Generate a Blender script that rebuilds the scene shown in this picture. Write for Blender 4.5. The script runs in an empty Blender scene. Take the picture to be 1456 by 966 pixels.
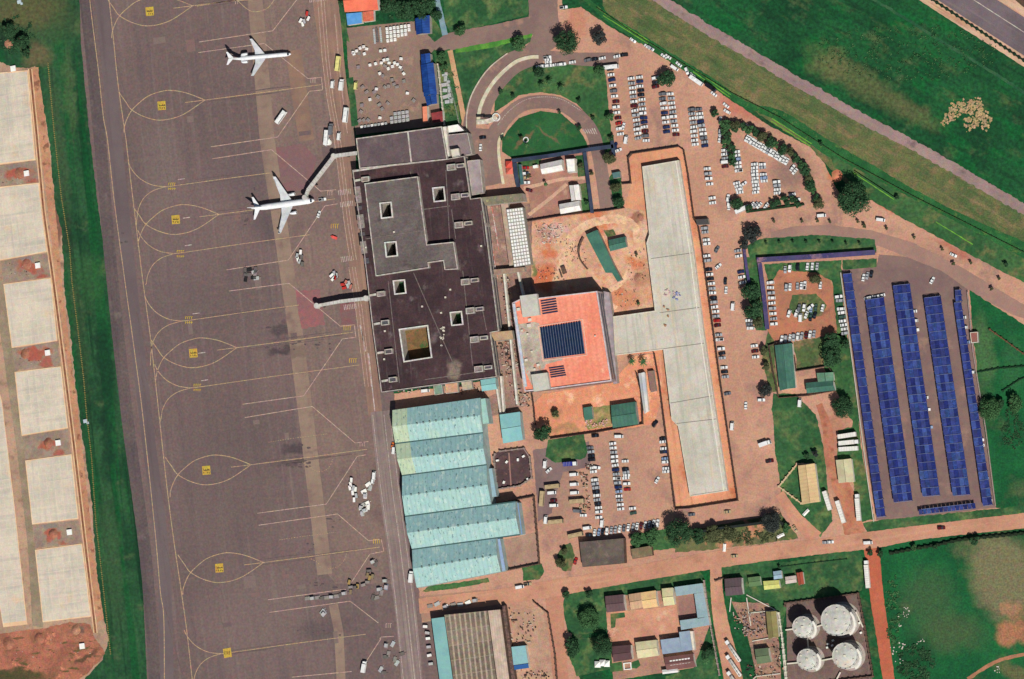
import bpy, math, random
from mathutils import Vector, Matrix, noise
from mathutils.geometry import tessellate_polygon
R = math.radians
random.seed(7)
S = bpy.context.scene
C = bpy.context.scene.collection
# ------------------------------------------------------------------ camera (aerial, about 20 degrees off the vertical, from the east)
H = 2400.0
CP = Vector((0.36, -0.05, 1.0)) * H
cam = bpy.data.objects.new('camera', bpy.data.cameras.new('camera')); C.objects.link(cam)
FW = -CP.normalized()
RT = FW.cross(Vector((0, 1, 0))).normalized()
UP = RT.cross(FW).normalized()
cam.matrix_world = Matrix(((RT.x, UP.x, -FW.x, CP.x), (RT.y, UP.y, -FW.y, CP.y), (RT.z, UP.z, -FW.z, CP.z), (0, 0, 0, 1)))
MPX = 0.43                                  # metres per photograph pixel at the centre
cam.data.sensor_width = 36.0
cam.data.lens = 36.0 * CP.length / (1456 * MPX)
cam.data.clip_start = 10; cam.data.clip_end = 9000
S.camera = cam
# ------------------------------------------------------------------ light
SUN_EL, SUN_AZ = R(49), math.atan2(0.64, -0.77)      # azimuth clockwise from +Y
w = bpy.data.worlds.new('World'); S.world = w; w.use_nodes = True
sky = w.node_tree.nodes.new('ShaderNodeTexSky'); sky.sky_type = 'NISHITA'; sky.sun_disc = False
sky.sun_elevation = SUN_EL; sky.sun_rotation = SUN_AZ
bg = w.node_tree.nodes['Background']; bg.inputs[1].default_value = 0.05
w.node_tree.links.new(sky.outputs[0], bg.inputs[0])
sl = bpy.data.lights.new('sun', 'SUN'); sl.energy = 5.0; sl.angle = R(0.5); sl.color = (1.0, 0.965, 0.91)
so = bpy.data.objects.new('sun', sl); C.objects.link(so)
sd = Vector((math.sin(SUN_AZ) * math.cos(SUN_EL), math.cos(SUN_AZ) * math.cos(SUN_EL), math.sin(SUN_EL)))
so.rotation_euler = sd.to_track_quat('Z', 'Y').to_euler()
so.location = (0, 0, 300)
S.view_settings.view_transform = 'Standard'; S.view_settings.look = 'None'
S.view_settings.exposure = 0.02; S.view_settings.gamma = 1.0
KA = 0.80                                    # albedo of a surface photographed as full white

def at(x, y, z=0.0):
    """world point at height z that the photograph shows at pixel x, y"""
    f = CP.length / MPX
    d = FW + RT * ((x - 728) / f) + UP * ((483 - y) / f)
    t = (z - CP.z) / d.z
    return CP + d * t

def lin(c):
    return tuple(((v / 255) / 12.92 if v <= 10 else ((v / 255 + 0.055) / 1.055) ** 2.4) * KA for v in c) + (1.0,)

# ------------------------------------------------------------------ materials
MATS = {}
def gmat(name, c1, c2=None, s=0.03, c3=None, s2=0.25, lo3=0.55, hi3=0.7, grain=0.12, gs=1.6, rough=0.92, lo=0.38, hi=0.62, blobs=(), streak=None, wave=None, metal=0.0, spec=0.2, warp=0, brick=None, bump=0):
    if name in MATS: return MATS[name]
    fa = lambda g_: 97 if g_ in (80, 81, 82, 83, 84) else 7 if g_ in (-6, -7, -8) else g_      # the airport's own grid
    m = bpy.data.materials.new(name); m.use_nodes = True
    nt = m.node_tree; N = nt.nodes; L = nt.links
    b = N['Principled BSDF']; b.inputs['Roughness'].default_value = rough; b.inputs['Metallic'].default_value = metal
    b.inputs['Specular IOR Level'].default_value = spec
    g = N.new('ShaderNodeNewGeometry'); pos = g.outputs['Position']
    def noi(sc, det=5, vec=None, ro=0.6):
        n = N.new('ShaderNodeTexNoise'); n.inputs['Scale'].default_value = sc; n.inputs['Detail'].default_value = det; n.inputs['Roughness'].default_value = ro
        L.new(vec or pos, n.inputs['Vector']); return n.outputs['Fac']
    def rng(v, a, bb, t0=0.0, t1=1.0):
        r = N.new('ShaderNodeMapRange'); r.inputs[1].default_value = a; r.inputs[2].default_value = bb; r.inputs[3].default_value = t0; r.inputs[4].default_value = t1
        r.interpolation_type = 'SMOOTHSTEP'; L.new(v, r.inputs[0]); return r.outputs[0]
    def mix(f, a, bb, mode='MIX'):
        n = N.new('ShaderNodeMix'); n.data_type = 'RGBA'; n.blend_type = mode
        for k, v in ((0, f), (6, a), (7, bb)):
            if isinstance(v, (tuple, float, int)): n.inputs[k].default_value = v
            else: L.new(v, n.inputs[k])
        return n.outputs[2]
    def mul(a, bb):
        n = N.new('ShaderNodeMath'); n.operation = 'MULTIPLY'; L.new(a, n.inputs[0])
        if isinstance(bb, float): n.inputs[1].default_value = bb
        else: L.new(bb, n.inputs[1])
        return n.outputs[0]
    col = lin(c1)
    if c2: col = mix(rng(noi(s), lo, hi), lin(c1), lin(c2))
    if c3: col = mix(rng(noi(s2), lo3, hi3), col, lin(c3))
    if streak:                                # streaks along an angle (degrees), stretched noise
        for ang, cc, amt, sx, sy, l0, h0 in streak:
            mp = N.new('ShaderNodeMapping'); mp.inputs['Rotation'].default_value = (0, 0, R(fa(ang))); mp.inputs['Scale'].default_value = (1 / sx, 1 / sy, 1)
            mp.vector_type = 'TEXTURE'
            L.new(pos, mp.inputs['Vector'])
            col = mix(mul(rng(noi(1.0, 4, mp.outputs[0]), l0, h0), amt), col, lin(cc))
    if wave:                                  # regular ribs: angle, period m, colour, amount
        for ang, per, cc, amt in wave:
            mp = N.new('ShaderNodeMapping'); mp.inputs['Rotation'].default_value = (0, 0, R(-fa(ang))); L.new(pos, mp.inputs['Vector'])
            wv = N.new('ShaderNodeTexWave'); wv.wave_type = 'BANDS'; wv.bands_direction = 'X'; wv.inputs['Scale'].default_value = 1.0 / per * 0.31416; wv.inputs['Distortion'].default_value = 0.4
            wv.inputs['Detail Scale'].default_value = .3
            L.new(mp.outputs[0], wv.inputs['Vector'])
            col = mix(mul(rng(wv.outputs['Fac'], .55, .95), amt), col, lin(cc))
    if brick:                                 # slab joints: angle, w, h, joint colour, amount, mortar
        ang, bw, bh, cc, amt, mo = brick
        mp = N.new('ShaderNodeMapping'); mp.inputs['Rotation'].default_value = (0, 0, R(-fa(ang))); L.new(pos, mp.inputs['Vector'])
        bt = N.new('ShaderNodeTexBrick'); bt.offset = 0; bt.inputs['Scale'].default_value = 1; bt.inputs['Brick Width'].default_value = bw; bt.inputs['Row Height'].default_value = bh
        bt.inputs['Mortar Size'].default_value = mo; bt.inputs['Mortar Smooth'].default_value = 0.3
        bt.inputs['Color1'].default_value = (0, 0, 0, 1); bt.inputs['Color2'].default_value = (.35, .35, .35, 1); bt.inputs['Mortar'].default_value = (1, 1, 1, 1)
        L.new(mp.outputs[0], bt.inputs['Vector'])
        col = mix(mul(bt.outputs['Color'], amt), col, lin(cc))
    if blobs:
        wn = N.new('ShaderNodeTexNoise'); wn.inputs['Scale'].default_value = 0.12; wn.inputs['Detail'].default_value = 5; L.new(pos, wn.inputs['Vector'])
        vs = N.new('ShaderNodeVectorMath'); vs.operation = 'MULTIPLY_ADD'; L.new(wn.outputs['Color'], vs.inputs[0]); vs.inputs[1].default_value = (14, 14, 0)
        va = N.new('ShaderNodeVectorMath'); va.operation = 'SUBTRACT'; L.new(pos, vs.inputs[2]); L.new(vs.outputs[0], va.inputs[0]); va.inputs[1].default_value = (7, 7, 0)
        for bl in blobs:
            x, y, rx, ry, ro, cc, amt = bl[:7]; soft = bl[7] if len(bl) > 7 else 0.45
            p = at(x, y)
            mp = N.new('ShaderNodeMapping'); mp.vector_type = 'TEXTURE'; mp.inputs['Location'].default_value = (p.x, p.y, 0)
            mp.inputs['Rotation'].default_value = (0, 0, R(ro)); mp.inputs['Scale'].default_value = (rx * MPX, ry * MPX, 1e6)
            L.new(va.outputs[0], mp.inputs['Vector'])
            ln = N.new('ShaderNodeVectorMath'); ln.operation = 'LENGTH'; L.new(mp.outputs[0], ln.inputs[0])
            col = mix(mul(rng(ln.outputs['Value'], 1.0 - soft, 1.0 + soft, 1.0, 0.0), amt), col, lin(cc))
    if grain:
        gv = rng(noi(gs, 4, None, .7), 0.32, 0.68, 1 - grain * 1.5, 1 + grain * 1.5)
        cn = N.new('ShaderNodeTexNoise'); cn.inputs['Scale'].default_value = .42; cn.inputs['Detail'].default_value = 2; L.new(pos, cn.inputs['Vector'])   # patchy hue shifts a few metres wide
        cm = N.new('ShaderNodeMapRange'); cm.data_type = 'FLOAT_VECTOR'; g2 = min(.13, grain * 1.0)
        cm.inputs[7].default_value = (.32,) * 3; cm.inputs[8].default_value = (.68,) * 3; cm.inputs[9].default_value = (1 - g2,) * 3; cm.inputs[10].default_value = (1 + g2,) * 3
        L.new(cn.outputs['Color'], cm.inputs[6])
        col = mix(1.0, col, cm.outputs[1], 'MULTIPLY')
        cx = N.new('ShaderNodeCombineColor')
        for k in range(3): L.new(gv, cx.inputs[k])
        col = mix(1.0, col, cx.outputs[0], 'MULTIPLY')
    if isinstance(col, tuple): b.inputs['Base Color'].default_value = col
    else: L.new(col, b.inputs['Base Color'])
    if bump:
        bn = N.new('ShaderNodeBump'); bn.inputs['Strength'].default_value = 1; bn.inputs['Distance'].default_value = bump
        L.new(noi(0.7, 6), bn.inputs['Height']); L.new(bn.outputs[0], b.inputs['Normal'])
    MATS[name] = m
    return m

def pmat(name, c, rough=0.6, metal=0.0, grain=0.06, spec=0.4):
    return gmat(name, c, tuple(max(0, v - 12) for v in c), s=.4, grain=grain, rough=rough, metal=metal, spec=spec)

# ------------------------------------------------------------------ mesh helpers
class MB:
    def __init__(s): s.v = []; s.f = []; s.m = []
    def add(s, vs, fs, mi=0):
        o = len(s.v); s.v += [tuple(v) for v in vs]
        for f in fs: s.f.append(tuple(i + o for i in f)); s.m.append(mi)
    def box(s, c, d, rz=0.0, mi=0, taper=1.0):
        """c = centre of the base, d = size"""
        x, y, z = d[0] / 2, d[1] / 2, d[2]; ca, sa = math.cos(rz), math.sin(rz)
        vs = []
        for zz, k in ((0, 1.0), (z, taper)):
            for a, b_ in ((-x, -y), (x, -y), (x, y), (-x, y)):
                a *= k; b_ *= k
                vs.append((c[0] + a * ca - b_ * sa, c[1] + a * sa + b_ * ca, c[2] + zz))
        s.add(vs, [(3, 2, 1, 0), (4, 5, 6, 7), (0, 1, 5, 4), (1, 2, 6, 5), (2, 3, 7, 6), (3, 0, 4, 7)], mi)
    def prism(s, pts, z0, z1, side=0, top=0, holes=(), sides=True, topface=True):
        """pts: world xy list; holes: list of xy lists"""
        loops = [list(pts)] + [list(h) for h in holes]
        n0 = sum(len(l) for l in loops)
        flat = [p for l in loops for p in l]
        if topface:
            tri = tessellate_polygon([[Vector((p[0], p[1], 0)) for p in l] for l in loops])
            fs = []
            for t in tri:
                a, b_, c = (Vector(flat[i][:2]) for i in t)
                fs.append(t if (b_ - a).cross(c - a) > 0 else tuple(reversed(t)))
            s.add([(p[0], p[1], z1) for p in flat], fs, top)
        if sides:
            for k, l in enumerate(loops):
                n = len(l)
                ar = sum(l[i][0] * l[(i + 1) % n][1] - l[(i + 1) % n][0] * l[i][1] for i in range(n))
                ccw = (ar > 0) == (k == 0)
                vs = [(p[0], p[1], z0) for p in l] + [(p[0], p[1], z1) for p in l]
                fs = [(i, (i + 1) % n, (i + 1) % n + n, i + n) if ccw else (i + n, (i + 1) % n + n, (i + 1) % n, i) for i in range(n)]
                s.add(vs, fs, side)
    def build(s, name, mats, parent=None, smooth=False):
        me = bpy.data.meshes.new(name); me.from_pydata(s.v, [], s.f); me.update()
        if not isinstance(mats, (list, tuple)): mats = [mats]
        for m in mats: me.materials.append(m)
        me.polygons.foreach_set('material_index', s.m)
        if smooth: me.polygons.foreach_set('use_smooth', [True] * len(s.f))
        o = bpy.data.objects.new(name, me); C.objects.link(o)
        if parent: o.parent = parent
        return o

def tag(o, label=None, cat=None, group=None, kind=None):
    if label: o['label'] = label
    if cat: o['category'] = cat
    if group: o['group'] = group
    if kind: o['kind'] = kind
    return o
def empty(name, label, cat, group=None, loc=(0, 0, 0), rz=0.0):
    o = bpy.data.objects.new(name, None); C.objects.link(o); o.location = loc; o.rotation_euler = (0, 0, rz)
    return tag(o, label, cat, group)

def smooth_path(pts, step=2.0, closed=False):
    out = []
    n = len(pts)
    for i in range(n if closed else n - 1):
        g = (lambda k: pts[k % n]) if closed else (lambda k: pts[max(0, min(n - 1, k))])
        p0, p1, p2, p3 = g(i - 1), g(i), g(i + 1), g(i + 2)
        d = math.dist(p1[:2], p2[:2]); m = max(1, int(d / step))
        for k in range(m):
            t = k / m
            out.append(tuple(0.5 * ((2 * b) + (c - a) * t + (2 * a - 5 * b + 4 * c - d_) * t * t + (3 * b - a - 3 * c + d_) * t ** 3) for a, b, c, d_ in zip(p0, p1, p2, p3)))
    if not closed: out.append(tuple(pts[-1]))
    return out
def subdiv(pts, step=2.0, closed=True):
    out = []; n = len(pts)
    for i in range(n if closed else n - 1):
        a, b = pts[i], pts[(i + 1) % n]; m = max(1, int(math.dist(a, b) / step))
        for k in range(m): t = k / m; out.append(tuple(u + (v - u) * t for u, v in zip(a, b)))
    if not closed: out.append(tuple(pts[-1]))
    return out
def jitter(pts, amp, sc=0.15):
    if not amp: return pts
    out = []
    for p in pts:
        q = Vector((p[0] * sc, p[1] * sc, 3.1)); q2 = Vector((p[0] * sc * 4, p[1] * sc * 4, 9.7))
        v = noise.noise_vector(q) * amp + noise.noise_vector(q2) * amp * 0.5
        out.append((p[0] + v.x, p[1] + v.y))
    return out
def W(pts, z=0.0): return [(lambda q: (q.x, q.y))(at(p[0], p[1], z)) for p in pts]

ZN = [0]
def zz_(z):
    ZN[0] += 1; return z * 2.5 + 0.001 * (ZN[0] % 4)
def sheet(name, pts, z, mat, jit=0.8, curve=False, label=None, kind='structure', cat=None, group=None, thick=0.0, holes=()):
    pts = smooth_path(pts, 2.0, True) if curve else subdiv(pts, 2.0)
    pts = jitter(pts, jit); z = zz_(z)
    mb = MB(); mb.prism(W(pts), z - thick if thick else z, z, 0, 0, [W(h) for h in holes], sides=thick > 0)
    o = mb.build(name, mat)
    return tag(o, label, cat, group, kind)
def ribbon_pts(path, wd, curve=True, step=2.0):
    """path of (x, y[, w]) px"""
    p = [tuple(q) if len(q) > 2 else (q[0], q[1], wd) for q in path]
    p = smooth_path(p, step) if curve else subdiv(p, step, False)
    L_, R_ = [], []
    for i, q in enumerate(p):
        a = p[max(0, i - 1)]; b = p[min(len(p) - 1, i + 1)]
        dx, dy = b[0] - a[0], b[1] - a[1]; d = math.hypot(dx, dy) or 1
        nx, ny = -dy / d, dx / d
        L_.append((q[0] + nx * q[2] / 2, q[1] + ny * q[2] / 2)); R_.append((q[0] - nx * q[2] / 2, q[1] - ny * q[2] / 2))
    return L_, R_
def ribbon(name, path, wd, z, mat, jit=0.6, curve=True, mb=None, label=None, kind='structure', cat=None):
    L_, R_ = ribbon_pts(path, wd, curve)
    L_, R_ = jitter(L_, jit), jitter(R_, jit)
    own = mb is None
    if own: mb = MB()
    z = zz_(z)
    n = len(L_); vs = [(p[0], p[1], z) for p in W(L_)] + [(p[0], p[1], z) for p in W(R_)]
    fs = [(i, i + 1, n + i + 1, n + i) for i in range(n - 1)]
    mb.add(vs, fs)
    if own: return tag(mb.build(name, mat), label, cat, None, kind)
def fix_up(o):
    me = o.data
    for p in me.polygons:
        if p.normal.z < 0: p.flip()
def wallline(mb, path, h, th, z0=0.0, curve=False, mi=0):
    """vertical wall along a px path"""
    pts = smooth_path(path, 3.0) if curve else list(path)
    q = [at(p[0], p[1]) for p in pts]
    for a, b in zip(q[:-1], q[1:]):
        d = b - a; c = (a + b) / 2
        mb.box((c.x, c.y, z0), (d.length, th, h), math.atan2(d.y, d.x), mi)
# ------------------------------------------------------------------ ground
GR_A, GR_B = (34, 92, 52), (20, 70, 42)
M_field = gmat('m_field', (30, 88, 48), (18, 68, 38), s=.02, c3=(70, 92, 58), s2=.06, lo3=.56, hi3=.72, gs=.5, grain=.22, streak=[(-31, (14, 92, 44), .75, .03, .06, .5, .62), (60, (18, 54, 34), .6, .25, .03, .5, .66), (-31, (84, 98, 60), .5, .04, .1, .56, .7)],
    blobs=[(1375, 162, 22, 20, 0, (196, 165, 120), .0), (1230, 120, 80, 16, -32, (92, 100, 62), .75, .6), (1180, 95, 30, 20, 0, (110, 105, 70), .5), (1300, 160, 40, 12, -32, (96, 100, 64), .6, .6)])
mb = MB(); mb.prism([(-5000, -5000), (5000, -5000), (5000, 5000), (-5000, 5000)], -.5, 0, sides=False); tag(mb.build('ground', M_field), kind='structure')
# big grey apron
M_apron = gmat('m_apron', (120, 101, 97), (108, 92, 89), s=.012, c3=(124, 96, 93), s2=.22, lo3=.46, hi3=.74, grain=.085, gs=.7,
    streak=[(84, (99, 86, 88), .5, .012, .14, .5, .7), (84, (138, 119, 114), .35, .01, .3, .52, .7), (-6, (128, 110, 104), .25, .01, .35, .55, .75)],
    brick=(84, 7.5, 7.5, (96, 82, 84), .16, .12),
    blobs=[(300, 700, 70, 110, 6, (104, 89, 87), .5, .7), (360, 620, 40, 50, 6, (98, 84, 83), .45, .7), (250, 420, 46, 90, 6, (108, 93, 92), .45, .7), (350, 880, 70, 60, 6, (126, 107, 102), .5, .7), (230, 230, 30, 60, 6, (124, 108, 103), .5, .7), (395, 320, 40, 26, 0, (82, 72, 76), .55, .6), (398, 470, 16, 9, 8, (72, 62, 66), .7), (405, 497, 26, 5, 8, (70, 60, 64), .8, .6), (420, 640, 22, 7, 8, (70, 60, 66), .75, .6),
           (470, 430, 40, 60, 0, (132, 100, 98), .35, .6), (480, 120, 70, 160, 0, (138, 112, 98), .75, .7), (470, 330, 60, 150, 0, (136, 111, 100), .6, .7), (505, 560, 30, 60, 0, (128, 104, 98), .4, .6),
           (456, 895, 40, 14, 8, (84, 74, 76), .5, .6), (345, 250, 60, 30, 0, (100, 86, 90), .4, .6), (175, 300, 6, 90, 0, (90, 76, 78), .3, .6), (430, 655, 34, 4, 10, (62, 54, 56), .8, .6), (500, 150, 25, 30, 0, (148, 116, 98), .5, .6)])
sheet('apron', [(107, -220), (115, 60), (126, 180), (140, 300), (155, 400), (172, 530), (190, 700), (203, 830), (209, 966), (209, 1200), (660, 1200), (634, 966), (612, 864), (600, 842), (560, 560), (522, 410), (506, 240), (506, 200), (500, 160), (480, 60), (478, -220)], 0.012, M_apron, 0.4)
ribbon('taxiway_shoulder', [(119, -20), (128, 60), (142, 200), (160, 400), (182, 600), (208, 800), (222, 990)], 17, .018, gmat('m_tsh', (104, 89, 87), (94, 82, 82), s=.03, c3=(112, 98, 94), s2=.08, grain=.1, gs=.7, streak=[(82, (80, 70, 72), .6, .01, .2, .5, .68)]), .4)
# taxiway strip, slightly bluer
M_taxi = gmat('m_taxi', (112, 98, 98), (104, 90, 91), s=.02, grain=.05, streak=[(82, (92, 78, 80), .5, .01, .2, .5, .72)], spec=.2)
ribbon('taxiway', [(142, -20), (151, 60), (164, 200), (185, 400), (208, 600), (232, 800), (238, 990)], 19, 0.022, M_taxi, .3)
# tan and pale slab lanes of the apron
M_lane = gmat('m_lane', (152, 129, 112), (140, 117, 104), s=.05, c3=(128, 104, 96), s2=.1, grain=.06, brick=(84, 6, 6, (112, 94, 84), .25, .12), blobs=[(425, 500, 14, 8, 0, (100, 84, 78), .5)])
ribbon('apron_lane', [(361, -20), (368, 60), (380, 200), (400, 330), (416, 440), (436, 600), (453, 740), (462, 817)], 21, 0.02, M_lane, .2, False)
ribbon('apron_lane', [(417, 72), (428, 150), (436, 200)], 22, 0.02, gmat('m_lane2', (146, 116, 98), (132, 106, 94), s=.08, grain=.06), .2, False)
ribbon('apron_lane', [(474, 860), (482, 900), (486, 990)], 13, 0.02, M_lane, .2, False)
sheet('apron_east', [(376, -20), (462, -20), (472, 60), (480, 140), (492, 240), (503, 340), (516, 440), (524, 500), (532, 590), (546, 690), (560, 830), (478, 830), (466, 817), (440, 600), (420, 440), (404, 330), (384, 200), (372, 60)], .015, gmat('m_aeast', (134, 111, 102), (123, 103, 97), s=.02, c3=(112, 92, 88), s2=.03, lo3=.54, hi3=.72, grain=.09, gs=.7, streak=[(84, (112, 96, 92), .45, .015, .3, .5, .7), (84, (150, 126, 112), .4, .01, .2, .54, .7)], brick=(84, 7.5, 7.5, (104, 88, 84), .25, .12)), .4)
M_pink = gmat('m_pinkpaint', (158, 98, 98), (142, 98, 98), s=.1, c3=(132, 98, 98), s2=.3, lo3=.4, hi3=.7, grain=.08)
sheet('faded_red_paint', [(392, 210), (430, 205), (450, 225), (441, 272), (404, 272)], 0.024, gmat('m_pink1', (140, 95, 95), (128, 98, 98), s=.06, lo=.3, hi=.6, grain=.08), 1.2)
sheet('faded_red_paint', [(420, 414), (455, 412), (462, 462), (428, 468)], 0.024, M_pink, 1.4)
sheet('faded_red_paint', [(483, 432), (504, 428), (506, 462), (486, 462)], 0.024, gmat('m_pink2', (132, 88, 88), (124, 96, 94), s=.1, grain=.08), 1.2)
# service road along the terminal, brownish, and its concrete southern run
M_serv = gmat('m_serv', (150, 118, 102), (136, 108, 96), s=.04, grain=.07, streak=[(82, (172, 138, 118), .6, .01, .5, .5, .7), (82, (112, 90, 84), .5, .01, .6, .52, .7)])
ribbon('service_road', [(462, -20, 40), (470, 60, 34), (480, 140, 30), (492, 240, 22), (503, 340, 22), (516, 440, 22), (524, 500, 20), (534, 590, 20)], 26, 0.026, M_serv, .5)
M_serv2 = gmat('m_serv2', (142, 124, 118), (130, 112, 108), s=.05, grain=.08, streak=[(84, (172, 156, 146), .5, .008, .7, .5, .68), (84, (108, 94, 92), .5, .01, .8, .52, .7)])
ribbon('service_road', [(541, 585, 28), (552, 680, 30), (563, 760, 30), (572, 830, 31), (578, 880, 30), (588, 990, 30)], 28, 0.03, M_serv2, .3)

# west grass strip and cargo pads
M_strip = gmat('m_strip', (46, 88, 54), (28, 68, 42), s=.03, c3=(78, 98, 62), s2=.05, lo3=.56, hi3=.72, gs=.5, grain=.16,
    streak=[(82, (6, 48, 28), .8, .006, .12, .52, .64), (82, (62, 104, 66), .5, .008, .1, .56, .7), (82, (8, 84, 40), .6, .003, .09, .5, .6)],
    blobs=[(150, 520, 14, 60, 8, (14, 48, 32), .7), (152, 620, 10, 50, 6, (16, 50, 34), .7), (12, 55, 26, 18, 0, (28, 48, 34), .9), (60, 30, 60, 30, 0, (64, 86, 54), .7), (130, 400, 20, 40, 8, (54, 96, 54), .5), (95, 330, 10, 30, 0, (40, 62, 42), .8), (84, 200, 9, 110, 8, (62, 84, 56), .7), (112, 470, 9, 120, 8, (50, 76, 48), .6), (160, 800, 16, 100, 6, (62, 92, 58), .5), (100, 130, 10, 60, 6, (86, 104, 66), .45), (34, 16, 60, 26, 0, (92, 90, 58), .85, .5), (52, 80, 22, 20, 0, (120, 100, 72), .6, .5)])
sheet('grass_strip', [(-260, -220), (106, -220), (115, 60), (126, 180), (140, 300), (155, 400), (172, 530), (190, 700), (203, 830), (208, 966), (208, 1200), (-260, 1200)], 0.014, M_strip, 1.0)
M_wdirt = gmat('m_wdirt', (188, 152, 126), (166, 136, 114), s=.03, c3=(140, 112, 92), s2=.12, lo3=.52, hi3=.7, grain=.1,
    blobs=[(82, 320, 5, 30, 8, (112, 72, 58), .8), (12, 750, 10, 190, 7, (112, 100, 86), .0), (2, 80, 18, 8, 0, (150, 100, 76), .8)])
sheet('construction_ground', [(-260, 92), (0, 88), (20, 96), (42, 97), (50, 94), (58, 130), (70, 200), (78, 290), (88, 330), (92, 420), (101, 480), (109, 560), (120, 640), (131, 720), (138, 820), (148, 880), (155, 910), (146, 938), (120, 966), (100, 1200), (-260, 1200)], 0.03, M_wdirt, 1.6)
sheet('dirt_bank', [(45, 96), (54, 96), (62, 150), (72, 230), (78, 290), (88, 400), (100, 500), (113, 600), (124, 700), (138, 820), (148, 880), (138, 886), (125, 780), (110, 650), (96, 520), (80, 400), (66, 280), (52, 160)], 0.045, gmat('m_bank', (196, 144, 110), (178, 128, 98), s=.05, c3=(138, 92, 72), s2=.15, lo3=.55, hi3=.66, grain=.12), 1.2)
sheet('grey_yard', [(-20, 470), (0, 470), (24, 640), (40, 780), (46, 890), (62, 893), (50, 780), (34, 640), (22, 480), (10, 400), (-20, 400)], 0.05, gmat('m_gyard', (160, 140, 118), (140, 124, 102), s=.06, grain=.1, blobs=[(28, 760, 6, 170, 7, (112, 102, 84), .8)]), .6)
sheet('red_spoil_ground', [(-20, 905), (20, 898), (62, 894), (100, 885), (128, 888), (134, 905), (150, 930), (126, 956), (100, 976), (-20, 976)], 0.05, gmat('m_spoil', (176, 112, 88), (150, 96, 76), s=.08, c3=(216, 140, 104), s2=.1, lo3=.56, hi3=.68, grain=.18, streak=[(0, (92, 84, 50), .9, .08, .3, .56, .66)], blobs=[(20, 962, 60, 10, 0, (66, 70, 42), .9), (110, 895, 14, 8, 0, (104, 86, 76), .8), (120, 935, 24, 5, 25, (70, 62, 44), .8)]), 1.4)
M_pad = gmat('m_pad', (214, 200, 180), (198, 188, 170), s=.05, c3=(216, 186, 154), s2=.06, lo3=.56, hi3=.72, grain=.06, streak=[(-8, (172, 168, 158), .5, .02, .35, .5, .7), (82, (176, 172, 160), .5, .02, .35, .5, .7)], brick=(-7, 5.2, 5.2, (232, 214, 190), .45, .18))
M_edge = gmat('m_padedge', (236, 206, 168), (226, 186, 146), s=.1, grain=.05)
PADS = [[(-30, 106), (40, 100), (51, 228), (-30, 238)], [(-30, 269), (56, 260), (68, 358), (5, 370), (-30, 374)], [(5, 404), (73, 395), (82, 485), (17, 495)], [(21, 529), (87, 521), (97, 609), (31, 620)], [(36, 655), (102, 646), (112, 738), (46, 746)], [(50, 782), (117, 773), (130, 877), (61, 885)]]
padlab = ['with its west side cut off, northernmost of the column', 'second from the north, cut off by the photo edge', 'third from the north beside the grass strip', 'fourth from the north beside the grass strip', 'fifth from the north beside the grass strip', 'southernmost of the column, just above the red spoil']
def quad_in(q, k):
    cx = sum(p[0] for p in q) / 4; cy = sum(p[1] for p in q) / 4
    return [(cx + (p[0] - cx) * k, cy + (p[1] - cy) * k) for p in q]
def pad(q, lab):
    e = empty('concrete_slab', lab, 'concrete slab', 'pale concrete slabs on the cargo site')
    mb = MB(); mb.prism(W(q), 0, .35); mb.build('kerb', M_edge, e)
    ins = [(a[0] + (cx - a[0]) * .04, a[1] + (cy - a[1]) * .03) for cx, cy in [(sum(p[0] for p in q) / len(q), sum(p[1] for p in q) / len(q))] for a in q]
    mb = MB(); mb.prism(W(ins), 0, .40); mb.build('slab', M_pad, e)
for q, l in zip(PADS, padlab): pad(q, 'pale gridded concrete slab, ' + l)
pad([(-30, 500), (0, 560), (3, 570), (22, 730), (39, 888), (5, 892), (-6, 830), (-30, 700)], 'long narrow pale concrete slab on the far left edge of the photo')
REDP = [[(-30, 240), (51, 229), (56, 259), (-30, 268)], [(2, 372), (69, 360), (72, 394), (5, 402)], [(17, 497), (82, 486), (86, 520), (22, 527)], [(32, 621), (97, 611), (101, 645), (36, 653)], [(47, 748), (112, 740), (116, 772), (50, 780)]]
rb = [((28, 247), (24, 9)), ((42, 380), (20, 9)), ((50, 502), (26, 8)), ((68, 634), (15, 8)), ((76, 762), (13, 8))]
for q, (c, r) in zip(REDP, rb):
    k = 'm_red%d' % c[1]
    sheet('red_earth_yard', q, .06, gmat(k, (158, 138, 120), (144, 124, 108), s=.1, grain=.12, blobs=[(c[0], c[1], r[0], r[1], 0, (170, 92, 74), .95, .3), (c[0] + 16, c[1] + 14, 9, 7, 0, (166, 86, 70), .8, .4), (c[0] - 6, c[1] - 12, 12, 5, 0, (126, 118, 116), .6, .4)]), .8)
# inner pale kerb road beside the pads: two tan lines
mb = MB(); mb2 = MB()
for off in (0, 4.5):
    pth = [(41 + off, 98), (50 + off, 190), (60 + off, 300), (74 + off, 400), (88 + off, 510), (104 + off, 640), (120 + off, 780), (134 + off, 900)]
    for a, b in zip(subdiv(pth, 25, False)[:-1], subdiv(pth, 25, False)[1:]):
        p, q = at(*a), at(*b); d = q - p; c = (p + q) / 2; mb.box((c.x, c.y, 0), (d.length, .7, .5), math.atan2(d.y, d.x))
e = empty('drain_channel', 'long pale concrete drain channel with dark bed along the east side of the slabs', 'drain')
mb.build('kerb', gmat('m_kerbtan', (228, 190, 150), (214, 172, 134), s=.2, grain=.08), e)
ribbon('channel_bed', [(43, 98), (52, 190), (62, 300), (76, 400), (90, 510), (106, 640), (122, 780), (136, 900)], 3.0, .075, gmat('m_dbed', (120, 78, 58), (150, 104, 78), s=.2, grain=.1), .2, kind=None).parent = e
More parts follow.
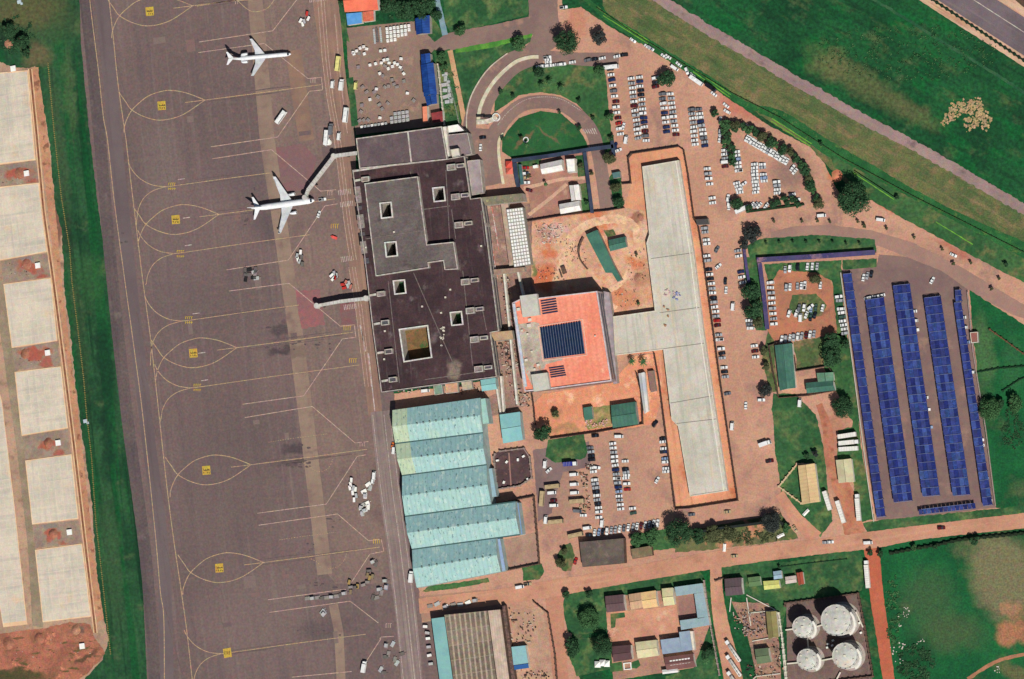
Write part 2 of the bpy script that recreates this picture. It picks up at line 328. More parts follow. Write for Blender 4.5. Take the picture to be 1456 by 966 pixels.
# little white chambers on the red yards
M_white = pmat('m_white', (248, 246, 238)); M_off = pmat('m_off', (222, 214, 196)); M_dark = pmat('m_dark', (38, 36, 38)); M_red = pmat('m_red', (196, 52, 44))
for i, (x, y) in enumerate([(20, 98), (39, 247), (55, 378), (69, 502), (84, 630), (100, 757), (118, 919)]):
    e = empty('utility_hut', ['small white hut at the head of the northernmost slab', 'small white hut on the red yard below the northernmost slab', 'small white hut on the red yard above the third slab', 'small white hut between the third and fourth slabs', 'small white hut between the fourth and fifth slabs', 'small white hut just above the southernmost slab', 'small white hut on the red spoil at the south end'][i], 'hut', 'small white huts on the cargo site')
    p = at(x, y); a = R(8)
    mb = MB(); mb.box((p.x, p.y, 0), (3, 3, 1.3), a); mb.build('wall', M_off, e)
    mb = MB(); mb.box((p.x, p.y, 1.3), (3.5, 3.5, .25), a); mb.build('roof', M_white, e)
# small plates at top-left, survey markers line in the grass
for x, y, l in [(28, 3, 'white utility cover in the grass in the top left corner'), (122, 599, 'small grey-blue cabinet at the edge of the green strip')]:
    mb = MB(); p = at(x, y); mb.box((p.x, p.y, 0), (2.6, 2.2, 1.0), .2); mb.box((p.x + 1.6, p.y - 1.2, 0), (1.4, 1.4, .8), .2); tag(mb.build('utility_cabinet', pmat('m_cab', (190, 205, 212))), l, 'cabinet')
mb = MB()
pp = subdiv([(69, 90), (78, 190), (88, 280), (100, 355), (103, 400), (113, 480), (120, 540), (124, 590), (131, 650), (137, 740), (146, 820), (158, 930)], 3.0, False)
for k, a in enumerate(pp):
    p = at(*a); mb.box((p.x, p.y, 0), (.35, .35, 1.1 + .3 * (k % 3)), 0)
    if k: q = at(*pp[k - 1]); d = p - q; c = (p + q) / 2; mb.box((c.x, c.y, .9), (d.length, .12, .12), math.atan2(d.y, d.x))
tag(mb.build('wire_fence', pmat('m_fencep', (176, 160, 96))), 'thin yellowish post and wire fence down the western grass strip', 'fence')

# ------------------------------------------------------------------ red-earth forecourt
M_dirt = gmat('m_dirt', (198, 150, 125), (186, 139, 116), s=.02, c3=(158, 122, 108), s2=.035, lo3=.52, hi3=.7, grain=.09, gs=1.0, streak=[(80, (200, 152, 126), .4, .02, .2, .52, .7), (-12, (164, 120, 100), .3, .03, .3, .54, .7)],
    blobs=[(925, 45, 40, 12, -38, (204, 128, 100), .7, .6), (1050, 150, 30, 14, -35, (190, 108, 88), .7, .5), (1190, 252, 12, 14, 0, (206, 116, 78), .9, .5), (1125, 245, 28, 26, 0, (128, 104, 98), .7, .6), (1265, 290, 40, 8, -30, (196, 106, 84), .7, .5), (820, 30, 14, 30, 0, (190, 124, 96), .6, .5),
           (790, 690, 30, 60, 0, (146, 116, 104), .65, .6), (860, 690, 60, 60, 0, (168, 132, 114), .5, .6), (900, 130, 20, 60, 0, (180, 136, 114), .4, .6), (1030, 250, 40, 50, 0, (184, 136, 112), .4, .6), (1190, 640, 18, 60, 0, (176, 116, 90), .6, .5), (1355, 355, 30, 5, -30, (176, 92, 74), .6, .5)])
sheet('forecourt', [(800, -40), (800, 14), (826, 10), (860, 34), (905, 60), (960, 84), (1012, 124), (1050, 150), (1093, 179), (1150, 208), (1172, 232), (1186, 262), (1196, 280), (1240, 286), (1300, 318), (1340, 338), (1384, 361), (1425, 381), (1480, 414), (1480, 730), (1456, 735), (1300, 765), (1240, 780), (1060, 800), (820, 832), (800, 832), (812, 900), (828, 990), (715, 990), (705, 868), (600, 885), (596, 845), (560, 560), (700, 540), (684, 280), (655, 180), (664, 100), (700, 60), (752, 44), (752, -40)], 0.018, M_dirt, 1.4)
M_gr = gmat('m_gr', (56, 98, 58), (42, 84, 50), s=.06, c3=(104, 120, 72), s2=.09, lo3=.46, hi3=.72, gs=.5, grain=.16, streak=[(40, (20, 72, 40), .5, .1, .2, .54, .68)])
M_gr2 = gmat('m_gr2', (66, 104, 60), (48, 90, 52), s=.05, c3=(110, 112, 70), s2=.08, lo3=.5, hi3=.68, gs=.5, grain=.16)
M_gr3 = gmat('m_gr3', (88, 104, 62), (70, 92, 56), s=.08, c3=(130, 112, 78), s2=.12, lo3=.48, hi3=.64, gs=.5, grain=.16)
M_asph = gmat('m_asph', (142, 116, 106), (128, 104, 98), s=.04, c3=(160, 126, 110), s2=.08, grain=.07)
M_asph2 = gmat('m_asph2', (160, 134, 128), (146, 122, 118), s=.05, grain=.1, c3=(122, 100, 98), s2=.07, streak=[(-31, (168, 140, 130), .5, .02, .4, .5, .7)])
# north-east: dry verge, old road, highway
M_verge = gmat('m_verge', (106, 108, 68), (82, 98, 60), s=.05, c3=(128, 112, 78), s2=.12, lo3=.48, hi3=.68, grain=.2, gs=1.2, streak=[(-31, (66, 92, 52), .7, .03, .15, .52, .66), (-31, (142, 120, 88), .55, .04, .25, .54, .7)])
sheet('dry_verge', [(850, -40), (930, -40), (930, 0), (990, 36), (1050, 68), (1110, 102), (1156, 135), (1222, 174), (1290, 210), (1350, 243), (1480, 318), (1480, 414), (1425, 381), (1384, 361), (1300, 318), (1240, 286), (1190, 250), (1150, 208), (1093, 172), (1040, 136), (960, 84), (905, 60), (870, 34), (858, 10)], 0.02, M_verge, 1.5)
M_hgreen = gmat('m_hgreen', (48, 104, 56), (34, 88, 46), s=.08, grain=.2, c3=(84, 116, 60), s2=.2)
ribbon('green_verge', [(822, -12, 6), (862, 24, 10), (900, 48, 12), (960, 86, 12), (1010, 116, 12), (1060, 148, 8), (1110, 166, 16), (1170, 206, 20), (1240, 246, 20), (1300, 282, 22), (1370, 320, 26), (1470, 366, 30)], 12, .028, M_hgreen, 1.2)
for seg in ([(858, 21), (890, 41), (922, 61)], [(986, 101), (1012, 119), (1038, 137)], [(1097, 171), (1125, 189), (1153, 207)], [(1213, 244), (1242, 263), (1272, 283)], [(1330, 318), (1356, 334), (1382, 350)]):
    for off in (-2.2, 1.2): ribbon('grass_bed', [(x_ - off * .5, y_ + off) for x_, y_ in seg], 1.3, .036, gmat('m_gbed', (120, 172, 62), (92, 150, 56), s=.3, grain=.15), .3)
ribbon('old_road', [(905, -26), (940, 0), (1005, 41), (1067, 77), (1129, 114), (1165, 134), (1222, 167), (1290, 202), (1350, 236), (1456, 298), (1500, 322)], 14.5, 0.032, M_asph2, 2.0)
M_cream = gmat('m_cream', (214, 176, 148), (196, 158, 130), s=.08, grain=.08, streak=[(-33, (174, 120, 92), .6, .02, .5, .5, .66)])
ribbon('runway_shoulder', [(1290, -56), (1373, -2), (1456, 50), (1540, 104)], 76, 0.03, M_cream, .5, False)
ribbon('runway', [(1290, -56), (1372, -2), (1456, 52), (1540, 106)], 46, 0.042, gmat('m_run', (118, 104, 108), (104, 92, 96), s=.04, grain=.08, streak=[(-33, (140, 124, 122), .5, .015, .4, .52, .7)]), .2, False)
ribbon('runway_marking', [(1290, -62), (1372, -8), (1456, 46), (1540, 100)], 1.1, 0.054, gmat('m_rmark', (208, 196, 180), (170, 156, 146), s=.4, grain=.1), .1, False)
ribbon('corner_heath', [(1400, -60), (1475, 0), (1540, 50)], 40, 0.034, gmat('m_heath', (92, 66, 58), (78, 74, 50), s=.06, grain=.2), 1.5, False)
BP = [(1337, 182), (1338, 172), (1350, 160), (1354, 143), (1366, 146), (1374, 144), (1388, 137), (1396, 146), (1399, 158), (1410, 166), (1405, 184), (1388, 180), (1376, 184), (1370, 178), (1374, 164), (1370, 158), (1356, 170)]
def inside(x, y, q):
    r_ = False
    for i_ in range(len(q)):
        x0, y0 = q[i_ - 1]; x1, y1 = q[i_]
        if (y0 > y) != (y1 > y) and x < (x1 - x0) * (y - y0) / (y1 - y0) + x0: r_ = not r_
    return r_
mb = MB(); rb_ = random.Random(5); k_ = 0
while k_ < 420:
    x_, y_ = rb_.uniform(1330, 1416), rb_.uniform(132, 190); e_ = rb_.gauss(0, 2.2), rb_.gauss(0, 2.2)
    if not inside(x_, y_, BP): continue
    k_ += 1; x_ += e_[0]; y_ += e_[1]; s_ = rb_.uniform(.6, 2.6)
    mb.prism(W([(x_ + s_ * rb_.uniform(.4, 1.2) * math.cos(t_ * .785), y_ + s_ * rb_.uniform(.4, 1.2) * math.sin(t_ * .785)) for t_ in range(8)]), 0, .06 + .0006 * k_, sides=False)
tag(mb.build('bare_patch', gmat('m_bare', (196, 166, 122), (160, 136, 98), s=.5, c3=(110, 116, 66), s2=.8, lo3=.58, hi3=.68, grain=.2)), kind='structure')
ribbon('field_track', [(1236, -4), (1290, 28), (1340, 60), (1400, 96), (1460, 134)], 4, .01, gmat('m_ftrack', (56, 96, 64), (36, 84, 54), s=.1, grain=.2), 1.2)
# entrance road from the north and the curved ramps
sheet('entrance_road', [(751, -20), (793, -20), (793, 22), (800, 60), (765, 84), (735, 80), (752, 62), (758, 50), (700, 62), (640, 72), (620, 72), (600, 60), (620, 52), (660, 42), (700, 36), (752, 24)], .03, M_asph, .8)
sheet('north_lawn', [(630, -20), (751, -20), (751, 22), (700, 34), (664, 42), (640, 46), (632, 30)], .032, M_gr, 1.0)
sheet('north_lawn', [(645, 74), (700, 64), (738, 52), (757, 50), (754, 60), (728, 76), (702, 92), (680, 116), (668, 140), (664, 182), (656, 130)], .034, M_gr, .8)
sheet('bright_verge', [(648, 76), (648, 70), (700, 60), (757, 48), (756, 54), (735, 58), (700, 68)], .04, gmat('m_bright', (98, 152, 60), (70, 126, 54), s=.1, grain=.15), 1.0)
ribbon('tan_path', [(640, 72), (650, 120), (660, 170), (664, 186)], 7, .042, gmat('m_tanpath', (204, 160, 122), (190, 148, 112), s=.1, grain=.1), .5)
sheet('park_lawn', [(720, 98), (745, 92), (800, 92), (856, 90), (862, 110), (866, 160), (872, 210), (862, 222), (850, 190), (838, 168), (820, 148), (798, 136), (768, 131), (738, 136), (716, 152), (703, 160), (704, 140), (710, 120)], .034, M_gr2, .8)
sheet('park_lawn', [(728, 225), (714, 216), (714, 200), (722, 186), (738, 168), (768, 158), (798, 162), (822, 182), (834, 202), (837, 212), (790, 220)], .034, gmat('m_gr4', (48, 98, 56), (36, 86, 48), s=.06, grain=.14, c3=(88, 98, 60), s2=.1, blobs=[(745, 200, 16, 2.5, 40, (120, 100, 70), .8), (776, 190, 20, 2.5, -35, (120, 102, 72), .7)]), .6)
ROAD1 = [(665, 205, 22), (669, 170, 18), (676, 140, 16), (692, 112, 15), (716, 88, 14), (742, 76, 13), (776, 80, 16), (820, 84, 18), (880, 86, 22)]
ribbon('ramp_road', ROAD1, 15, .044, M_asph, .3)
ribbon('ramp_road', [(686, 176, 17), (693, 148, 17), (708, 122, 17), (730, 100, 15), (752, 90, 12), (772, 88, 6)], 16, .044, M_asph, .3)
ribbon('horseshoe_road', [(702, 262, 28), (698, 222, 28), (702, 196, 24), (716, 172, 20), (740, 151, 19), (768, 145, 19), (798, 149, 19), (824, 166, 19), (842, 188, 19), (850, 215, 19), (857, 255, 19), (864, 302, 20)], 20, .048, M_asph, .3)
sheet('forecourt_road', [(662, 182), (700, 184), (706, 230), (708, 262), (686, 266), (682, 228), (668, 226)], .05, M_asph, .4)
ribbon('paved_lane', [(884, 300), (872, 250), (866, 200)], 10, .03, M_dirt, .4)
mb = MB()
for path in ([(667, 186), (670, 150), (686, 118), (708, 94), (736, 76), (722, 78)][:5], [(678, 172), (684, 146), (698, 120), (718, 98), (746, 82), (772, 79)]): pass
# kerbs and painted lines of the ramps
def kerb(path, wpx, h, mat, label, name='kerb', cat=None, closed=False, z=0.0, kind='structure'):
    L_, R_ = ribbon_pts(path, wpx, True, 3.0); mb = MB(); mb.prism(W(L_ + R_[::-1]), z, h)
    return tag(mb.build(name, mat), label, cat, None, kind)
M_kerb = gmat('m_kerb', (206, 196, 176), (186, 174, 154), s=.3, grain=.1)
kerb([(664, 190), (664, 164), (670, 138), (684, 112), (700, 93), (722, 76)], 1.3, .7, M_kerb, 'thin pale kerb wall round the outside of the curved ramp', 'ramp_wall', 'wall', kind=None)
kerb([(680, 174), (684, 150), (697, 124), (714, 104), (734, 88), (752, 82), (766, 81)], 5.0, .5, gmat('m_median', (214, 206, 180), (194, 184, 158), s=.2, grain=.1), 'broad pale median between the two curved ramps', 'ramp_median', 'median', kind=None)
kerb([(678, 174), (692, 173), (702, 170), (707, 167)], 6.5, .8, gmat('m_median2', (224, 216, 196), (190, 178, 160), s=.5, grain=.1), 'pale concrete end block closing off the inner ramp', 'ramp_end_block', 'kerb block', kind=None)
kerb([(716, 190), (710, 200), (710, 225), (716, 262)], 4.0, .4, gmat('m_median3', (220, 208, 176), (200, 186, 156), s=.3, grain=.1), 'pale yellow footpath kerb beside the inner lawn by the terminal', 'footpath', 'footpath', kind=None)
mb = MB()
for cx, cy, ang in ((684, 171, 0), (694, 172, 0)): p = at(cx, cy - 6); mb.box((p.x, p.y, 0), (5.5, 1.4, 1.2), 0)
tag(mb.build('barrier', M_dark), 'dark barrier closing the lower end of the inner ramp', 'barrier')
mb = MB(); ring = MB()
p = at(706, 167)
for k in range(16):
    a = k * math.tau / 16; ring.box((p.x + 2.2 * math.cos(a), p.y + 2.2 * math.sin(a), 0), (1.1, .7, 1.1), a + math.pi / 2)
tag(ring.build('planter_ring', M_white), 'small white ring planter at the end of the curved median', 'planter')
ring = MB(); p = at(748, 199)
for k in range(14):
    a = k * math.tau / 14; ring.box((p.x + 1.5 * math.cos(a), p.y + 1.5 * math.sin(a), 0), (.7, .5, .6), a + math.pi / 2)
tag(ring.build('planter_ring', M_white), 'small white ring of stones in the middle of the inner lawn', 'planter')
# zebra crossing and dashed line
M_yel = gmat('m_yel', (188, 159, 124), (164, 138, 114), s=.6, c3=(140, 118, 100), s2=1.2, lo3=.55, hi3=.75, grain=.15)
M_wline = gmat('m_wline', (200, 184, 174), (168, 150, 142), s=.5, grain=.15, c3=(150, 130, 124), s2=1.0, lo3=.6, hi3=.8)
M_pline = gmat('m_pline', (196, 166, 150), (170, 140, 128), s=.5, grain=.12)
M_gold = gmat('m_gold', (206, 174, 70), (180, 148, 66), s=.8, grain=.15)
mb = MB()
for k in range(6):
    ribbon('', [(829 + k * 3.2, 184 - k * .3), (833 + k * 3.2, 190 + k * .2)], 1.3, .062, None, 0, False, mb)
for k in range(5):
    ribbon('', [(838 + k * 3.2, 208 - k * .3), (839.5 + k * 3.2, 214 - k * .3)], 1.3, .062, None, 0, False, mb)
tag(mb.build('zebra_crossing', M_wline), kind='structure')
mb = MB()
pt = smooth_path([(708, 178), (724, 158), (748, 142), (775, 138), (800, 142), (826, 158)], 2.6)
for a, b in list(zip(pt[:-1], pt[1:]))[::1]: ribbon('', [a, ((a[0] * .4 + b[0] * .6), (a[1] * .4 + b[1] * .6))], .9, .06, None, 0, False, mb)
tag(mb.build('dashed_line', M_wline), kind='structure')
# ---------------- apron markings
Y = MB(); PL = MB(); G = MB(); WH = MB(); DK = MB()
def line(mb, pts, wd=1.0, curve=False, z=.05): ribbon('', pts, wd, z, None, 0, curve, mb, )
line(Y, [(127, -10), (130, 20), (140, 100), (147, 166), (153, 200), (163, 290), (177, 395), (190, 490), (203, 590), (220, 750), (228, 840), (233, 880), (234, 990)], 1.15, True)
line(Y, [(154, -10), (161, 52), (168, 120), (178, 190), (180, 205), (184, 240), (190, 290), (202, 390), (214, 480), (223, 560), (236, 680), (246, 760), (258, 842), (266, 900), (276, 990)], 1.15, True)
# ellipses (loop), left tip joins the centre line
def loop(tipx, tipy, cx, top, bot, jx, jy, jx2, jy2, lx, ly):
    """upper arc: line join (jx2,jy2) -> left side -> top -> tip ; lower arc: line join (jx,jy) -> bottom -> tip"""
    for off in ([(-122, -11), (-119.5, -7), (-113, 2), (-104, 14), (-84, 24.5), (-61, 28.5), (-32, 21), (0, 0)], [(-115, 46), (-114.5, 38), (-110, 25), (-104, 14.5), (-94, 4.5), (-80, -6), (-61, -12.5), (-47, -13.7), (-26, -10), (0, 0)]):
        line(Y, [(tipx + u, tipy + v) for u, v in off], 1.2, True)
    line(Y, [(tipx - 28, tipy + 3.5), (tipx, tipy)], 1.0)
    line(Y, [(tipx, tipy), (tipx + 70, tipy - 9), (tipx + 165, tipy - 22)], 1.1)
loop(274, 8.5, 210, -8, 37, 154, 0, 161, 48, 156, 20)
loop(291.5, 142.5, 232, 129, 170, 172, 136, 177, 180, 175, 150)
loop(311.5, 305, 258, 291, 333, 192, 293, 198, 355, 205, 312)
loop(337, 494.5, 285, 481, 524, 215, 488, 222, 530, 222, 505)
loop(357, 661, 300, 647, 690, 236, 655, 242, 700, 240, 672)
loop(375, 800, 320, 786, 829, 251, 789, 259, 840, 254, 812)
def yjoin(px, py, jx, jy, kx, ky, ex, ey):
    """stand lead-in: from the centre line at (jx,jy) down to (px,py), and (kx,ky) back up"""
    line(Y, [(px + u, py + v) for u, v in ((-60, -33), (-58, -28), (-52, -19), (-42, -9.5), (-27, -2), (-10, .5), (0, 0))], 1.15, True)
    w_ = px - kx
    line(Y, [(kx - 2, ky), (kx - 1, py + 44), (kx + .03 * w_, py + 31), (kx + .18 * w_, py + 17), (kx + .44 * w_, py + 7), (px - .22 * w_, py + 1.5), (px, py)], 1.0, True)
    line(Y, [(px, py), (px + (ex - px) * .5, py + (ey - py) * .52), (ex, ey)], 1.0)
yjoin(243, 265, 184, 233, 196, 320, 385, 246)
yjoin(256, 360, 198, 335, 209, 405, 440, 334)
yjoin(267, 456, 205, 420, 216, 520, 425, 434)
yjoin(280, 551, 222, 525, 230, 600, 512, 519)
yjoin(322, 929, 262, 872, 276, 990, 520, 902)
line(Y, [(280, 9), (322, 2), (360, 0)], 1.0)
line(Y, [(335, -2), (350, 12), (362, 17), (380, 12), (392, -3)], 1.0, True)
# grey-pink safety lines
for pts in [[(283, 60), (388, 44), (425, -4)], [(282, 75), (376, 62), (438, 112), (457, 110), (459, 128), (440, 130), (395, 195), (300, 209)], [(302, 226), (386, 213), (456, 272), (478, 270)],
            [(480, 290), (462, 293), (410, 370), (322, 384)], [(326, 414), (411, 403), (484, 464), (504, 462), (506, 480), (487, 482), (432, 563), (345, 575)], [(348, 594), (444, 578), (505, 630), (524, 628)],
            [(520, 647), (508, 649), (464, 717), (366, 730)], [(368, 747), (480, 731), (524, 769), (542, 767), (546, 784), (526, 788), (500, 828)], [(381, 853), (492, 838)], [(383, 871), (498, 855), (538, 886)], [(540, 909), (542, 906), (560, 905)],
            [(542, 908), (520, 942)], [(415, 963), (500, 955)], [(320, -8), (340, 2)]]:
    line(PL, pts, 1.1)
# service road lines
for off in (0, 5, 9):
    line(PL, [(451 + off, -10), (458 + off, 80), (465 + off, 140), (474 + off, 190), (481 + off, 245), (490 + off, 320), (498 + off, 370)], .8)
    line(PL, [(496 + off, 380), (506 + off, 440), (513 + off, 500), (519 + off, 550)], .8)
line(PL, [(476, 20), (484, 110), (494, 190)], 1.0)
for off in (0, 16, 25): line(WH, [(530 + off, 590), (541 + off, 690), (552 + off, 770), (562 + off, 850), (568 + off, 910), (575 + off, 980)], .6)
line(WH, [(524, 502), (533, 585)], 1.6); line(WH, [(512, 462), (520, 500)], 1.6)
# hatch ladders (crossings) along the service road
for x, y, n in ((497, 270, 8), (500, 287, 8), (501, 365, 7), (505, 433, 8), (456, -4, 10)):
    for k in range(n): line(WH, [(x - 12 + k * 2.4 - 4, y + .6 - k * .3), (x - 11 + k * 2.4 - 4, y + 8 - k * .3)], .9)
# gold stand boxes with dark figures
for x, y in [(213, 17), (230, 151), (250, 313), (275, 503), (293.5, 669.5), (312, 808.5)]:
    s_ = 6.2
    q = [(x - s_, y - s_), (x + s_ - 1, y - s_ - 1.2), (x + s_, y + s_ - 1), (x - s_ + 1, y + s_)]
    G.prism(W(q), .05, .14, sides=False)
    for dy in (-2.6, 1.6):                      # dark figures and arrow on the gold plate
        for dx in (-3.6, -1.2, 1.4, 3.4):
            if random.random() < .85: line(DK, [(x + dx, y + dy), (x + dx + random.choice((0, 1.2)), y + dy + 2.4)], .8, z=.066)
    line(DK, [(x - 4, y - .3), (x + 4, y - .9)], .9, z=.066)
for x, y in [(244, 265), (256, 361), (268, 455), (280, 551)]:
    for r in range(2):                          # paired gold figures painted beside the lead-in line
        for dx in (-4, -1.2, 1.6, 4.4):
            xx, yy = x + dx, y - 4.5 + r * 6.5
            line(G, [(xx, yy), (xx, yy + 3.4)], .9, z=.06); line(G, [(xx, yy + (r * 1.6)), (xx + 1.8, yy + (r * 1.6) - .2)], .8, z=.06)
q = [(317, 923), (328, 921), (330, 934), (319, 936)]; G.prism(W(q), .05, .14, sides=False)
for dx in (-3, 0, 3): line(DK, [(323 + dx, 926), (323 + dx, 931)], .9, z=.066)
for x, y in [(258, 255), (268, 349), (279, 446), (291, 541), (265, 310), (287, 502)]: line(WH, [(x - 5, y + .6), (x + 5, y - .8)], 1.2)
for x, y, t in [(502, 513, 4), (494, 467, 4), (447, 115, 3), (471, 275, 3), (476, 322, 4), (517, 632, 3), (536, 770, 4), (554, 890, 3), (340, 3, 2)]:
    for k in range(t): line(G if t == 4 else PL, [(x - 5 + k * 3, y - 3), (x - 5 + k * 3, y + 3)], .9); line(G if t == 4 else PL, [(x - 5 + k * 3, y - 3), (x - 3 + k * 3, y - 3.2)], .8)
# dotted arcs
for pts in [[(382, 629), (420, 623), (466, 617)], [(397, 768), (430, 763), (478, 757)], [(436, 792), (452, 800), (456, 808)], [(466, 809), (480, 806), (490, 796), (493, 786)], [(430, 657), (450, 670), (466, 667), (474, 652)]]:
    pp = smooth_path(pts, 3.2)
    for a, b in zip(pp[:-1], pp[1:]): line(Y, [a, ((a[0] + b[0]) / 2, (a[1] + b[1]) / 2)], .8)
for mb_, m_, n_ in ((Y, M_yel, 'taxi_line_marking'), (PL, M_pline, 'safety_line_marking'), (G, M_gold, 'stand_number_marking'), (WH, M_wline, 'white_line_marking'), (DK, M_dark, 'stand_digit_marking')):
    tag(mb_.build(n_, m_), kind='structure')
# rubber and oil stains: darker skid marks on the stands
M_stain = gmat('m_stain', (84, 72, 74), (98, 84, 84), s=.5, grain=.1)
tm = MB(); rt = random.Random(21)
for (tx, ty) in [(274, 8.5), (291.5, 142.5), (311.5, 305), (337, 494.5), (357, 661), (375, 800), (322, 929), (267, 456), (243, 265)]:
    for k in range(5):                          # tyre tracks following the lead-in lines
        o_ = rt.uniform(-5, 5); s0 = rt.uniform(-10, 60); l_ = rt.uniform(40, 100)
        ribbon('', [(tx + s0, ty + o_ - s0 * .13), (tx + s0 + l_ / 2, ty + o_ - (s0 + l_ / 2) * .13 + rt.uniform(-1, 1)), (tx + s0 + l_, ty + o_ - (s0 + l_) * .13)], rt.uniform(.5, 1.1), .042, None, .3, True, tm)
for k in range(26):                             # long turning marks along the taxi lane
    y_ = rt.uniform(0, 900); x_ = 150 + y_ * .118 + rt.uniform(-20, 60); l_ = rt.uniform(30, 110)
    ribbon('', [(x_, y_), (x_ + l_ * .12, y_ + l_ * .5), (x_ + l_ * .26, y_ + l_)], rt.uniform(.5, 1.2), .042, None, .3, True, tm)
tag(tm.build('tyre_mark', gmat('m_tyre', (102, 86, 84), (112, 95, 92), s=.3, grain=.1)), kind='structure')
rm = MB()
for k in range(34):                             # repaired slabs, a little lighter or redder
    x_ = rt.uniform(200, 500); y_ = rt.uniform(20, 940)
    if x_ < 190 + y_ * .1: continue
    w_, h_ = rt.choice((6, 9, 12, 17)), rt.choice((6, 9, 17)); rm.prism(W([(x_, y_), (x_ + w_, y_ - w_ * .13), (x_ + w_ + h_ * .11, y_ - w_ * .13 + h_), (x_ + h_ * .11, y_ + h_)]), 0, .056 + .0007 * k, sides=False, top=k % 3)
tag(rm.build('repaired_slab', [gmat('m_rp1', (126, 108, 102), grain=.08), gmat('m_rp2', (112, 94, 92), grain=.08), gmat('m_rp3', (128, 102, 97), grain=.08)]), kind='structure')
st = MB()
for (x, y, n, sx, sy) in [(396, 468, 10, 14, 6), (402, 496, 9, 16, 5), (420, 640, 9, 14, 5), (345, 315, 6, 9, 6), (450, 490, 8, 26, 8), (432, 660, 9, 18, 8), (470, 740, 6, 14, 8), (450, 830, 6, 20, 10), (456, 900, 8, 30, 8), (362, 270, 3, 4, 4), (178, 345, 3, 6, 10), (440, 780, 5, 12, 10)]:
    for k in range(n):
        a, b = x + random.gauss(0, sx * .5), y + random.gauss(0, sy * .5); r = random.uniform(.5, 1.6); l = random.uniform(1, 3.2)
        st.prism(W(jitter([(a + l * r * math.cos(t * .524), b + r * math.sin(t * .524)) for t in range(12)], .8, .9)), .034, .1 + .0007 * k, sides=False)
tag(st.build('oil_stain', M_stain), kind='structure')

# ---------------- more forecourt surfaces
M_asph3 = gmat('m_asph3', (136, 112, 108), (122, 100, 98), s=.05, c3=(150, 118, 104), s2=.06, grain=.07)
sheet('coach_yard', [(758, 640), (838, 628), (840, 664), (800, 672), (784, 730), (766, 742)], .03, M_asph3, 1.2)
sheet('road', [(1096, 330), (1130, 322), (1180, 320), (1240, 328), (1300, 346), (1370, 382), (1480, 448), (1480, 460), (1440, 448), (1375, 412), (1340, 388), (1300, 370), (1250, 350), (1180, 336), (1096, 346)], .03, gmat('m_grroad', (164, 128, 114), (152, 120, 108), s=.05, grain=.07), .8)
sheet('road', [(596, 848), (700, 838), (706, 866), (600, 884)], .028, gmat('m_sroad', (170, 130, 110), (154, 120, 106), s=.05, grain=.08), .8)
sheet('parking_apron', [(1197, 384), (1246, 380), (1250, 362), (1290, 366), (1340, 386), (1376, 412), (1382, 470), (1398, 600), (1416, 722), (1330, 732), (1246, 740), (1224, 600)], .04, gmat('m_cpark', (136, 110, 102), (124, 100, 96), s=.05, c3=(152, 120, 108), s2=.08, grain=.07), .5)
M_walk = gmat('m_walk', (206, 148, 122), (190, 134, 110), s=.05, grain=.1)
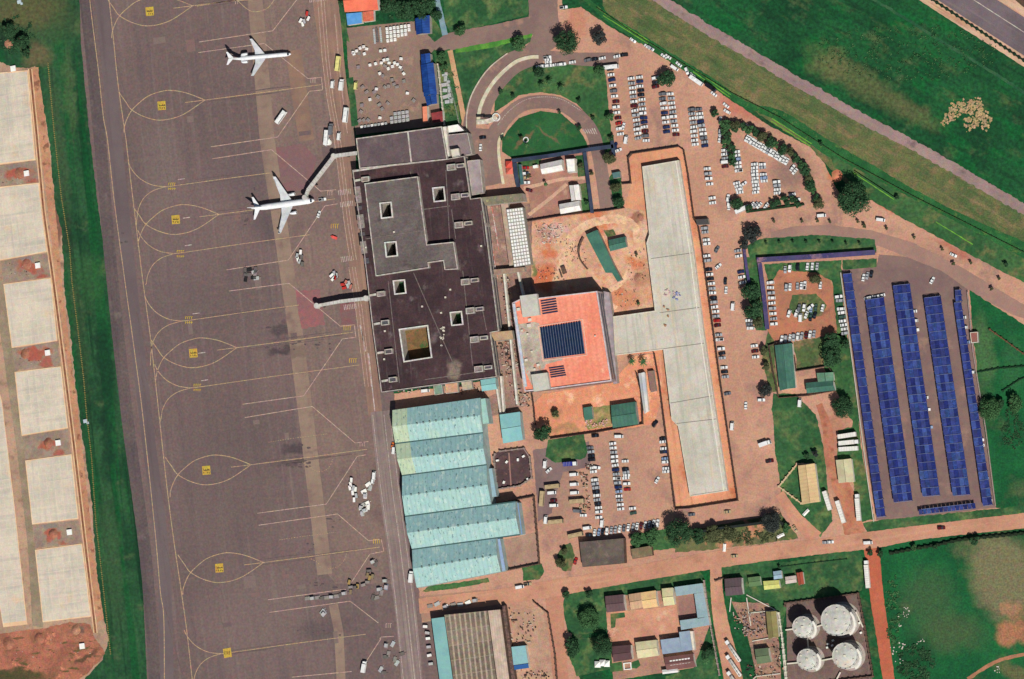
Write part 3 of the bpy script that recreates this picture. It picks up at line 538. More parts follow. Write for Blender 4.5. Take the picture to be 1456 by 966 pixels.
# lawn strip and car-park compounds of the east side
for pts, m in [([(1062, 350), (1080, 340), (1160, 334), (1244, 340), (1246, 358), (1074, 372), (1066, 368)], M_gr), ([(1057, 365), (1078, 366), (1082, 400), (1090, 470), (1075, 470), (1060, 410)], M_gr2),
               ([(1086, 376), (1196, 370), (1202, 480), (1190, 476), (1184, 400), (1160, 388), (1108, 384), (1098, 400), (1092, 398)], M_gr), ([(1197, 370), (1246, 368), (1247, 382), (1199, 388)], M_gr),
               ([(1092, 470), (1100, 486), (1106, 556), (1094, 560), (1084, 510)], M_gr3), ([(1128, 486), (1166, 480), (1172, 520), (1134, 528)], M_gr3), ([(1166, 480), (1204, 472), (1216, 540), (1225, 640), (1243, 738), (1226, 742), (1214, 700), (1212, 600), (1196, 570), (1170, 520)], M_gr2),
               ([(1100, 560), (1130, 560), (1160, 590), (1172, 640), (1176, 690), (1184, 740), (1166, 764), (1150, 742), (1112, 706), (1102, 640), (1098, 580)], M_gr), ([(1192, 612), (1216, 606), (1226, 660), (1190, 660)], M_gr2),
               ([(1126, 420), (1160, 418), (1176, 434), (1168, 450), (1140, 456), (1122, 442)], M_gr3), ([(1122, 800), (1100, 800), (1030, 806), (1000, 808), (1014, 812), (1030, 830), (1024, 802)][:1] + [(1060, 796), (1026, 804), (1024, 822), (1060, 846), (1080, 880), (1110, 900), (1120, 862), (1224, 840), (1228, 830), (1226, 790), (1212, 778)], M_gr),
               ([(803, 840), (860, 830), (990, 808), (1000, 818), (1002, 832), (962, 836), (864, 846), (862, 864), (864, 898), (828, 902), (808, 900), (800, 868)], M_gr), ([(812, 908), (866, 905), (872, 950), (820, 962), (808, 930)], M_gr), ([(984, 898), (1014, 896), (1024, 990), (950, 990), (946, 962), (986, 950)], M_gr),
               ([(742, 806), (770, 802), (774, 812), (768, 824), (744, 826)], M_gr2), ([(608, 834), (640, 830), (694, 822), (696, 828), (640, 838), (600, 842)], M_gr2),
               ([(780, 626), (830, 618), (836, 640), (832, 652), (790, 658), (776, 650)], M_gr), ([(792, 790), (800, 776), (812, 772), (818, 790), (812, 812), (800, 812), (794, 800)], M_gr3),
               ([(896, 760), (960, 750), (960, 780), (900, 786), (898, 774)], M_gr2), ([(960, 760), (1030, 745), (1110, 730), (1136, 766), (1066, 776), (1010, 782), (960, 786)], gmat('m_gr5', (112, 110, 74), (84, 100, 60), s=.1, c3=(190, 132, 100), s2=.09, lo3=.5, hi3=.62, grain=.16)),
               ([(1256, 782), (1262, 770), (1290, 762), (1342, 758), (1352, 768), (1450, 752), (1480, 745), (1480, 990), (1270, 990), (1262, 900), (1250, 800)], None), ([(1226, 744), (1250, 740), (1412, 724), (1480, 716), (1480, 728), (1300, 752), (1236, 762)], M_gr),
               ([(1378, 412), (1456, 462), (1480, 470), (1480, 726), (1414, 722), (1400, 620), (1384, 480)], None), ([(1185, 236), (1240, 286), (1300, 320), (1420, 384), (1480, 414), (1480, 380), (1180, 220)], M_gr2),
               ([(863, 260), (872, 244), (884, 250), (886, 296), (872, 300), (866, 290)], M_gr), ([(1094, 782), (1094, 780), (1096, 780)], M_gr2)]:
    if m is None:
        m = gmat('m_efield', (28, 96, 52), (16, 80, 44), s=.03, c3=(84, 98, 64), s2=.03, lo3=.54, hi3=.74, grain=.18, gs=.9,
                 blobs=[(1425, 820, 44, 60, 20, (122, 116, 84), .95, .3), (1440, 900, 22, 18, 30, (178, 118, 88), .85, .4), (1440, 866, 16, 10, -20, (180, 124, 94), .6, .4), (1320, 850, 34, 34, 0, (66, 94, 60), .7, .6), (1350, 900, 44, 24, 0, (76, 92, 60), .7, .6), (1300, 930, 24, 30, 0, (14, 58, 32), .6, .5), (1440, 520, 12, 40, 0, (50, 96, 60), .6, .5), (1400, 500, 14, 50, 6, (84, 112, 70), .6, .5), (1450, 960, 34, 14, -30, (104, 100, 66), .8, .4)])
    sheet('grass', pts, .036, m, 1.3)
sheet('car_park', [(1090, 392), (1108, 384), (1160, 388), (1182, 398), (1190, 430), (1194, 474), (1164, 480), (1100, 486), (1092, 470)], .03, gmat('m_cp2', (188, 122, 92), (170, 116, 90), s=.06, c3=(140, 96, 76), s2=.12, lo3=.56, hi3=.7, grain=.1), 1.4)
ribbon('field_path', [(1376, 966), (1400, 950), (1424, 938), (1460, 930)], 5, .05, gmat('m_fp', (176, 122, 92), (160, 112, 84), s=.2, grain=.1), .8)
ribbon('dirt_road', [(1238, 775, 22), (1242, 800, 20), (1247, 850, 19), (1256, 910, 18), (1266, 985, 16)], 20, .048, gmat('m_redroad', (190, 104, 76), (180, 98, 72), s=.06, c3=(200, 128, 100), s2=.08, grain=.09), .8)
ribbon('dirt_road', [(596, 862, 22), (700, 850, 22), (790, 836, 24), (860, 824, 22), (960, 806, 24), (1060, 790, 24), (1160, 778, 22), (1240, 768, 24), (1320, 756, 20), (1480, 738, 22)], 22, .05, gmat('m_mainroad', (200, 146, 118), (188, 136, 110), s=.04, c3=(178, 126, 102), s2=.08, grain=.08, streak=[(9, (212, 160, 132), .5, .01, .4, .5, .7)]), .8)
ribbon('dirt_road', [(1018, 805, 16), (1020, 850, 18), (1028, 900, 22), (1040, 950, 26), (1046, 990, 28)], 20, .044, gmat('m_lane5', (200, 148, 120), (186, 134, 108), s=.06, grain=.1), .8)
ribbon('dirt_road', [(1108, 702, 14), (1132, 736, 16), (1160, 766, 22)], 16, .044, gmat('m_lane6', (204, 148, 120), (190, 136, 110), s=.06, grain=.09), .6)
ribbon('dirt_road', [(788, 826, 28), (790, 880, 24), (800, 990, 22)], 24, .044, gmat('m_lane7', (194, 138, 112), (180, 128, 104), s=.06, grain=.09), .8)
ribbon('dirt_track', [(1165, 575, 8), (1176, 610, 14), (1182, 660, 16), (1200, 700, 26), (1216, 760, 30)], 14, .044, gmat('m_lane8', (188, 126, 98), (174, 112, 86), s=.1, c3=(156, 96, 74), s2=.2, grain=.12), 1.4)
# construction earth round the long roof
M_orange = gmat('m_orange', (222, 158, 122), (208, 144, 110), s=.04, c3=(192, 112, 76), s2=.08, lo3=.55, hi3=.7, grain=.1, streak=[(83, (182, 110, 80), .5, .02, .3, .54, .68)])
sheet('building_site', [(895, 226), (900, 219), (966, 209), (974, 216), (990, 316), (1000, 360), (1024, 536), (1050, 712), (962, 723), (938, 542), (931, 502), (868, 506), (862, 450), (760, 400), (754, 316), (862, 296), (887, 294), (898, 262)], .026, M_orange, .8)
sheet('site_ground', [(756, 316), (886, 296), (916, 300), (924, 340), (932, 440), (862, 450), (850, 408), (765, 424), (756, 400)], .052, gmat('m_site', (220, 174, 140), (200, 154, 126), s=.07, c3=(206, 122, 84), s2=.06, lo3=.5, hi3=.66, grain=.13,
    blobs=[(775, 395, 18, 20, 0, (200, 104, 66), .85, .5), (880, 425, 30, 16, 0, (200, 124, 88), .7, .5), (775, 330, 20, 10, 0, (170, 132, 118), .7, .5), (795, 325, 14, 10, 0, (212, 176, 164), .7, .5), (905, 308, 6, 8, 0, (150, 100, 80), .8, .4), (912, 395, 12, 12, 0, (176, 116, 92), .6), (920, 330, 14, 12, 0, (226, 188, 158), .7, .5), (760, 385, 5, 10, 0, (90, 110, 60), .8, .4)]), 1.0)
sheet('site_ground', [(772, 560), (870, 545), (904, 506), (936, 502), (942, 560), (930, 604), (786, 624), (762, 606), (758, 575)], .052, gmat('m_site2', (224, 152, 116), (212, 140, 106), s=.06, c3=(236, 182, 148), s2=.1, lo3=.54, hi3=.7, grain=.12, blobs=[(790, 588, 10, 8, 0, (140, 120, 80), .8), (805, 612, 20, 6, 0, (120, 112, 72), .5)]), 1.0)
sheet('compound_yard', [(734, 232), (836, 216), (842, 300), (758, 314), (750, 270), (738, 268)], .054, gmat('m_cyard', (174, 128, 110), (156, 112, 98), s=.06, c3=(190, 150, 126), s2=.08, grain=.1), .6)
ribbon('yard_path', [(745, 268), (770, 262), (800, 255), (832, 253)], 5, .06, gmat('m_ypath', (206, 164, 138), (194, 152, 128), s=.1, grain=.1), .6)
ribbon('yard_path', [(752, 306), (780, 284), (806, 262)], 5, .066, MATS['m_ypath'], .6)
sheet('yard_lawn', [(735, 233), (742, 229), (770, 226), (768, 234), (748, 238), (744, 262), (738, 264)], .06, M_gr2, .5)
sheet('yard_lawn', [(818, 222), (832, 220), (836, 250), (822, 252)], .06, M_gr2, .5); sheet('yard_lawn', [(824, 262), (836, 260), (842, 300), (828, 303)], .06, M_gr2, .5)
sheet('service_yard', [(686, 292), (712, 288), (756, 290), (757, 316), (764, 418), (740, 422), (728, 432), (744, 556), (752, 576), (700, 592), (692, 566), (706, 560), (708, 480), (694, 360)], .05, gmat('m_syard', (160, 128, 112), (136, 108, 98), s=.08, c3=(186, 156, 134), s2=.12, lo3=.54, hi3=.7, grain=.14, streak=[(82, (110, 86, 82), .5, .04, .3, .54, .66)]), .5)
# cargo yard and northern lawns
sheet('cargo_yard', [(492, 40), (590, 30), (632, 58), (612, 76), (622, 140), (630, 178), (506, 192), (500, 150), (494, 80)], .024, gmat('m_cyard2', (146, 120, 106), (134, 110, 98), s=.05, c3=(160, 130, 112), s2=.1, grain=.1), .6)
sheet('grass', [(478, -20), (491, -20), (493, 40), (497, 60), (488, 56)], .036, M_gr, .8); sheet('grass', [(494, 112), (502, 110), (510, 178), (500, 180)], .036, M_gr, .8)
sheet('grass', [(612, 20), (632, 50), (618, 60), (608, 50)], .036, M_gr, .8); sheet('grass', [(616, 74), (640, 70), (656, 180), (634, 180), (626, 120)], .038, M_gr2, .8)
ribbon('blue_path', [(619, -10), (626, 20), (633, 50)], 8, .05, gmat('m_bpath', (132, 158, 168), (116, 142, 152), s=.2, grain=.1), .4)
sheet('hangar_yard', [(700, 770), (735, 764), (766, 756), (768, 802), (724, 812), (706, 814)], .04, gmat('m_hy', (172, 138, 118), (156, 124, 108), s=.08, grain=.1), .5)
sheet('walled_yard', [(703, 645), (712, 641), (746, 638), (754, 650), (756, 678), (740, 690), (708, 696)], .055, gmat('m_wy', (92, 70, 70), (78, 60, 62), s=.1, c3=(120, 92, 84), s2=.2, grain=.12), .6)
sheet('pump_yard', [(1040, 856), (1092, 858), (1104, 880), (1108, 920), (1112, 980), (1080, 980), (1062, 900)], .06, gmat('m_py', (166, 128, 106), (144, 112, 96), s=.1, c3=(120, 96, 88), s2=.2, grain=.2), 1.0)
sheet('tank_yard', [(1118, 858), (1221, 843), (1232, 900), (1242, 980), (1120, 980)], .058, gmat('m_ty', (120, 98, 91), (104, 84, 79), s=.1, c3=(122, 98, 88), s2=.2, grain=.12, brick=(82, 11, 9, (140, 120, 108), .35, .3)), .4)
sheet('compound_court', [(862, 870), (896, 868), (936, 865), (962, 860), (968, 896), (966, 900), (936, 912), (904, 918), (870, 920), (864, 900)], .055, gmat('m_cc', (206, 150, 122), (190, 136, 110), s=.08, c3=(214, 166, 140), s2=.1, grain=.1), .5)
sheet('compound_court', [(864, 850), (1000, 832), (1010, 888), (986, 950), (872, 968)], .046, gmat('m_cc2', (178, 134, 112), (160, 122, 104), s=.08, grain=.12), .6)
sheet('rear_yard', [(727, 868), (770, 862), (780, 900), (788, 990), (728, 990)], .044, gmat('m_ry', (190, 152, 126), (176, 138, 116), s=.08, c3=(160, 120, 100), s2=.15, grain=.12), .8)
# ------------------------------------------------------------------ buildings
def shrink(q, d):
    """inset a px polygon towards its inside by about d px"""
    n = len(q); ar = sum(q[i][0] * q[(i + 1) % n][1] - q[(i + 1) % n][0] * q[i][1] for i in range(n)); s = 1 if ar > 0 else -1
    out = []
    for i in range(n):
        a, b, c = q[i - 1], q[i], q[(i + 1) % n]
        def nrm(p, r): dx, dy = r[0] - p[0], r[1] - p[1]; L = math.hypot(dx, dy) or 1; return (-dy / L * s, dx / L * s)
        n1, n2 = nrm(a, b), nrm(b, c); k = 1 + n1[0] * n2[0] + n1[1] * n2[1]; k = max(k, .35)
        out.append((b[0] + (n1[0] + n2[0]) / k * d, b[1] + (n1[1] + n2[1]) / k * d))
    return out
def wsh(q, h): return W(q, h)
def rim(mb, q, z0, z1, d, mi=0, out=0.0):
    """raised kerb round a px polygon traced at height z1"""
    a = W(shrink(q, -out) if out else q, z1); b = W(shrink(q, d), z1)
    n = len(a)
    for i in range(n):
        j = (i + 1) % n
        p, r, s_, t = a[i], a[j], b[j], b[i]
        mb.add([(p[0], p[1], z1), (r[0], r[1], z1), (s_[0], s_[1], z1), (t[0], t[1], z1), (p[0], p[1], z0), (r[0], r[1], z0), (s_[0], s_[1], z0), (t[0], t[1], z0)], [(0, 1, 2, 3), (0, 4, 5, 1), (2, 6, 7, 3)], mi)
def flat(name, label, cat, q, h, wall, roof, par=None, group=None, pd=1.2, ph=.7, z0=0.0, holes=(), parent=None, hole_h=None, extra=True):
    e = parent or empty(name, label, cat, group)
    Hs = [W(hh, h) for hh in holes]
    mb = MB(); mb.prism(W(q, h), z0, h - .05, holes=Hs, topface=False); mb.build('wall', wall, e)
    mb = MB(); mb.prism(W(shrink(q, .1), h), h - .3, h, holes=Hs); mb.build('roof', roof, e)
    if par:
        mb = MB(); rim(mb, q, h - .05, h + ph, pd)
        for hh in holes: rim(mb, shrink(hh, -1.6), h - .04, h + ph, 1.6)
        mb.build('parapet', par, e)
    return e
def gable(name, label, cat, q, h, rh, wall, roof, group=None, along=0, parent=None, over=.4):
    """q = NW NE SE SW px corners at eave height; ridge runs along W-E when along = 0 else N-S"""
    e = parent or empty(name, label, cat, group)
    p = [Vector((a[0], a[1], h)) for a in W(q, h)]
    if along: p = [p[1], p[2], p[3], p[0]]
    nw, ne, se, sw = p
    r1 = (nw + sw) / 2 + Vector((0, 0, rh)); r2 = (ne + se) / 2 + Vector((0, 0, rh))
    mb = MB(); mb.prism([(a.x, a.y) for a in p], 0, h, topface=False); mb.add([nw, sw, r1], [(0, 1, 2)]); mb.add([ne, r2, se], [(0, 1, 2)]); mb.build('wall', wall, e)
    mb = MB(); ce = (nw + se) / 2
    def o(v): d = (v - ce); d.z = 0; return v + d.normalized() * over + Vector((0, 0, .12))
    mb.add([o(nw), o(ne), r2 + (o(ne) - ne) * .4 + Vector((0, 0, .1)), r1 + (o(nw) - nw) * .4 + Vector((0, 0, .1))], [(0, 1, 2, 3)])
    mb.add([o(sw), o(se), r2 + (o(se) - se) * .4 + Vector((0, 0, .1)), r1 + (o(sw) - sw) * .4 + Vector((0, 0, .1))], [(3, 2, 1, 0)])
    mb.build('roof', roof, e)
    return e
def pbox(mb, x, y, wx, wy, z0, hh, ang=8, mi=0):
    """box whose TOP centre shows at px x,y; size in px"""
    p = at(x, y, z0 + hh); mb.box((p.x, p.y, z0), (wx * MPX, wy * MPX, hh), R(ang), mi)
M_wallg = gmat('m_wallg', (176, 168, 156), (160, 150, 140), s=.3, grain=.1)
M_wallw = gmat('m_wallw', (226, 220, 206), (206, 198, 182), s=.3, grain=.08)
M_par = gmat('m_par', (206, 198, 186), (170, 160, 150), s=.4, grain=.12)
M_rdark = gmat('m_rdark', (78, 58, 60), (62, 46, 49), s=.06, c3=(112, 96, 96), s2=.1, lo3=.58, hi3=.76, grain=.14, gs=1.2, streak=[(82, (112, 98, 98), .4, .05, .5, .56, .72), (-8, (60, 46, 52), .5, .04, .3, .52, .7)], blobs=[(652, 528, 9, 14, 0, (150, 134, 118), .7, .5), (626, 480, 8, 10, 0, (128, 112, 108), .6, .5), (650, 318, 16, 16, 0, (60, 44, 48), .6, .3), (560, 245, 40, 5, 8, (92, 66, 64), .5, .5), (536, 480, 10, 60, 6, (104, 88, 86), .5, .5), (600, 395, 30, 8, 0, (56, 42, 46), .5, .5), (648, 262, 8, 20, 0, (58, 44, 48), .5, .4)])
M_rgrey = gmat('m_rgrey', (112, 102, 98), (98, 88, 86), s=.07, c3=(84, 74, 72), s2=.1, lo3=.56, hi3=.72, grain=.12, gs=1.2, streak=[(-8, (128, 120, 112), .4, .05, .3, .54, .72)])
M_rnorth = gmat('m_rnorth', (108, 92, 94), (96, 82, 84), s=.08, c3=(124, 108, 106), s2=.12, lo3=.56, hi3=.74, grain=.1, streak=[(82, (84, 70, 74), .4, .06, .5, .54, .7)])
M_court = gmat('m_court', (48, 92, 56), (34, 70, 44), s=.3, grain=.2); M_courtb = gmat('m_courtb', (134, 100, 66), (112, 90, 58), s=.15, c3=(70, 96, 52), s2=.2, lo3=.55, hi3=.65, grain=.16)
WELLS = [[(541, 290), (555, 288.6), (557, 308), (543, 309.6)], [(548, 346), (562, 344.6), (564, 363), (550, 364.6)], [(616, 268.4), (630, 267), (632, 284.6), (618, 286)], [(560, 400.4), (574, 399), (576, 416), (562, 417.6)],
         [(641, 445.4), (655, 444), (657, 460.6), (643, 462)], [(568.6, 469.4), (607, 464), (612.6, 507.6), (575, 513.6)]]
term = empty('terminal_building', 'large dark flat-roofed passenger terminal with light wells and stair heads on its roof', 'airport terminal')
MAIN = [(501, 242), (632, 227), (660, 222), (669, 283), (684, 281), (690, 320), (699, 392), (709, 471), (697, 473), (706, 536), (542, 558), (530, 470), (518, 364)]
def wallglass(par, q, h, z0=3.4, z1=4.9):  # one ribbon window per facade, set just proud of it
    p = W(q, h); n = len(p)
    ar = sum(p[i][0] * p[(i + 1) % n][1] - p[(i + 1) % n][0] * p[i][1] for i in range(n)); s = 1 if ar > 0 else -1
    for i in range(n):
        a, b = Vector(p[i]), Vector(p[(i + 1) % n]); d = b - a; L_ = d.length
        if L_ < 12: continue
        u = d / L_; nn = Vector((u.y, -u.x)) * s; c = (a + b) / 2 + nn * .05
        mb = MB(); mb.box((c.x, c.y, z0), (L_ - 2.4, .16, z1 - z0), math.atan2(u.y, u.x)); mb.build('window_band', M_glass, par)
M_glass = pmat('m_glass', (52, 66, 78), rough=.15, grain=0, spec=.6)
mb = MB(); holes = [W(w_, 9.0) for w_ in (WELLS[2], WELLS[3], WELLS[4], WELLS[5])]
h2 = [W(w_, 12.0) for w_ in WELLS[:2]]
UPPER = [(518, 261), (594, 251), (599, 290), (607, 348), (645, 344), (651, 383), (632, 384), (630, 371), (609, 374), (610, 381), (534, 393), (525, 320)]
low_under = W(UPPER, 12.0)
mb.prism(W(MAIN, 9.0), 0, 8.95, holes=holes, topface=False); 
mb.prism(low_under, 8.9, 11.95, holes=h2, topface=False)
for hh in h2: pass
mb.build('wall', M_wallg, term)
mb = MB(); mb.prism(W(shrink(MAIN, .2), 9.0), 8.7, 9.0, holes=holes + [W(shrink(UPPER, 1.0), 12.0)], sides=False); mb.build('roof', M_rdark, term)
mb = MB(); mb.prism(W(shrink(UPPER, .2), 12.0), 11.7, 12.0, holes=h2, sides=False); mb.build('upper_roof', M_rgrey, term)
for q in W(WELLS[0], 12.0), W(WELLS[1], 12.0): mb = MB(); mb.prism(q, 0, 11.9, topface=False); mb.build('light_well_wall', M_wallg, term)
mb = MB(); rim(mb, MAIN, 8.9, 9.7, .8); rim(mb, UPPER, 11.9, 12.6, 1.2)
mb.build('parapet', M_par, term)
for i, w_ in enumerate(WELLS):
    hz = 12.0 if i < 2 else 9.0
    mb = MB(); rim(mb, shrink(w_, -1.7), hz, hz + .8, 1.7); mb.build('light_well_kerb', gmat('m_wkerb', (224, 220, 212), (196, 190, 182), s=.5, grain=.1), term)
    cc = [(a[0] + (sum(p[0] for p in w_) / 4 - a[0]) * -.4 + 5, a[1]) for a in w_]
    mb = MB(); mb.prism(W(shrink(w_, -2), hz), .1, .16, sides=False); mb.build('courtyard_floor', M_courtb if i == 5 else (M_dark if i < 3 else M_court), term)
wallglass(term, MAIN, 9.0, 1.0, 2.6); wallglass(term, MAIN, 9.0, 5.0, 6.8)
# roof expansion joints and pipes
mb = MB()
for a, b in [((588, 388), (628, 480)), ((628, 480), (648, 525)), ((658, 385), (672, 520)), ((552, 400), (568, 545)), ((634, 242), (640, 350)), ((602, 298), (640, 293)), ((520, 340), (606, 327)), ((586, 254), (583, 244)), ((604, 540), (690, 528)), ((686, 440), (692, 470)), ((690, 350), (684, 300)), ((642, 298), (648, 340))]:
    za = 12.0 if b == (606, 327) else 9.0
    p, q = at(*a, za), at(*b, za); d = q - p; c = (p + q) / 2; mb.box((c.x, c.y, za), (d.length, .5, .12), math.atan2(d.y, d.x))
mb.build('roof_joint', gmat('m_joint', (128, 116, 110), (104, 92, 90), s=.8, grain=.15), term)
# stair heads: pairs of boxes with pale rims
def rimbox(x, y, wx, wy, z0, hh, inner, ang=8, parent=None):
    q = [(x - wx / 2, y - wy / 2 + .12 * wx / 2), (x + wx / 2, y - wy / 2 - .12 * wx / 2), (x + wx / 2 + .5, y + wy / 2 - .12 * wx / 2), (x - wx / 2 + .5, y + wy / 2 + .12 * wx / 2)]
    mb = MB(); zt = z0 + hh
    mb.prism(W(q, zt), z0 - .1, zt - .4, 0, 1); rim(mb, q, zt - .5, zt, 1.1, 2)
    mb.prism(W(shrink(q, .1), zt), zt - .4, zt - .4, topface=False)
    return mb.build('stair_head', [M_wallg, inner, M_par], parent or term)
M_inn = gmat('m_inn', (150, 138, 132), (128, 116, 112), s=.5, grain=.12); M_inn2 = gmat('m_inn2', (96, 92, 96), (82, 78, 82), s=.5, grain=.12)
for x, y in [(641, 238), (647, 280), (652, 320), (661, 401), (668, 442), (674, 483), (680, 525)]:
    rimbox(x, y, 12, 8.5, 9.0, 2.4, M_inn); rimbox(x + 13.5, y - 2.4, 11, 5.5, 9.0, 1.8, M_inn2)
for x, y in [(519, 255), (541, 418), (547, 459), (552, 500), (558, 540)]:
    rimbox(x, y, 11, 7, 9.0, 2.2, M_inn2 if y > 430 else M_inn); mb = MB(); pbox(mb, x - 11, y + 1.5, 10, 3, 9.0, .8); mb.build('stair_link', M_par, term)
for x, y, ww, hh in [(511, 296, 8, 6), (515, 333, 8, 5), (521, 371, 8, 8), (513, 315, 10, 20), (517, 352, 9, 18), (509, 277, 9, 24)]:
    mb = MB(); pbox(mb, x, y, ww, hh, 9.0, .5); mb.build('roof_plant', M_inn if hh > 10 else M_inn2, term)
mb = MB()
for x, y in [(547, 471), (546, 511), (633, 423), (627, 445), (630, 470), (627, 481), (631, 466), (600, 436), (684, 350), (520, 352), (640, 412), (560, 330)]: pbox(mb, x, y, 2.4, 2.4, 9.0 if x != 560 else 12.0, .8); mb.build('roof_vent', M_off, term); mb = MB()
for k in range(14): pbox(mb, 628 + random.gauss(0, 3), 476 + random.gauss(0, 6), random.uniform(1, 2.4), random.uniform(1, 2.4), 9.0, .5)
tag(mb.build('roof_debris', M_off, term), kind='stuff')
# north block
nb = flat('terminal_north_block', 'grey flat-roofed north wing of the terminal beside the cargo yard', 'terminal wing', [(506, 197), (628, 180), (636, 227), (511, 240)], 11.0, M_wallg, M_rnorth, M_par, pd=1.2)
mb = MB(); q = [at(*a, 11.0) for a in ((580, 187), (585, 231))]; d = q[1] - q[0]; c = (q[0] + q[1]) / 2; mb.box((c.x, c.y, 11.0), (d.length, .9, .35), math.atan2(d.y, d.x)); mb.build('roof_joint', M_par, nb)
wallglass(nb, [(506, 197), (628, 180), (636, 227), (511, 240)], 11.0, 3, 5)
e = flat('service_bridge', 'pale strip roof between the terminal and its north wing', 'roof strip', [(502, 242.5), (575, 231.5), (575, 233.5), (502, 245)], 9.9, M_wallg, M_par, None)
# terminal east annexes by the drop-off road
flat('terminal_canopy', 'grey drop-off canopy at the north-east corner of the terminal', 'canopy', [(635, 192), (665, 189), (671, 219), (662, 221), (640, 224)], 7.0, M_wallg, gmat('m_can1', (142, 126, 124), (126, 112, 112), s=.1, grain=.1), M_par, pd=.8, ph=.4)
flat('terminal_canopy', 'light grey drop-off canopy along the east front of the terminal', 'canopy', [(664, 229), (682, 227), (687, 275), (671, 278)], 6.0, M_wallg, gmat('m_can2', (168, 154, 154), (148, 132, 132), s=.1, grain=.08), M_par, pd=.8, ph=.3)
e = flat('roof_hut', 'small pale concrete hut on top of the north-east terminal canopy', 'roof hut', [(640, 213), (652, 211), (654, 222), (643, 224)], 10.5, M_wallg, M_off, M_par, pd=.8, ph=.3, z0=7.0)
flat('roof_hut', 'narrow white stair hut at the corner of the north wing roof', 'roof hut', [(628, 181), (634, 180), (639, 222), (633, 223)], 9.0, M_wallw, M_wallw, None)
flat('link_building', 'low white link roof in front of the grey canopy at the entrance court', 'link building', [(634, 180), (651, 177), (660, 186), (637, 190)], 5.0, M_wallw, M_white, None)
flat('covered_walkway', 'green-grey flat walkway roof reaching east from the terminal into the compound', 'walkway roof', [(684, 281), (742, 275), (744, 286), (690, 292)], 7.5, M_wallg, gmat('m_cw1', (142, 132, 108), (120, 112, 94), s=.15, c3=(170, 164, 120), s2=.3, grain=.12), None)
mb = MB()
for a, b in [((692, 292), (705, 380)), ((705, 380), (709, 396))]:
    p, q = at(*a), at(*b); d = q - p; c = (p + q) / 2; mb.box((c.x, c.y, 0), (d.length, .5, 1.6), math.atan2(d.y, d.x))
p, q = at(700, 294), at(710, 356); d = q - p; c = (p + q) / 2; mb.box((c.x, c.y, 0), (d.length, .4, 1.2), math.atan2(d.y, d.x))
tag(mb.build('barrier', gmat('m_barr', (206, 130, 116), (222, 206, 196), s=.5, lo=.45, hi=.55, grain=.1)), 'red and white barrier rails beside the service yard east of the terminal', 'barrier')
# white grid skylight roof
e = empty('grid_roof_hall', 'long pale hall with a white grid of roof panels, east of the terminal', 'hall')
q = [(720, 298), (743, 295), (755, 376), (731, 380)]
mb = MB(); mb.prism(W(q, 5.0), 0, 4.95); mb.build('wall', gmat('m_grwall', (150, 146, 136), grain=.1), e)
mb = MB(); a, b, c_, d_ = [Vector((p[0], p[1], 5.0)) for p in W(q, 5.0)]
for i in range(6):
    for j in range(17):
        u0, u1, v0, v1 = (i + .14) / 6, (i + .86) / 6, (j + .14) / 17, (j + .86) / 17
        f = lambda u, v: (a * (1 - u) + b * u) * (1 - v) + (d_ * (1 - u) + c_ * u) * v
        p4 = [f(u0, v0), f(u1, v0), f(u1, v1), f(u0, v1)]
        mb.prism([(k.x, k.y) for k in p4], 4.9, 5.15)
mb.build('skylight_panels', M_white, e)
flat('plant_room', 'pale small flat roof at the north end of the white grid hall', 'plant room', [(712, 290), (722, 288), (735, 376), (724, 378)], 3.2, M_wallg, gmat('m_pl1', (188, 166, 146), (166, 140, 122), s=.2, grain=.12), None)
# ---------------- departures building with red roof
RB = [(728, 431), (740, 425), (764, 424), (849, 414), (869.5, 542), (781.5, 553.5), (746, 557), (744, 548)]
red = empty('departures_building', 'tall building with coral red roof, solar panels and grey western terrace', 'airport building')
mb = MB(); mb.prism(W(RB, 14.0), 0, 13.95, topface=False); mb.build('wall', gmat('m_rbw', (178, 162, 158), (150, 134, 132), s=.2, grain=.1), red)
mb = MB(); mb.prism(W(shrink(RB, .2), 14.0), 13.7, 14.0, sides=False); mb.build('roof', gmat('m_coral', (242, 154, 126), (236, 140, 112), s=.06, c3=(246, 176, 148), s2=.1, lo3=.52, hi3=.75, grain=.07, gs=.8, wave=[(7, 4.0, (222, 128, 104), .35)], streak=[(-8, (220, 130, 106), .4, .05, .3, .54, .7), (82, (214, 150, 130), .4, .06, .5, .56, .7)]), red)
mb = MB(); mb.prism(W(jitter(subdiv([(734, 462), (756, 458), (767, 460), (768, 466), (774, 511), (800, 508), (800, 512), (776, 518), (772, 530), (756, 548), (748, 530), (740, 495)], 3), .8), 14.0), 14.0, 14.06); mb.build('terrace', gmat('m_terr', (190, 178, 160), (166, 150, 134), s=.12, c3=(206, 128, 106), s2=.15, lo3=.56, hi3=.68, grain=.12), red)
mb = MB(); rim(mb, RB, 13.95, 14.7, 1.6); mb.build('parapet', gmat('m_rbp', (214, 200, 200), (196, 178, 178), s=.3, grain=.08), red)
wallglass(red, RB, 14.0, 2, 4); wallglass(red, RB, 14.0, 6, 8); wallglass(red, RB, 14.0, 10, 12)
for q, hh in (([(739, 421), (763, 418), (767, 448), (743, 451)], 17.0), ([(755, 533), (778, 530), (782, 553), (759, 557)], 17.0)):
    mb = MB(); mb.prism(W(q, hh), 14.0, hh); mb.build('lift_overrun', gmat('m_lift', (200, 196, 184), (188, 184, 172), s=.2, grain=.07), red)
M_pv = pmat('m_pv', (34, 52, 84), rough=.25, spec=.6, grain=.08)
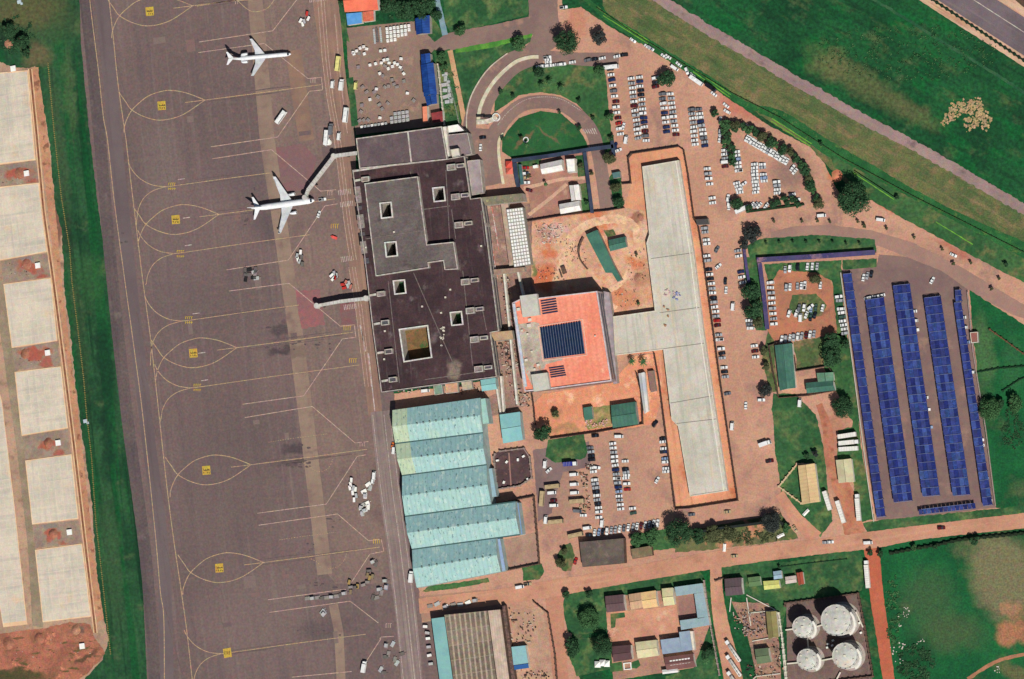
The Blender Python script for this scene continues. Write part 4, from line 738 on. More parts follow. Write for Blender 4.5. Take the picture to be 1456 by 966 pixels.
def pv(q, h, cols, name='solar_array', gap=.3, tilt=.5, along=0):
    a, b, c_, d_ = [Vector((p[0], p[1], h)) for p in W(q, h)]
    mb = MB(); f = lambda u, v: (a * (1 - u) + b * u) * (1 - v) + (d_ * (1 - u) + c_ * u) * v
    for i in range(cols):
        u0, u1 = i / cols, (i + 1 - gap) / cols
        p4 = [f(u0, 0), f(u1, 0), f(u1, 1), f(u0, 1)] if not along else [f(0, u0), f(1, u0), f(1, u1), f(0, u1)]
        lo_, hi_ = (0, tilt)
        zz = [lo_, hi_, hi_, lo_] if not along else [hi_, hi_, lo_, lo_]
        top = [v_ + Vector((0, 0, z_ + .3)) for v_, z_ in zip(p4, zz)]; bot = [v_ - Vector((0, 0, .08)) for v_ in top]
        mb.add(top + bot, [(0, 1, 2, 3), (7, 6, 5, 4), (0, 4, 5, 1), (1, 5, 6, 2), (2, 6, 7, 3), (3, 7, 4, 0)])
    return mb.build(name, M_pv, red)
mb = MB(); mb.prism(W([(768, 466), (826, 457), (832, 503), (774, 510.5)], 14.0), 14.0, 14.12); mb.build('array_deck', gmat('m_adk', (96, 104, 124), grain=.1), red)
pv([(768, 466), (826, 457), (832, 503), (774, 510.5)], 14.2, 16, gap=.16, tilt=.5)
mb = MB(); rim(mb, shrink([(768, 466), (826, 457), (832, 503), (774, 510.5)], -3), 14.0, 14.2, 1.2); mb.build('array_kerb', gmat('m_ak', (232, 180, 160), grain=.06), red)
pv([(769, 428), (791, 424.5), (794, 446), (772, 449.5)], 14.0, 6, along=1, gap=.62, tilt=.4)
pv([(781, 523.5), (802, 520.5), (806, 536), (784, 539.5)], 14.0, 5, along=1, gap=.62, tilt=.4)
mb = MB()
for x, y, s_ in [(753, 455, 5), (752, 463, 6), (765, 519, 4), (846, 478, 2), (745, 443, 4), (737, 440, 5), (733, 452, 5), (756, 500, 3), (750, 475, 3), (748, 512, 4), (742, 470, 3), (760, 525, 3), (746, 548, 3)]: mb = MB(); pbox(mb, x, y, s_, s_ * .8, 14.0, 1.0); mb.build('roof_unit', M_off, red)
mb = MB()
p, q = at(731, 432, 14.6), at(748, 550, 14.6); d = q - p; c = (p + q) / 2; mb.box((c.x, c.y, 14.2), (d.length, 1.4, 1.0), math.atan2(d.y, d.x)); mb.build('duct', gmat('m_duct', (182, 190, 204), (206, 208, 214), s=.5, grain=.08), red)
flat('side_wing', 'grey low corridor along the east wall of the red-roofed building', 'corridor', [(858, 414), (866, 416), (871, 450), (874, 506), (878, 545), (872, 546), (862, 470)], 4.5, M_wallg, gmat('m_sw', (170, 156, 158), (146, 134, 138), s=.2, grain=.08), None)
flat('link_building', 'tan link roof joining the terminal to the red-roofed building', 'link building', [(697, 473), (728, 470), (730, 482), (703, 485)], 7.0, M_wallg, gmat('m_lk', (190, 160, 126), (170, 140, 112), s=.2, grain=.1), None)
flat('link_building', 'pale link roof at the north-west foot of the red-roofed building', 'link building', [(694, 384), (722, 382), (745, 380), (746, 386), (702, 391)], 4.0, M_wallg, gmat('m_lk2', (178, 152, 132), (150, 124, 108), s=.2, grain=.12), None)
mb = MB(); mb2 = MB()
for a, b in [((736, 386), (748, 440)), ((716, 386), (735, 575)), ((712, 535), (716, 588)), ((704, 538), (712, 590))]:
    p, q = at(*a, 3), at(*b, 3); d = q - p; c = (p + q) / 2; mb.box((c.x, c.y, 0), (d.length, 1.2, 3), math.atan2(d.y, d.x))
tag(mb.build('service_wall', M_wallw), 'long thin pale service walls running south between terminal and red roof', 'wall')
# ---------------- long grey extension
LG = [(913, 237), (965, 228), (986, 360), (1000, 472), (1034, 698), (981, 706), (964, 606), (955, 597), (943, 497), (869, 506), (866, 451), (931, 442), (919, 346), (923, 334)]
M_long = gmat('m_long', (206, 198, 184), (190, 184, 168), s=.05, c3=(204, 184, 156), s2=.06, lo3=.56, hi3=.74, grain=.07, streak=[(81, (164, 160, 148), .6, .02, .35, .54, .7), (81, (216, 190, 156), .5, .02, .3, .55, .7), (81, (164, 170, 152), .5, .015, .25, .55, .7)], bump=.05)
ext = flat('terminal_extension', 'long L-shaped pale concrete roof of the unfinished extension on orange earth', 'building', LG, 3.6, M_wallw, M_long, gmat('m_lp', (222, 214, 196), (204, 194, 176), s=.3, grain=.08), pd=1.0, ph=.3)
mb = MB()
for a, b in [((961, 229), (981, 360)), ((981, 360), (995, 472)), ((995, 472), (1029, 698))]:
    p, q = at(*a, 3.6), at(*b, 3.6); d = q - p; c = (p + q) / 2; mb.box((c.x, c.y, 3.6), (d.length, .6, .25), math.atan2(d.y, d.x))
mb.build('walkway_kerb', gmat('m_wk', (226, 220, 204), grain=.08), ext)
mb = MB()
for a, b in [((926, 368), (984, 360)), ((938, 445), (997, 437)), ((944, 496), (1003, 488)), ((950, 574), (1014, 563)), ((958, 603), (1018, 596))]:
    p, q = at(*a, 3.6), at(*b, 3.6); d = q - p; c = (p + q) / 2; mb = MB(); mb.box((c.x, c.y, 3.6), (d.length, .35, .08), math.atan2(d.y, d.x)); mb.build('expansion_joint', gmat('m_ej', (130, 124, 112), grain=.1), ext)
e = empty('building_materials', 'scatter of pink and blue building materials on the pale extension roof', 'building materials')
for nm, col, pts in (('sheeting', (206, 176, 178), [(948, 414), (952, 418), (946, 420), (957, 416)]), ('crate_pile', (146, 150, 196), [(961, 420), (964, 424), (958, 424), (966, 418), (962, 416)]), ('timber_pile', (176, 130, 96), [(944, 436), (948, 450), (946, 462), (950, 440)])):
    mb = MB()
    for x, y in pts:
        for k in range(3): pbox(mb, x + random.gauss(0, 1.2), y + random.gauss(0, 1.2), random.uniform(1, 3), random.uniform(.8, 2), 3.6, random.uniform(.3, .9), random.uniform(0, 180))
    mb.build(nm, pmat('m_' + nm, col), e)
# hoarding fences round the site
M_hoard = gmat('m_hoard', (96, 74, 64), (72, 58, 54), s=.5, grain=.15)
def fence(path, h, label, name='hoarding_fence', mat=None, th=.25, cat='fence', posts=True, curve=False):
    e = empty(name, label, cat); pts = smooth_path(path, 6) if curve else subdiv(path, 8, False)
    mb = MB(); wallline(mb, pts, h, th)
    for a in pts: p = at(*a); mb.box((p.x, p.y, 0), (th * 1.8, th * 1.8, h + .25), 0)
    mb.build('panel', mat or M_hoard, e)
    return e
fence([(886, 262), (898, 261), (894, 225), (899, 219), (966, 209), (973, 214), (979, 247), (988, 313), (994, 323), (1000, 360), (1024, 536), (1050, 712), (980, 723), (961, 724), (938, 542), (931, 503)], 2.4, 'dark hoarding fence wrapping round the pale extension and its orange earth')
fence([(752, 315), (800, 307), (842, 302), (864, 300), (888, 296)], 2.4, 'dark fence between the walled compound and the building site')
fence([(784, 624), (850, 615), (915, 603), (913, 560), (906, 531)], 2.4, 'dark wall between the south car park and the orange building site')
fence([(754, 540), (760, 580), (762, 604)], 2.2, 'short dark fence beside the orange earth south of the red-roofed building')
M_wallbr = gmat('m_wallbr', (110, 86, 72), (84, 68, 62), s=.5, grain=.12)
fence([(1106, 488), (1094, 492), (1100, 530), (1108, 566), (1150, 563), (1187, 556), (1186, 532), (1178, 521), (1133, 528), (1127, 490)], 2.2, 'dark boundary wall enclosing the green-roofed houses', 'boundary_wall', M_wallbr, cat='wall')
fence([(1117, 862), (1117.5, 858), (1221, 844), (1230, 890), (1242, 962), (1124, 976)], 1.8, 'low brown bund wall round the tank farm', 'bund_wall', M_wallbr, .6, 'wall')
fence([(1108, 872), (1112, 900), (1117, 940), (1120, 980)], 1.6, 'pale low wall west of the tank farm', 'boundary_wall', M_off, .6, 'wall')
fence([(705, 646), (703, 650), (708, 696), (740, 691), (757, 680), (754, 650), (746, 638), (712, 642)], 1.8, 'pale rimmed wall around the dark walled yard east of the hangars', 'boundary_wall', gmat('m_bw', (150, 132, 124), grain=.1), .6, 'wall')
fence([(698, 718), (760, 706), (768, 802), (718, 812)], 2.2, 'brown wall enclosing the yard beside the southern hangar', 'boundary_wall', M_wallbr, .4, 'wall')
fence([(1018, 826), (1024, 824), (1036, 820)], 1.4, 'low gate bar across the lane beside the blue U-shaped building', 'gate', M_wallbr, .5, 'gate')
fence([(1002, 826), (1008, 870), (1012, 895), (1024, 960)], 2.0, 'pale fence along the lane east of the blue U-shaped building', 'boundary_wall', gmat('m_bw2', (168, 150, 140), grain=.15), .4, 'wall')
fence([(760, 856), (780, 872), (790, 930), (794, 980)], 2.0, 'dark fence running along the west side of the southern lane', 'boundary_wall', M_wallbr, .4, 'wall')
fence([(1158, 660), (1134, 660), (1108, 692), (1140, 716)], 1.2, 'pale triangular garden wall west of the tan-roofed building', 'garden_wall', gmat('m_gw', (206, 178, 140), grain=.1), .7, 'wall')
fence([(1268, 787), (1300, 781), (1334, 775), (1365, 768), (1436, 761), (1470, 757)], 1.8, 'dark overgrown wall along the north edge of the eastern field', 'field_wall', gmat('m_fw', (40, 54, 32), (28, 40, 28), s=.6, grain=.2), 1.0, 'wall')
fence([(1408, 469), (1432, 486), (1470, 514)], 1.2, 'brown fence running diagonally across the field east of the solar carports', 'field_fence', gmat('m_ff', (104, 78, 56), grain=.15), .6)
fence([(1388, 530), (1420, 524), (1470, 520)], 1.0, 'dark thin fence crossing the field just below the small brown hut', 'field_fence', gmat('m_ff2', (24, 56, 34), grain=.2), .6)
fence([(1426, 556), (1450, 540), (1470, 532)], 1.0, 'short dark fence behind the round tree east of the carports', 'field_fence', MATS['m_ff2'], .5)
fence([(850, 12), (900, 46), (960, 84), (1040, 132), (1110, 168), (1200, 226), (1300, 280), (1470, 366)], 1.2, 'long dark fence along the dry verge from north to east', 'perimeter_fence', gmat('m_pf', (54, 74, 44), (70, 88, 50), s=.4, grain=.2), .25)
fence([(1326, 0), (1390, 42), (1470, 96)], 1.4, 'dark fence line along the pale runway shoulder', 'perimeter_fence', gmat('m_pf2', (26, 52, 34), grain=.2), .8)
fence([(1112, 806), (1150, 801), (1204, 795)], .5, 'low dark line of fence across the lawn north of the tank farm', 'garden_fence', MATS['m_ff2'], .4)
# covered slate walkways
M_slate = gmat('m_slate', (62, 72, 92), (50, 58, 76), s=.2, grain=.1, rough=.5)
def walkway(label, path, wpx, h, mat, name='covered_walkway', group=None):
    e = empty(name, label, 'covered walkway', group); L_, R_ = ribbon_pts(path, wpx, False, 12)
    q = L_ + R_[::-1]
    mb = MB(); mb.prism(W(q, h), h - .3, h); mb.build('roof', mat, e)
    mb = MB(); ce, _ = ribbon_pts(path, 0.01, False, 12)
    for a in ce: p = at(a[0], a[1], h); mb.box((p.x, p.y, 0), (.25, .25, h - .3), 0)
    mb.build('posts', M_dark, e); return e
walkway('slate blue walkway roof along the north side of the walled compound', [(728, 229), (780, 222), (836, 213), (872, 208)], 5.5, 3.0, M_slate)
walkway('slate blue walkway roof along the west side of the walled compound', [(732, 232), (734, 250), (737, 266)], 6, 3.0, M_slate)
walkway('slate blue walkway roof along the east side of the walled compound', [(831, 216), (836, 256), (842, 303)], 5, 3.0, M_slate)
walkway('short slate walkway roof running down beside the round shrub', [(870, 198), (873, 222)], 5, 3.0, M_slate)
M_purp = gmat('m_purp', (84, 76, 112), (66, 62, 104), s=.1, c3=(144, 112, 124), s2=.1, lo3=.54, hi3=.7, grain=.12, rough=.5)
walkway('long purple-blue walkway roof along the north edge of the east car park', [(1076, 370), (1160, 365), (1244, 359)], 7, 3.0, M_purp)
walkway('purple-blue walkway roof down the west side of the east car park', [(1080, 374), (1086, 420), (1091, 468)], 6, 3.0, M_purp)
walkway('short blue walkway roof beside the parked cars west of the lawn', [(1058, 354), (1061, 378), (1065, 402)], 4, 2.8, M_purp)
flat('teal_shed', 'narrow teal roofed shed just inside the compound walkway', 'shed', [(737, 234), (741, 234), (745, 262), (740, 263)], 2.6, M_wallg, gmat('m_teal', (70, 110, 108), (56, 92, 92), s=.2, grain=.1), None)
# white compound buildings
gable('white_hall', 'white gabled hall in the north of the walled compound', 'hall', [(769, 234), (799, 227.5), (800, 242), (771.5, 247.5)], 4, 1.6, M_wallw, gmat('m_wr', (238, 232, 224), (222, 216, 210), s=.3, grain=.06))
flat('white_hall', 'square white flat-roofed block at the north-east of the walled compound', 'hall', [(804.5, 226.5), (817.5, 225.5), (818.5, 245), (807, 246)], 4, M_wallw, M_white, M_par, pd=.8, ph=.3)
gable('white_hall', 'white block on the east side of the walled compound', 'hall', [(810, 264.5), (822.5, 263.5), (825.5, 284), (813, 285.5)], 3.6, 1.2, M_wallw, MATS['m_wr'], along=1)
gable('white_hall', 'white gabled hall in the south-east corner of the walled compound', 'hall', [(796, 291), (823.5, 286), (825.5, 299), (798, 304)], 3.6, 1.4, M_wallw, MATS['m_wr'])
mb = MB(); pbox(mb, 761, 237, 7, 4, 0, 2.2); tag(mb.build('white_cabin', M_white), 'tiny white cabin west of the white gabled hall', 'cabin')
# green roofs
M_green = gmat('m_greenroof', (74, 116, 100), (62, 104, 90), s=.12, grain=.09, wave=[(8, 2.4, (60, 98, 86), .4)])
M_green2 = gmat('m_greenroof2', (76, 122, 104), (62, 106, 92), s=.12, grain=.07)
e = empty('green_shed', 'long slanting green-roofed shed on the building site', 'shed')
mb = MB(); q = W([(833, 334), (849, 327), (873, 378), (884, 398), (878, 401), (870, 388), (861, 388)], 4); mb.prism(q, 0, 3.8, topface=False); mb.build('wall', M_wallg, e); mb = MB(); mb.prism(q, 3.8, 4.0); mb.build('roof', M_green2, e)
gable('green_shed', 'rectangular green-roofed shed beside the slanting shed on the site', 'shed', [(866, 342), (889, 337), (891, 351), (868, 357)], 3.2, 1.0, M_wallg, M_green)
sheet('overgrown_plot', [(858, 328), (872, 326), (876, 334), (864, 338)], .07, M_gr3, 1.0)
gable('green_shed', 'green gabled shed north of the south car park', 'shed', [(869.5, 577), (903, 572), (907, 603), (872, 608)], 4, 1.2, M_wallg, M_green)
flat('ruined_shed', 'half-stripped green shed frame heaped with debris beside the green gabled shed', 'shed', [(829, 580), (841, 578), (843, 596), (831, 598)], 3.2, M_wallg, M_green2, None)
e = empty('rubble_heap', 'heap of pink and pale rubble beside the half-stripped green shed', 'rubble')
mb = MB()
for k in range(46): pbox(mb, random.uniform(832, 864), 603 + random.gauss(0, 3), random.uniform(.8, 2.6), random.uniform(.8, 2.2), 0, random.uniform(.4, 1.4), random.uniform(0, 180))
mb.build('rubble', gmat('m_rub', (224, 188, 180), (196, 140, 120), s=.8, grain=.15), e)
sheet('overgrown_plot', [(841, 580), (869, 576), (872, 606), (836, 611), (832, 600)], .07, gmat('m_op', (172, 146, 100), (128, 128, 76), s=.2, grain=.2), 1.0)
gable('blue_roof_hut', 'narrow hut with pale blue roof beside the site lane', 'hut', [(908, 532), (916.5, 530), (922, 584), (916, 588)], 3, .8, M_wallw, gmat('m_pblue', (140, 158, 178), (226, 218, 206), s=.01, grain=.06), along=1)
flat('site_cabin', 'brown roofed cabin just east of the narrow blue hut', 'cabin', [(921, 528), (929, 527), (933, 556), (925, 558)], 2.6, M_wallg, gmat('m_scb', (140, 110, 100), grain=.12), None)
gable('green_house', 'long green-roofed house south of the row of nose-in cars', 'house', [(1102, 492), (1126, 489), (1131, 551), (1109, 555)], 3.6, 1.4, M_wallw, M_green, along=1)
e = gable('green_house', 'L-shaped green-roofed house inside the same walled plot', 'house', [(1146.5, 545), (1184, 541), (1187, 555), (1148, 559)], 3.6, 1.2, M_wallw, M_green)
gable('x', '', '', [(1162, 531), (1184, 530), (1185, 541), (1164, 543)], 3.6, 1.0, M_wallw, gmat('m_g3', (120, 156, 128), (96, 136, 110), s=.1, grain=.1), parent=e, along=1)
gable('tan_house', 'long tan-roofed building beside the triangular garden wall', 'building', [(1135, 663), (1158, 660), (1165, 713), (1141, 717)], 4, 1.6, M_wallw, gmat('m_tan', (222, 192, 142), (206, 176, 130), s=.1, grain=.06, wave=[(-80, 2.2, (190, 160, 118), .35)]), along=1)
gable('beige_shed', 'square beige-roofed shed south of the three white lorries', 'shed', [(1189, 655), (1210, 653), (1214, 685), (1193, 686.5)], 3.6, 1.0, M_wallw, gmat('m_beige', (206, 198, 160), (194, 184, 148), s=.1, grain=.06), along=1)
flat('guard_hut', 'small reddish hut east of the solar carports', 'hut', [(1379, 473), (1390, 472), (1391, 487), (1381, 488)], 3, M_wallg, gmat('m_gh', (150, 96, 88), grain=.1), M_off, pd=.8, ph=.2)
# ---------------- hangars
M_hw = gmat('m_hw', (170, 186, 180), (150, 166, 162), s=.2, grain=.08)
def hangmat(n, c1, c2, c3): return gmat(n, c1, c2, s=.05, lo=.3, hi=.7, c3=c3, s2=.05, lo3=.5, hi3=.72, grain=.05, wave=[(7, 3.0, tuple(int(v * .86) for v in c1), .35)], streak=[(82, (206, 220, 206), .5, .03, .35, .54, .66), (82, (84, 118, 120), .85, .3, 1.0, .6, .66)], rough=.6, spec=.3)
M_hshade = hangmat('m_hang_shade', (146, 182, 180), (134, 174, 178), (160, 190, 182)); M_hlit = hangmat('m_hang_lit', (164, 198, 190), (152, 192, 192), (178, 202, 184)); M_hy = hangmat('m_hangy', (186, 200, 168), (172, 196, 168), (202, 206, 162))  # sun and shade put into the colour: north slopes darker, south slopes lighter
han = empty('hangar', 'long row of five joined cyan saw-tooth hangar roofs beside the apron', 'hangar')
def bay(nw, ne, se, sw, ridge=.5, h=9.0, rh=2.6, west=0.0, parent=han, east=0.0):
    p = [Vector((a[0], a[1], h)) for a in W([nw, ne, se, sw], h)]; nw, ne, se, sw = p
    r1 = nw.lerp(sw, ridge) + Vector((0, 0, rh)); r2 = ne.lerp(se, ridge) + Vector((0, 0, rh))
    mb = MB(); mb.prism([(a.x, a.y) for a in p], 0, h, topface=False); mb.add([nw, sw, r1, ne, se, r2], [(0, 1, 2), (3, 5, 4)]); mb.build('wall', M_hw, parent)
    for k, (a, b, c, d, m) in enumerate(((nw, ne, r2, r1, M_hshade), (r1, r2, se, sw, M_hlit))):
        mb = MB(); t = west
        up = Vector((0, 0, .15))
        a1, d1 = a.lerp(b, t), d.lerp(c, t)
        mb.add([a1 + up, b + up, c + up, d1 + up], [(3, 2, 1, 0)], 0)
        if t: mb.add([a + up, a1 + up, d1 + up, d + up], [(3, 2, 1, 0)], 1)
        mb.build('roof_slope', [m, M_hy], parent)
    vs = MB()
    for j in range(10):      # ridge ventilators
        c = r1.lerp(r2, (j + 1.2) / 11 if not west else .25 + .72 * (j + .5) / 10); vs.box((c.x, c.y, c.z + .1), (.9, .9, .6), .14)
    vs.build('ridge_vent', gmat('m_rv', (120, 136, 130), grain=.1), parent)
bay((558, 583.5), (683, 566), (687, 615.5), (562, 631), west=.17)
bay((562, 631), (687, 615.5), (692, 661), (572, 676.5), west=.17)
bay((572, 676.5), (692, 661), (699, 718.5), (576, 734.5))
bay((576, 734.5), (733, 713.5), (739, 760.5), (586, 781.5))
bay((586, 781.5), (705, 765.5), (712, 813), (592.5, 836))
mb = MB()
for a, b in [((562, 631), (687, 615.5)), ((572, 676.5), (692, 661)), ((576, 734.5), (733, 713.5)), ((586, 781.5), (739, 760.5))]:
    p, q = at(*a, 9.1), at(*b, 9.1); d = q - p; c = (p + q) / 2; mb.box((c.x, c.y, 9.0), (d.length, .8, .28), math.atan2(d.y, d.x))
mb.build('valley_gutter', gmat('m_gut', (70, 98, 96), grain=.1), han)
flat('hangar_annex', 'pale cyan flat annex on the north-east corner of the hangars', 'annex', [(684, 567.5), (690, 566.5), (695.5, 602), (684, 603.5)], 8, M_hw, gmat('m_an', (158, 196, 184), (148, 186, 180), s=.1, grain=.06), None)
flat('hangar_annex', 'pale grey-blue lean-to on the east side of the middle hangar', 'annex', [(692, 667), (699.5, 666), (706, 706), (698, 707.5)], 6, M_hw, gmat('m_an2', (146, 176, 184), grain=.06), None)
flat('hangar_annex', 'blue-grey lean-to on the east side of the southern hangar', 'annex', [(706, 767), (711, 766), (719, 811), (713, 813)], 6, M_hw, gmat('m_an3', (134, 156, 190), (150, 170, 198), s=.2, grain=.06), None)
flat('hangar_annex', 'thin blue lean-to on the east end of the widest hangar bay', 'annex', [(734, 715), (737, 715), (743, 760), (740, 761)], 6, M_hw, gmat('m_an4', (120, 150, 186), grain=.06), None)
gable('teal_building', 'rectangular cyan-roofed building between hangars and dark tree', 'building', [(711, 590.5), (739, 586.5), (743, 625), (716, 630)], 5, .8, M_hw, gmat('m_tb', (140, 192, 190), (130, 182, 184), s=.1, grain=.05))
gable('teal_building', 'small cyan-roofed building at the south-east corner of the terminal', 'building', [(684, 541), (704, 538), (706, 553), (686, 556)], 5, .6, M_hw, MATS['m_tb'])
for q, m, l in [([(558, 545), (612, 540), (613, 548), (560, 556)], (170, 132, 112), 'low brown lean-to along the south front of the terminal'), ([(616, 549), (628, 547), (630, 560), (618, 562)], (126, 150, 132), 'grey-green hut south of the terminal'), ([(632, 544), (650, 541), (652, 558), (634, 560)], (206, 160, 130), 'tan hut south of the terminal'), ([(656, 544), (670, 542), (672, 553), (658, 555)], (186, 172, 148), 'pale cream hut south of the terminal')]:
    flat('service_hut', l, 'hut', q, 3, M_wallg, pmat('m_sh%d' % m[0], m, grain=.12), M_par, pd=.6, ph=.2)
# yards equipment in the dark yard
wy = empty('round_yard_floor', 'dark round-ended floor slab inside the walled yard', 'yard slab')
mb = MB(); mb.prism(W(smooth_path([(708, 652), (725, 642), (745, 644), (753, 660), (752, 680), (738, 688), (712, 694), (706, 670)], 2, True)), .06, .3); mb.build('slab', MATS['m_wy'], wy)
mb = MB(); p, q = at(724, 644), at(727, 692); d = q - p; c = (p + q) / 2; mb.box((c.x, c.y, .3), (d.length, .8, .3), math.atan2(d.y, d.x)); mb.build('kerb', gmat('m_ykb', (160, 120, 110), grain=.1), wy)
for k, (x, y) in enumerate([(707, 655), (744, 649), (720, 657), (716, 686), (736, 654), (750, 682)]):
    mb = MB(); pbox(mb, x, y, 4, 2.4, .3, 1.2, 10 + k * 20); tag(mb.build('equipment_box', M_white), ['white box at the north-west corner of the dark yard', 'white box at the north-east corner of the dark yard', 'white box near the middle of the dark yard', 'white box at the south-west of the dark yard', 'white box right of centre in the dark yard', 'pale box at the south-east corner of the dark yard'][k], 'box', 'white boxes in the dark yard')
# ---------------- southern warehouse
ws = empty('warehouse', 'big ribbed grey-brown warehouse with cyan west strip, cut by the bottom edge', 'warehouse')
for nm, q, m, h in (('west_roof', [(613.5, 880), (631.5, 877.5), (647, 990), (628, 990)], gmat('m_wc', (134, 182, 178), (124, 172, 172), s=.1, grain=.05), 7),
                    ('ribbed_roof', [(632, 874.6), (693, 868.7), (709, 990), (648, 990)], gmat('m_rib', (128, 114, 98), (112, 98, 86), s=.1, c3=(94, 82, 72), s2=.15, grain=.14, wave=[(7, 3.3, (186, 168, 146), .75)], brick=(8, 200, 9, (176, 160, 140), .5, .25)), 8.5),
                    ('pale_roof', [(694, 868.6), (711, 867), (727, 990), (710, 990)], gmat('m_pr', (206, 184, 164), (188, 166, 148), s=.2, grain=.08, wave=[(7, 1.6, (170, 148, 130), .35)]), 9)):
    mb = MB(); mb.prism(W(q, h), h - .3, h); mb.build(nm, m, ws)
    mb = MB(); mb.prism(W(shrink(q, .3), h), 0, h - .3); mb.build('wall', M_wallbr, ws)
flat('pipe_rack', 'narrow dark service gantry along the east wall of the warehouse', 'gantry', [(714, 862), (718, 861), (736, 990), (730, 990)], 4, M_wallbr, gmat('m_pg', (120, 96, 86), (90, 70, 66), s=.5, grain=.2), None)
flat('shed', 'small cyan-roofed shed with blue lower edge east of the warehouse', 'shed', [(727, 920), (747, 918), (751, 943), (730, 946)], 4, M_wallw, gmat('m_sc', (140, 184, 188), grain=.05), None)
flat('shed_lean_to', 'blue lean-to strip at the south edge of the small cyan shed', 'lean-to', [(730, 946.6), (751, 943.6), (752, 950), (731, 953)], 3.2, M_wallw, gmat('m_sbl', (50, 96, 156), grain=.05), None)
# ---------------- southern compounds
def lab_flat(q, col, label, h=4, rib=None, gab=1.0, along=0, name='office_building', cat='building'):
    m = gmat('m_o%02x%02x%02x' % col, col, tuple(int(v * .93) for v in col), s=.12, grain=.07, wave=[(rib, 2.0, tuple(int(v * .84) for v in col), .4)] if rib is not None else None)
    return gable(name, label, cat, q, h, gab, M_wallw, m, along=along)
lab_flat([(861, 848.6), (886, 846), (889, 868), (863.5, 870.5)], (108, 84, 86), 'dark brown ribbed roof at the north-west of the southern compound', rib=8)
lab_flat([(894.5, 846), (911, 843.5), (915, 863), (898, 866.5)], (206, 166, 132), 'tan ribbed roof, left half of the central tan pair', rib=8)
lab_flat([(911.5, 843.5), (932, 840.5), (935, 862), (915.5, 865)], (236, 196, 140), 'light yellow-tan roof, right half of the central tan pair')
lab_flat([(941.5, 838), (956.5, 836.5), (959, 859.5), (944.5, 861)], (216, 206, 158), 'small cream roof beside the blue U-shaped building')
M_ublue = gmat('m_ublue', (152, 174, 178), (140, 164, 170), s=.12, grain=.06)
ub = empty('office_block', 'blue-roofed U-shaped office block round a brown court', 'office block')
for q in ([(959, 835), (998.5, 829.5), (1000.5, 842), (961.5, 848)], [(987, 844.5), (1000.5, 842), (1007, 877), (992, 880)], [(966.5, 882.5), (1007, 877), (1009, 889), (968.5, 896)]):
    mb = MB(); mb.prism(W(shrink(q, .3), 4.6), 0, 4.4, topface=False); mb.build('wall', M_wallw, ub)
    mb = MB(); mb.prism(W(q, 4.6), 4.4, 4.6); mb.build('roof', M_ublue, ub)
sheet('brown_court', [(964, 849), (988, 845), (992, 878), (967, 882)], .07, gmat('m_bc', (150, 112, 102), grain=.1), .3)
lab_flat([(871, 920), (896.5, 917.5), (898.5, 937), (873, 941)], (98, 72, 74), 'dark brown roof at the south-west of the southern compound')
lab_flat([(904, 914), (933, 910.5), (936, 932), (907.5, 936)], (214, 204, 162), 'cream roof south of the orange court')
lb = empty('office_block', 'pale blue L-shaped roof at the south-east of the southern compound', 'office block')
for q in ([(939, 910), (966, 906.5), (969, 927), (942, 930.5)], [(965.5, 899), (980.5, 897), (984.5, 924.5), (969, 927)]):
    mb = MB(); mb.prism(W(shrink(q, .3), 4.6), 0, 4.4, topface=False); mb.build('wall', M_wallw, lb)
    mb = MB(); mb.prism(W(q, 4.6), 4.4, 4.6); mb.build('roof', gmat('m_lblue', (150, 166, 182), (138, 154, 172), s=.1, grain=.06), lb)
lab_flat([(945, 935), (985, 930), (989, 948), (949, 954)], (126, 88, 84), 'low brown roof below the pale blue L-shaped roof', h=3)
for k in range(7):
    mb = MB(); p = at(957 + k * 4.2, 942.5 - k * .6); mb.box((p.x, p.y, 0), (1.4, 3.0, 3.9), R(8)); tag(mb.build('water_tank', M_white), 'white upright tank, %s from the left in the row on the low brown roof' % ['first', 'second', 'third', 'fourth', 'fifth', 'sixth', 'last'][k], 'tank', 'row of white tanks')
lab_flat([(942, 953), (963, 950.5), (964, 956), (943, 958.5)], (232, 230, 224), 'thin white roof near the bottom edge below the brown roof', h=3, gab=.4)
flat('corner_annex', 'pale narrow annex against the east side of the pale blue roof', 'annex', [(981, 898), (985, 897.5), (988, 924), (985, 925)], 3, M_wallw, M_off, None)
flat('brown_hall', 'large flat dark brown roof between the car park and the main dirt road', 'hall', [(824, 771), (886.5, 765.5), (888, 801), (828, 806.5)], 5, M_wallbr, gmat('m_bh', (108, 96, 86), (92, 82, 76), s=.12, c3=(126, 112, 98), s2=.2, grain=.12), None)
flat('low_shed', 'low dusty roof east of the flat dark brown hall', 'shed', [(897, 781), (926, 776), (928, 790), (899, 795)], 3, M_wallbr, gmat('m_ls', (140, 120, 92), (118, 106, 80), s=.2, grain=.16), None)
lab_flat([(1031, 824), (1054, 822), (1056, 845), (1032.5, 847)], (100, 84, 88), 'dark grey roof at the lane corner west of the yellow shed', rib=8)
lab_flat([(1086, 827), (1107, 825.5), (1109, 836), (1087.5, 838.5)], (214, 212, 124), 'bright yellow-green roofed shed on the lawn', h=3, gab=.6, name='yellow_shed', cat='shed')
lab_flat([(1100, 813.5), (1110.5, 812), (1112, 822), (1101, 823.5)], (160, 186, 196), 'tiny pale blue shed just north of the yellow-green shed', h=2.6, gab=.4, name='blue_shed', cat='shed')
lab_flat([(1117, 821), (1131, 819), (1132, 828), (1118, 830)], (206, 190, 180), 'small pinkish-white shed right of the yellow-green shed', h=2.6, gab=.4, name='pale_shed', cat='shed')
lab_flat([(1133, 815.5), (1141, 814), (1143, 830), (1136, 832)], (168, 84, 66), 'small red-roofed shed on the lawn north of the tank farm', h=2.8, gab=.5, along=1, name='red_shed', cat='shed')
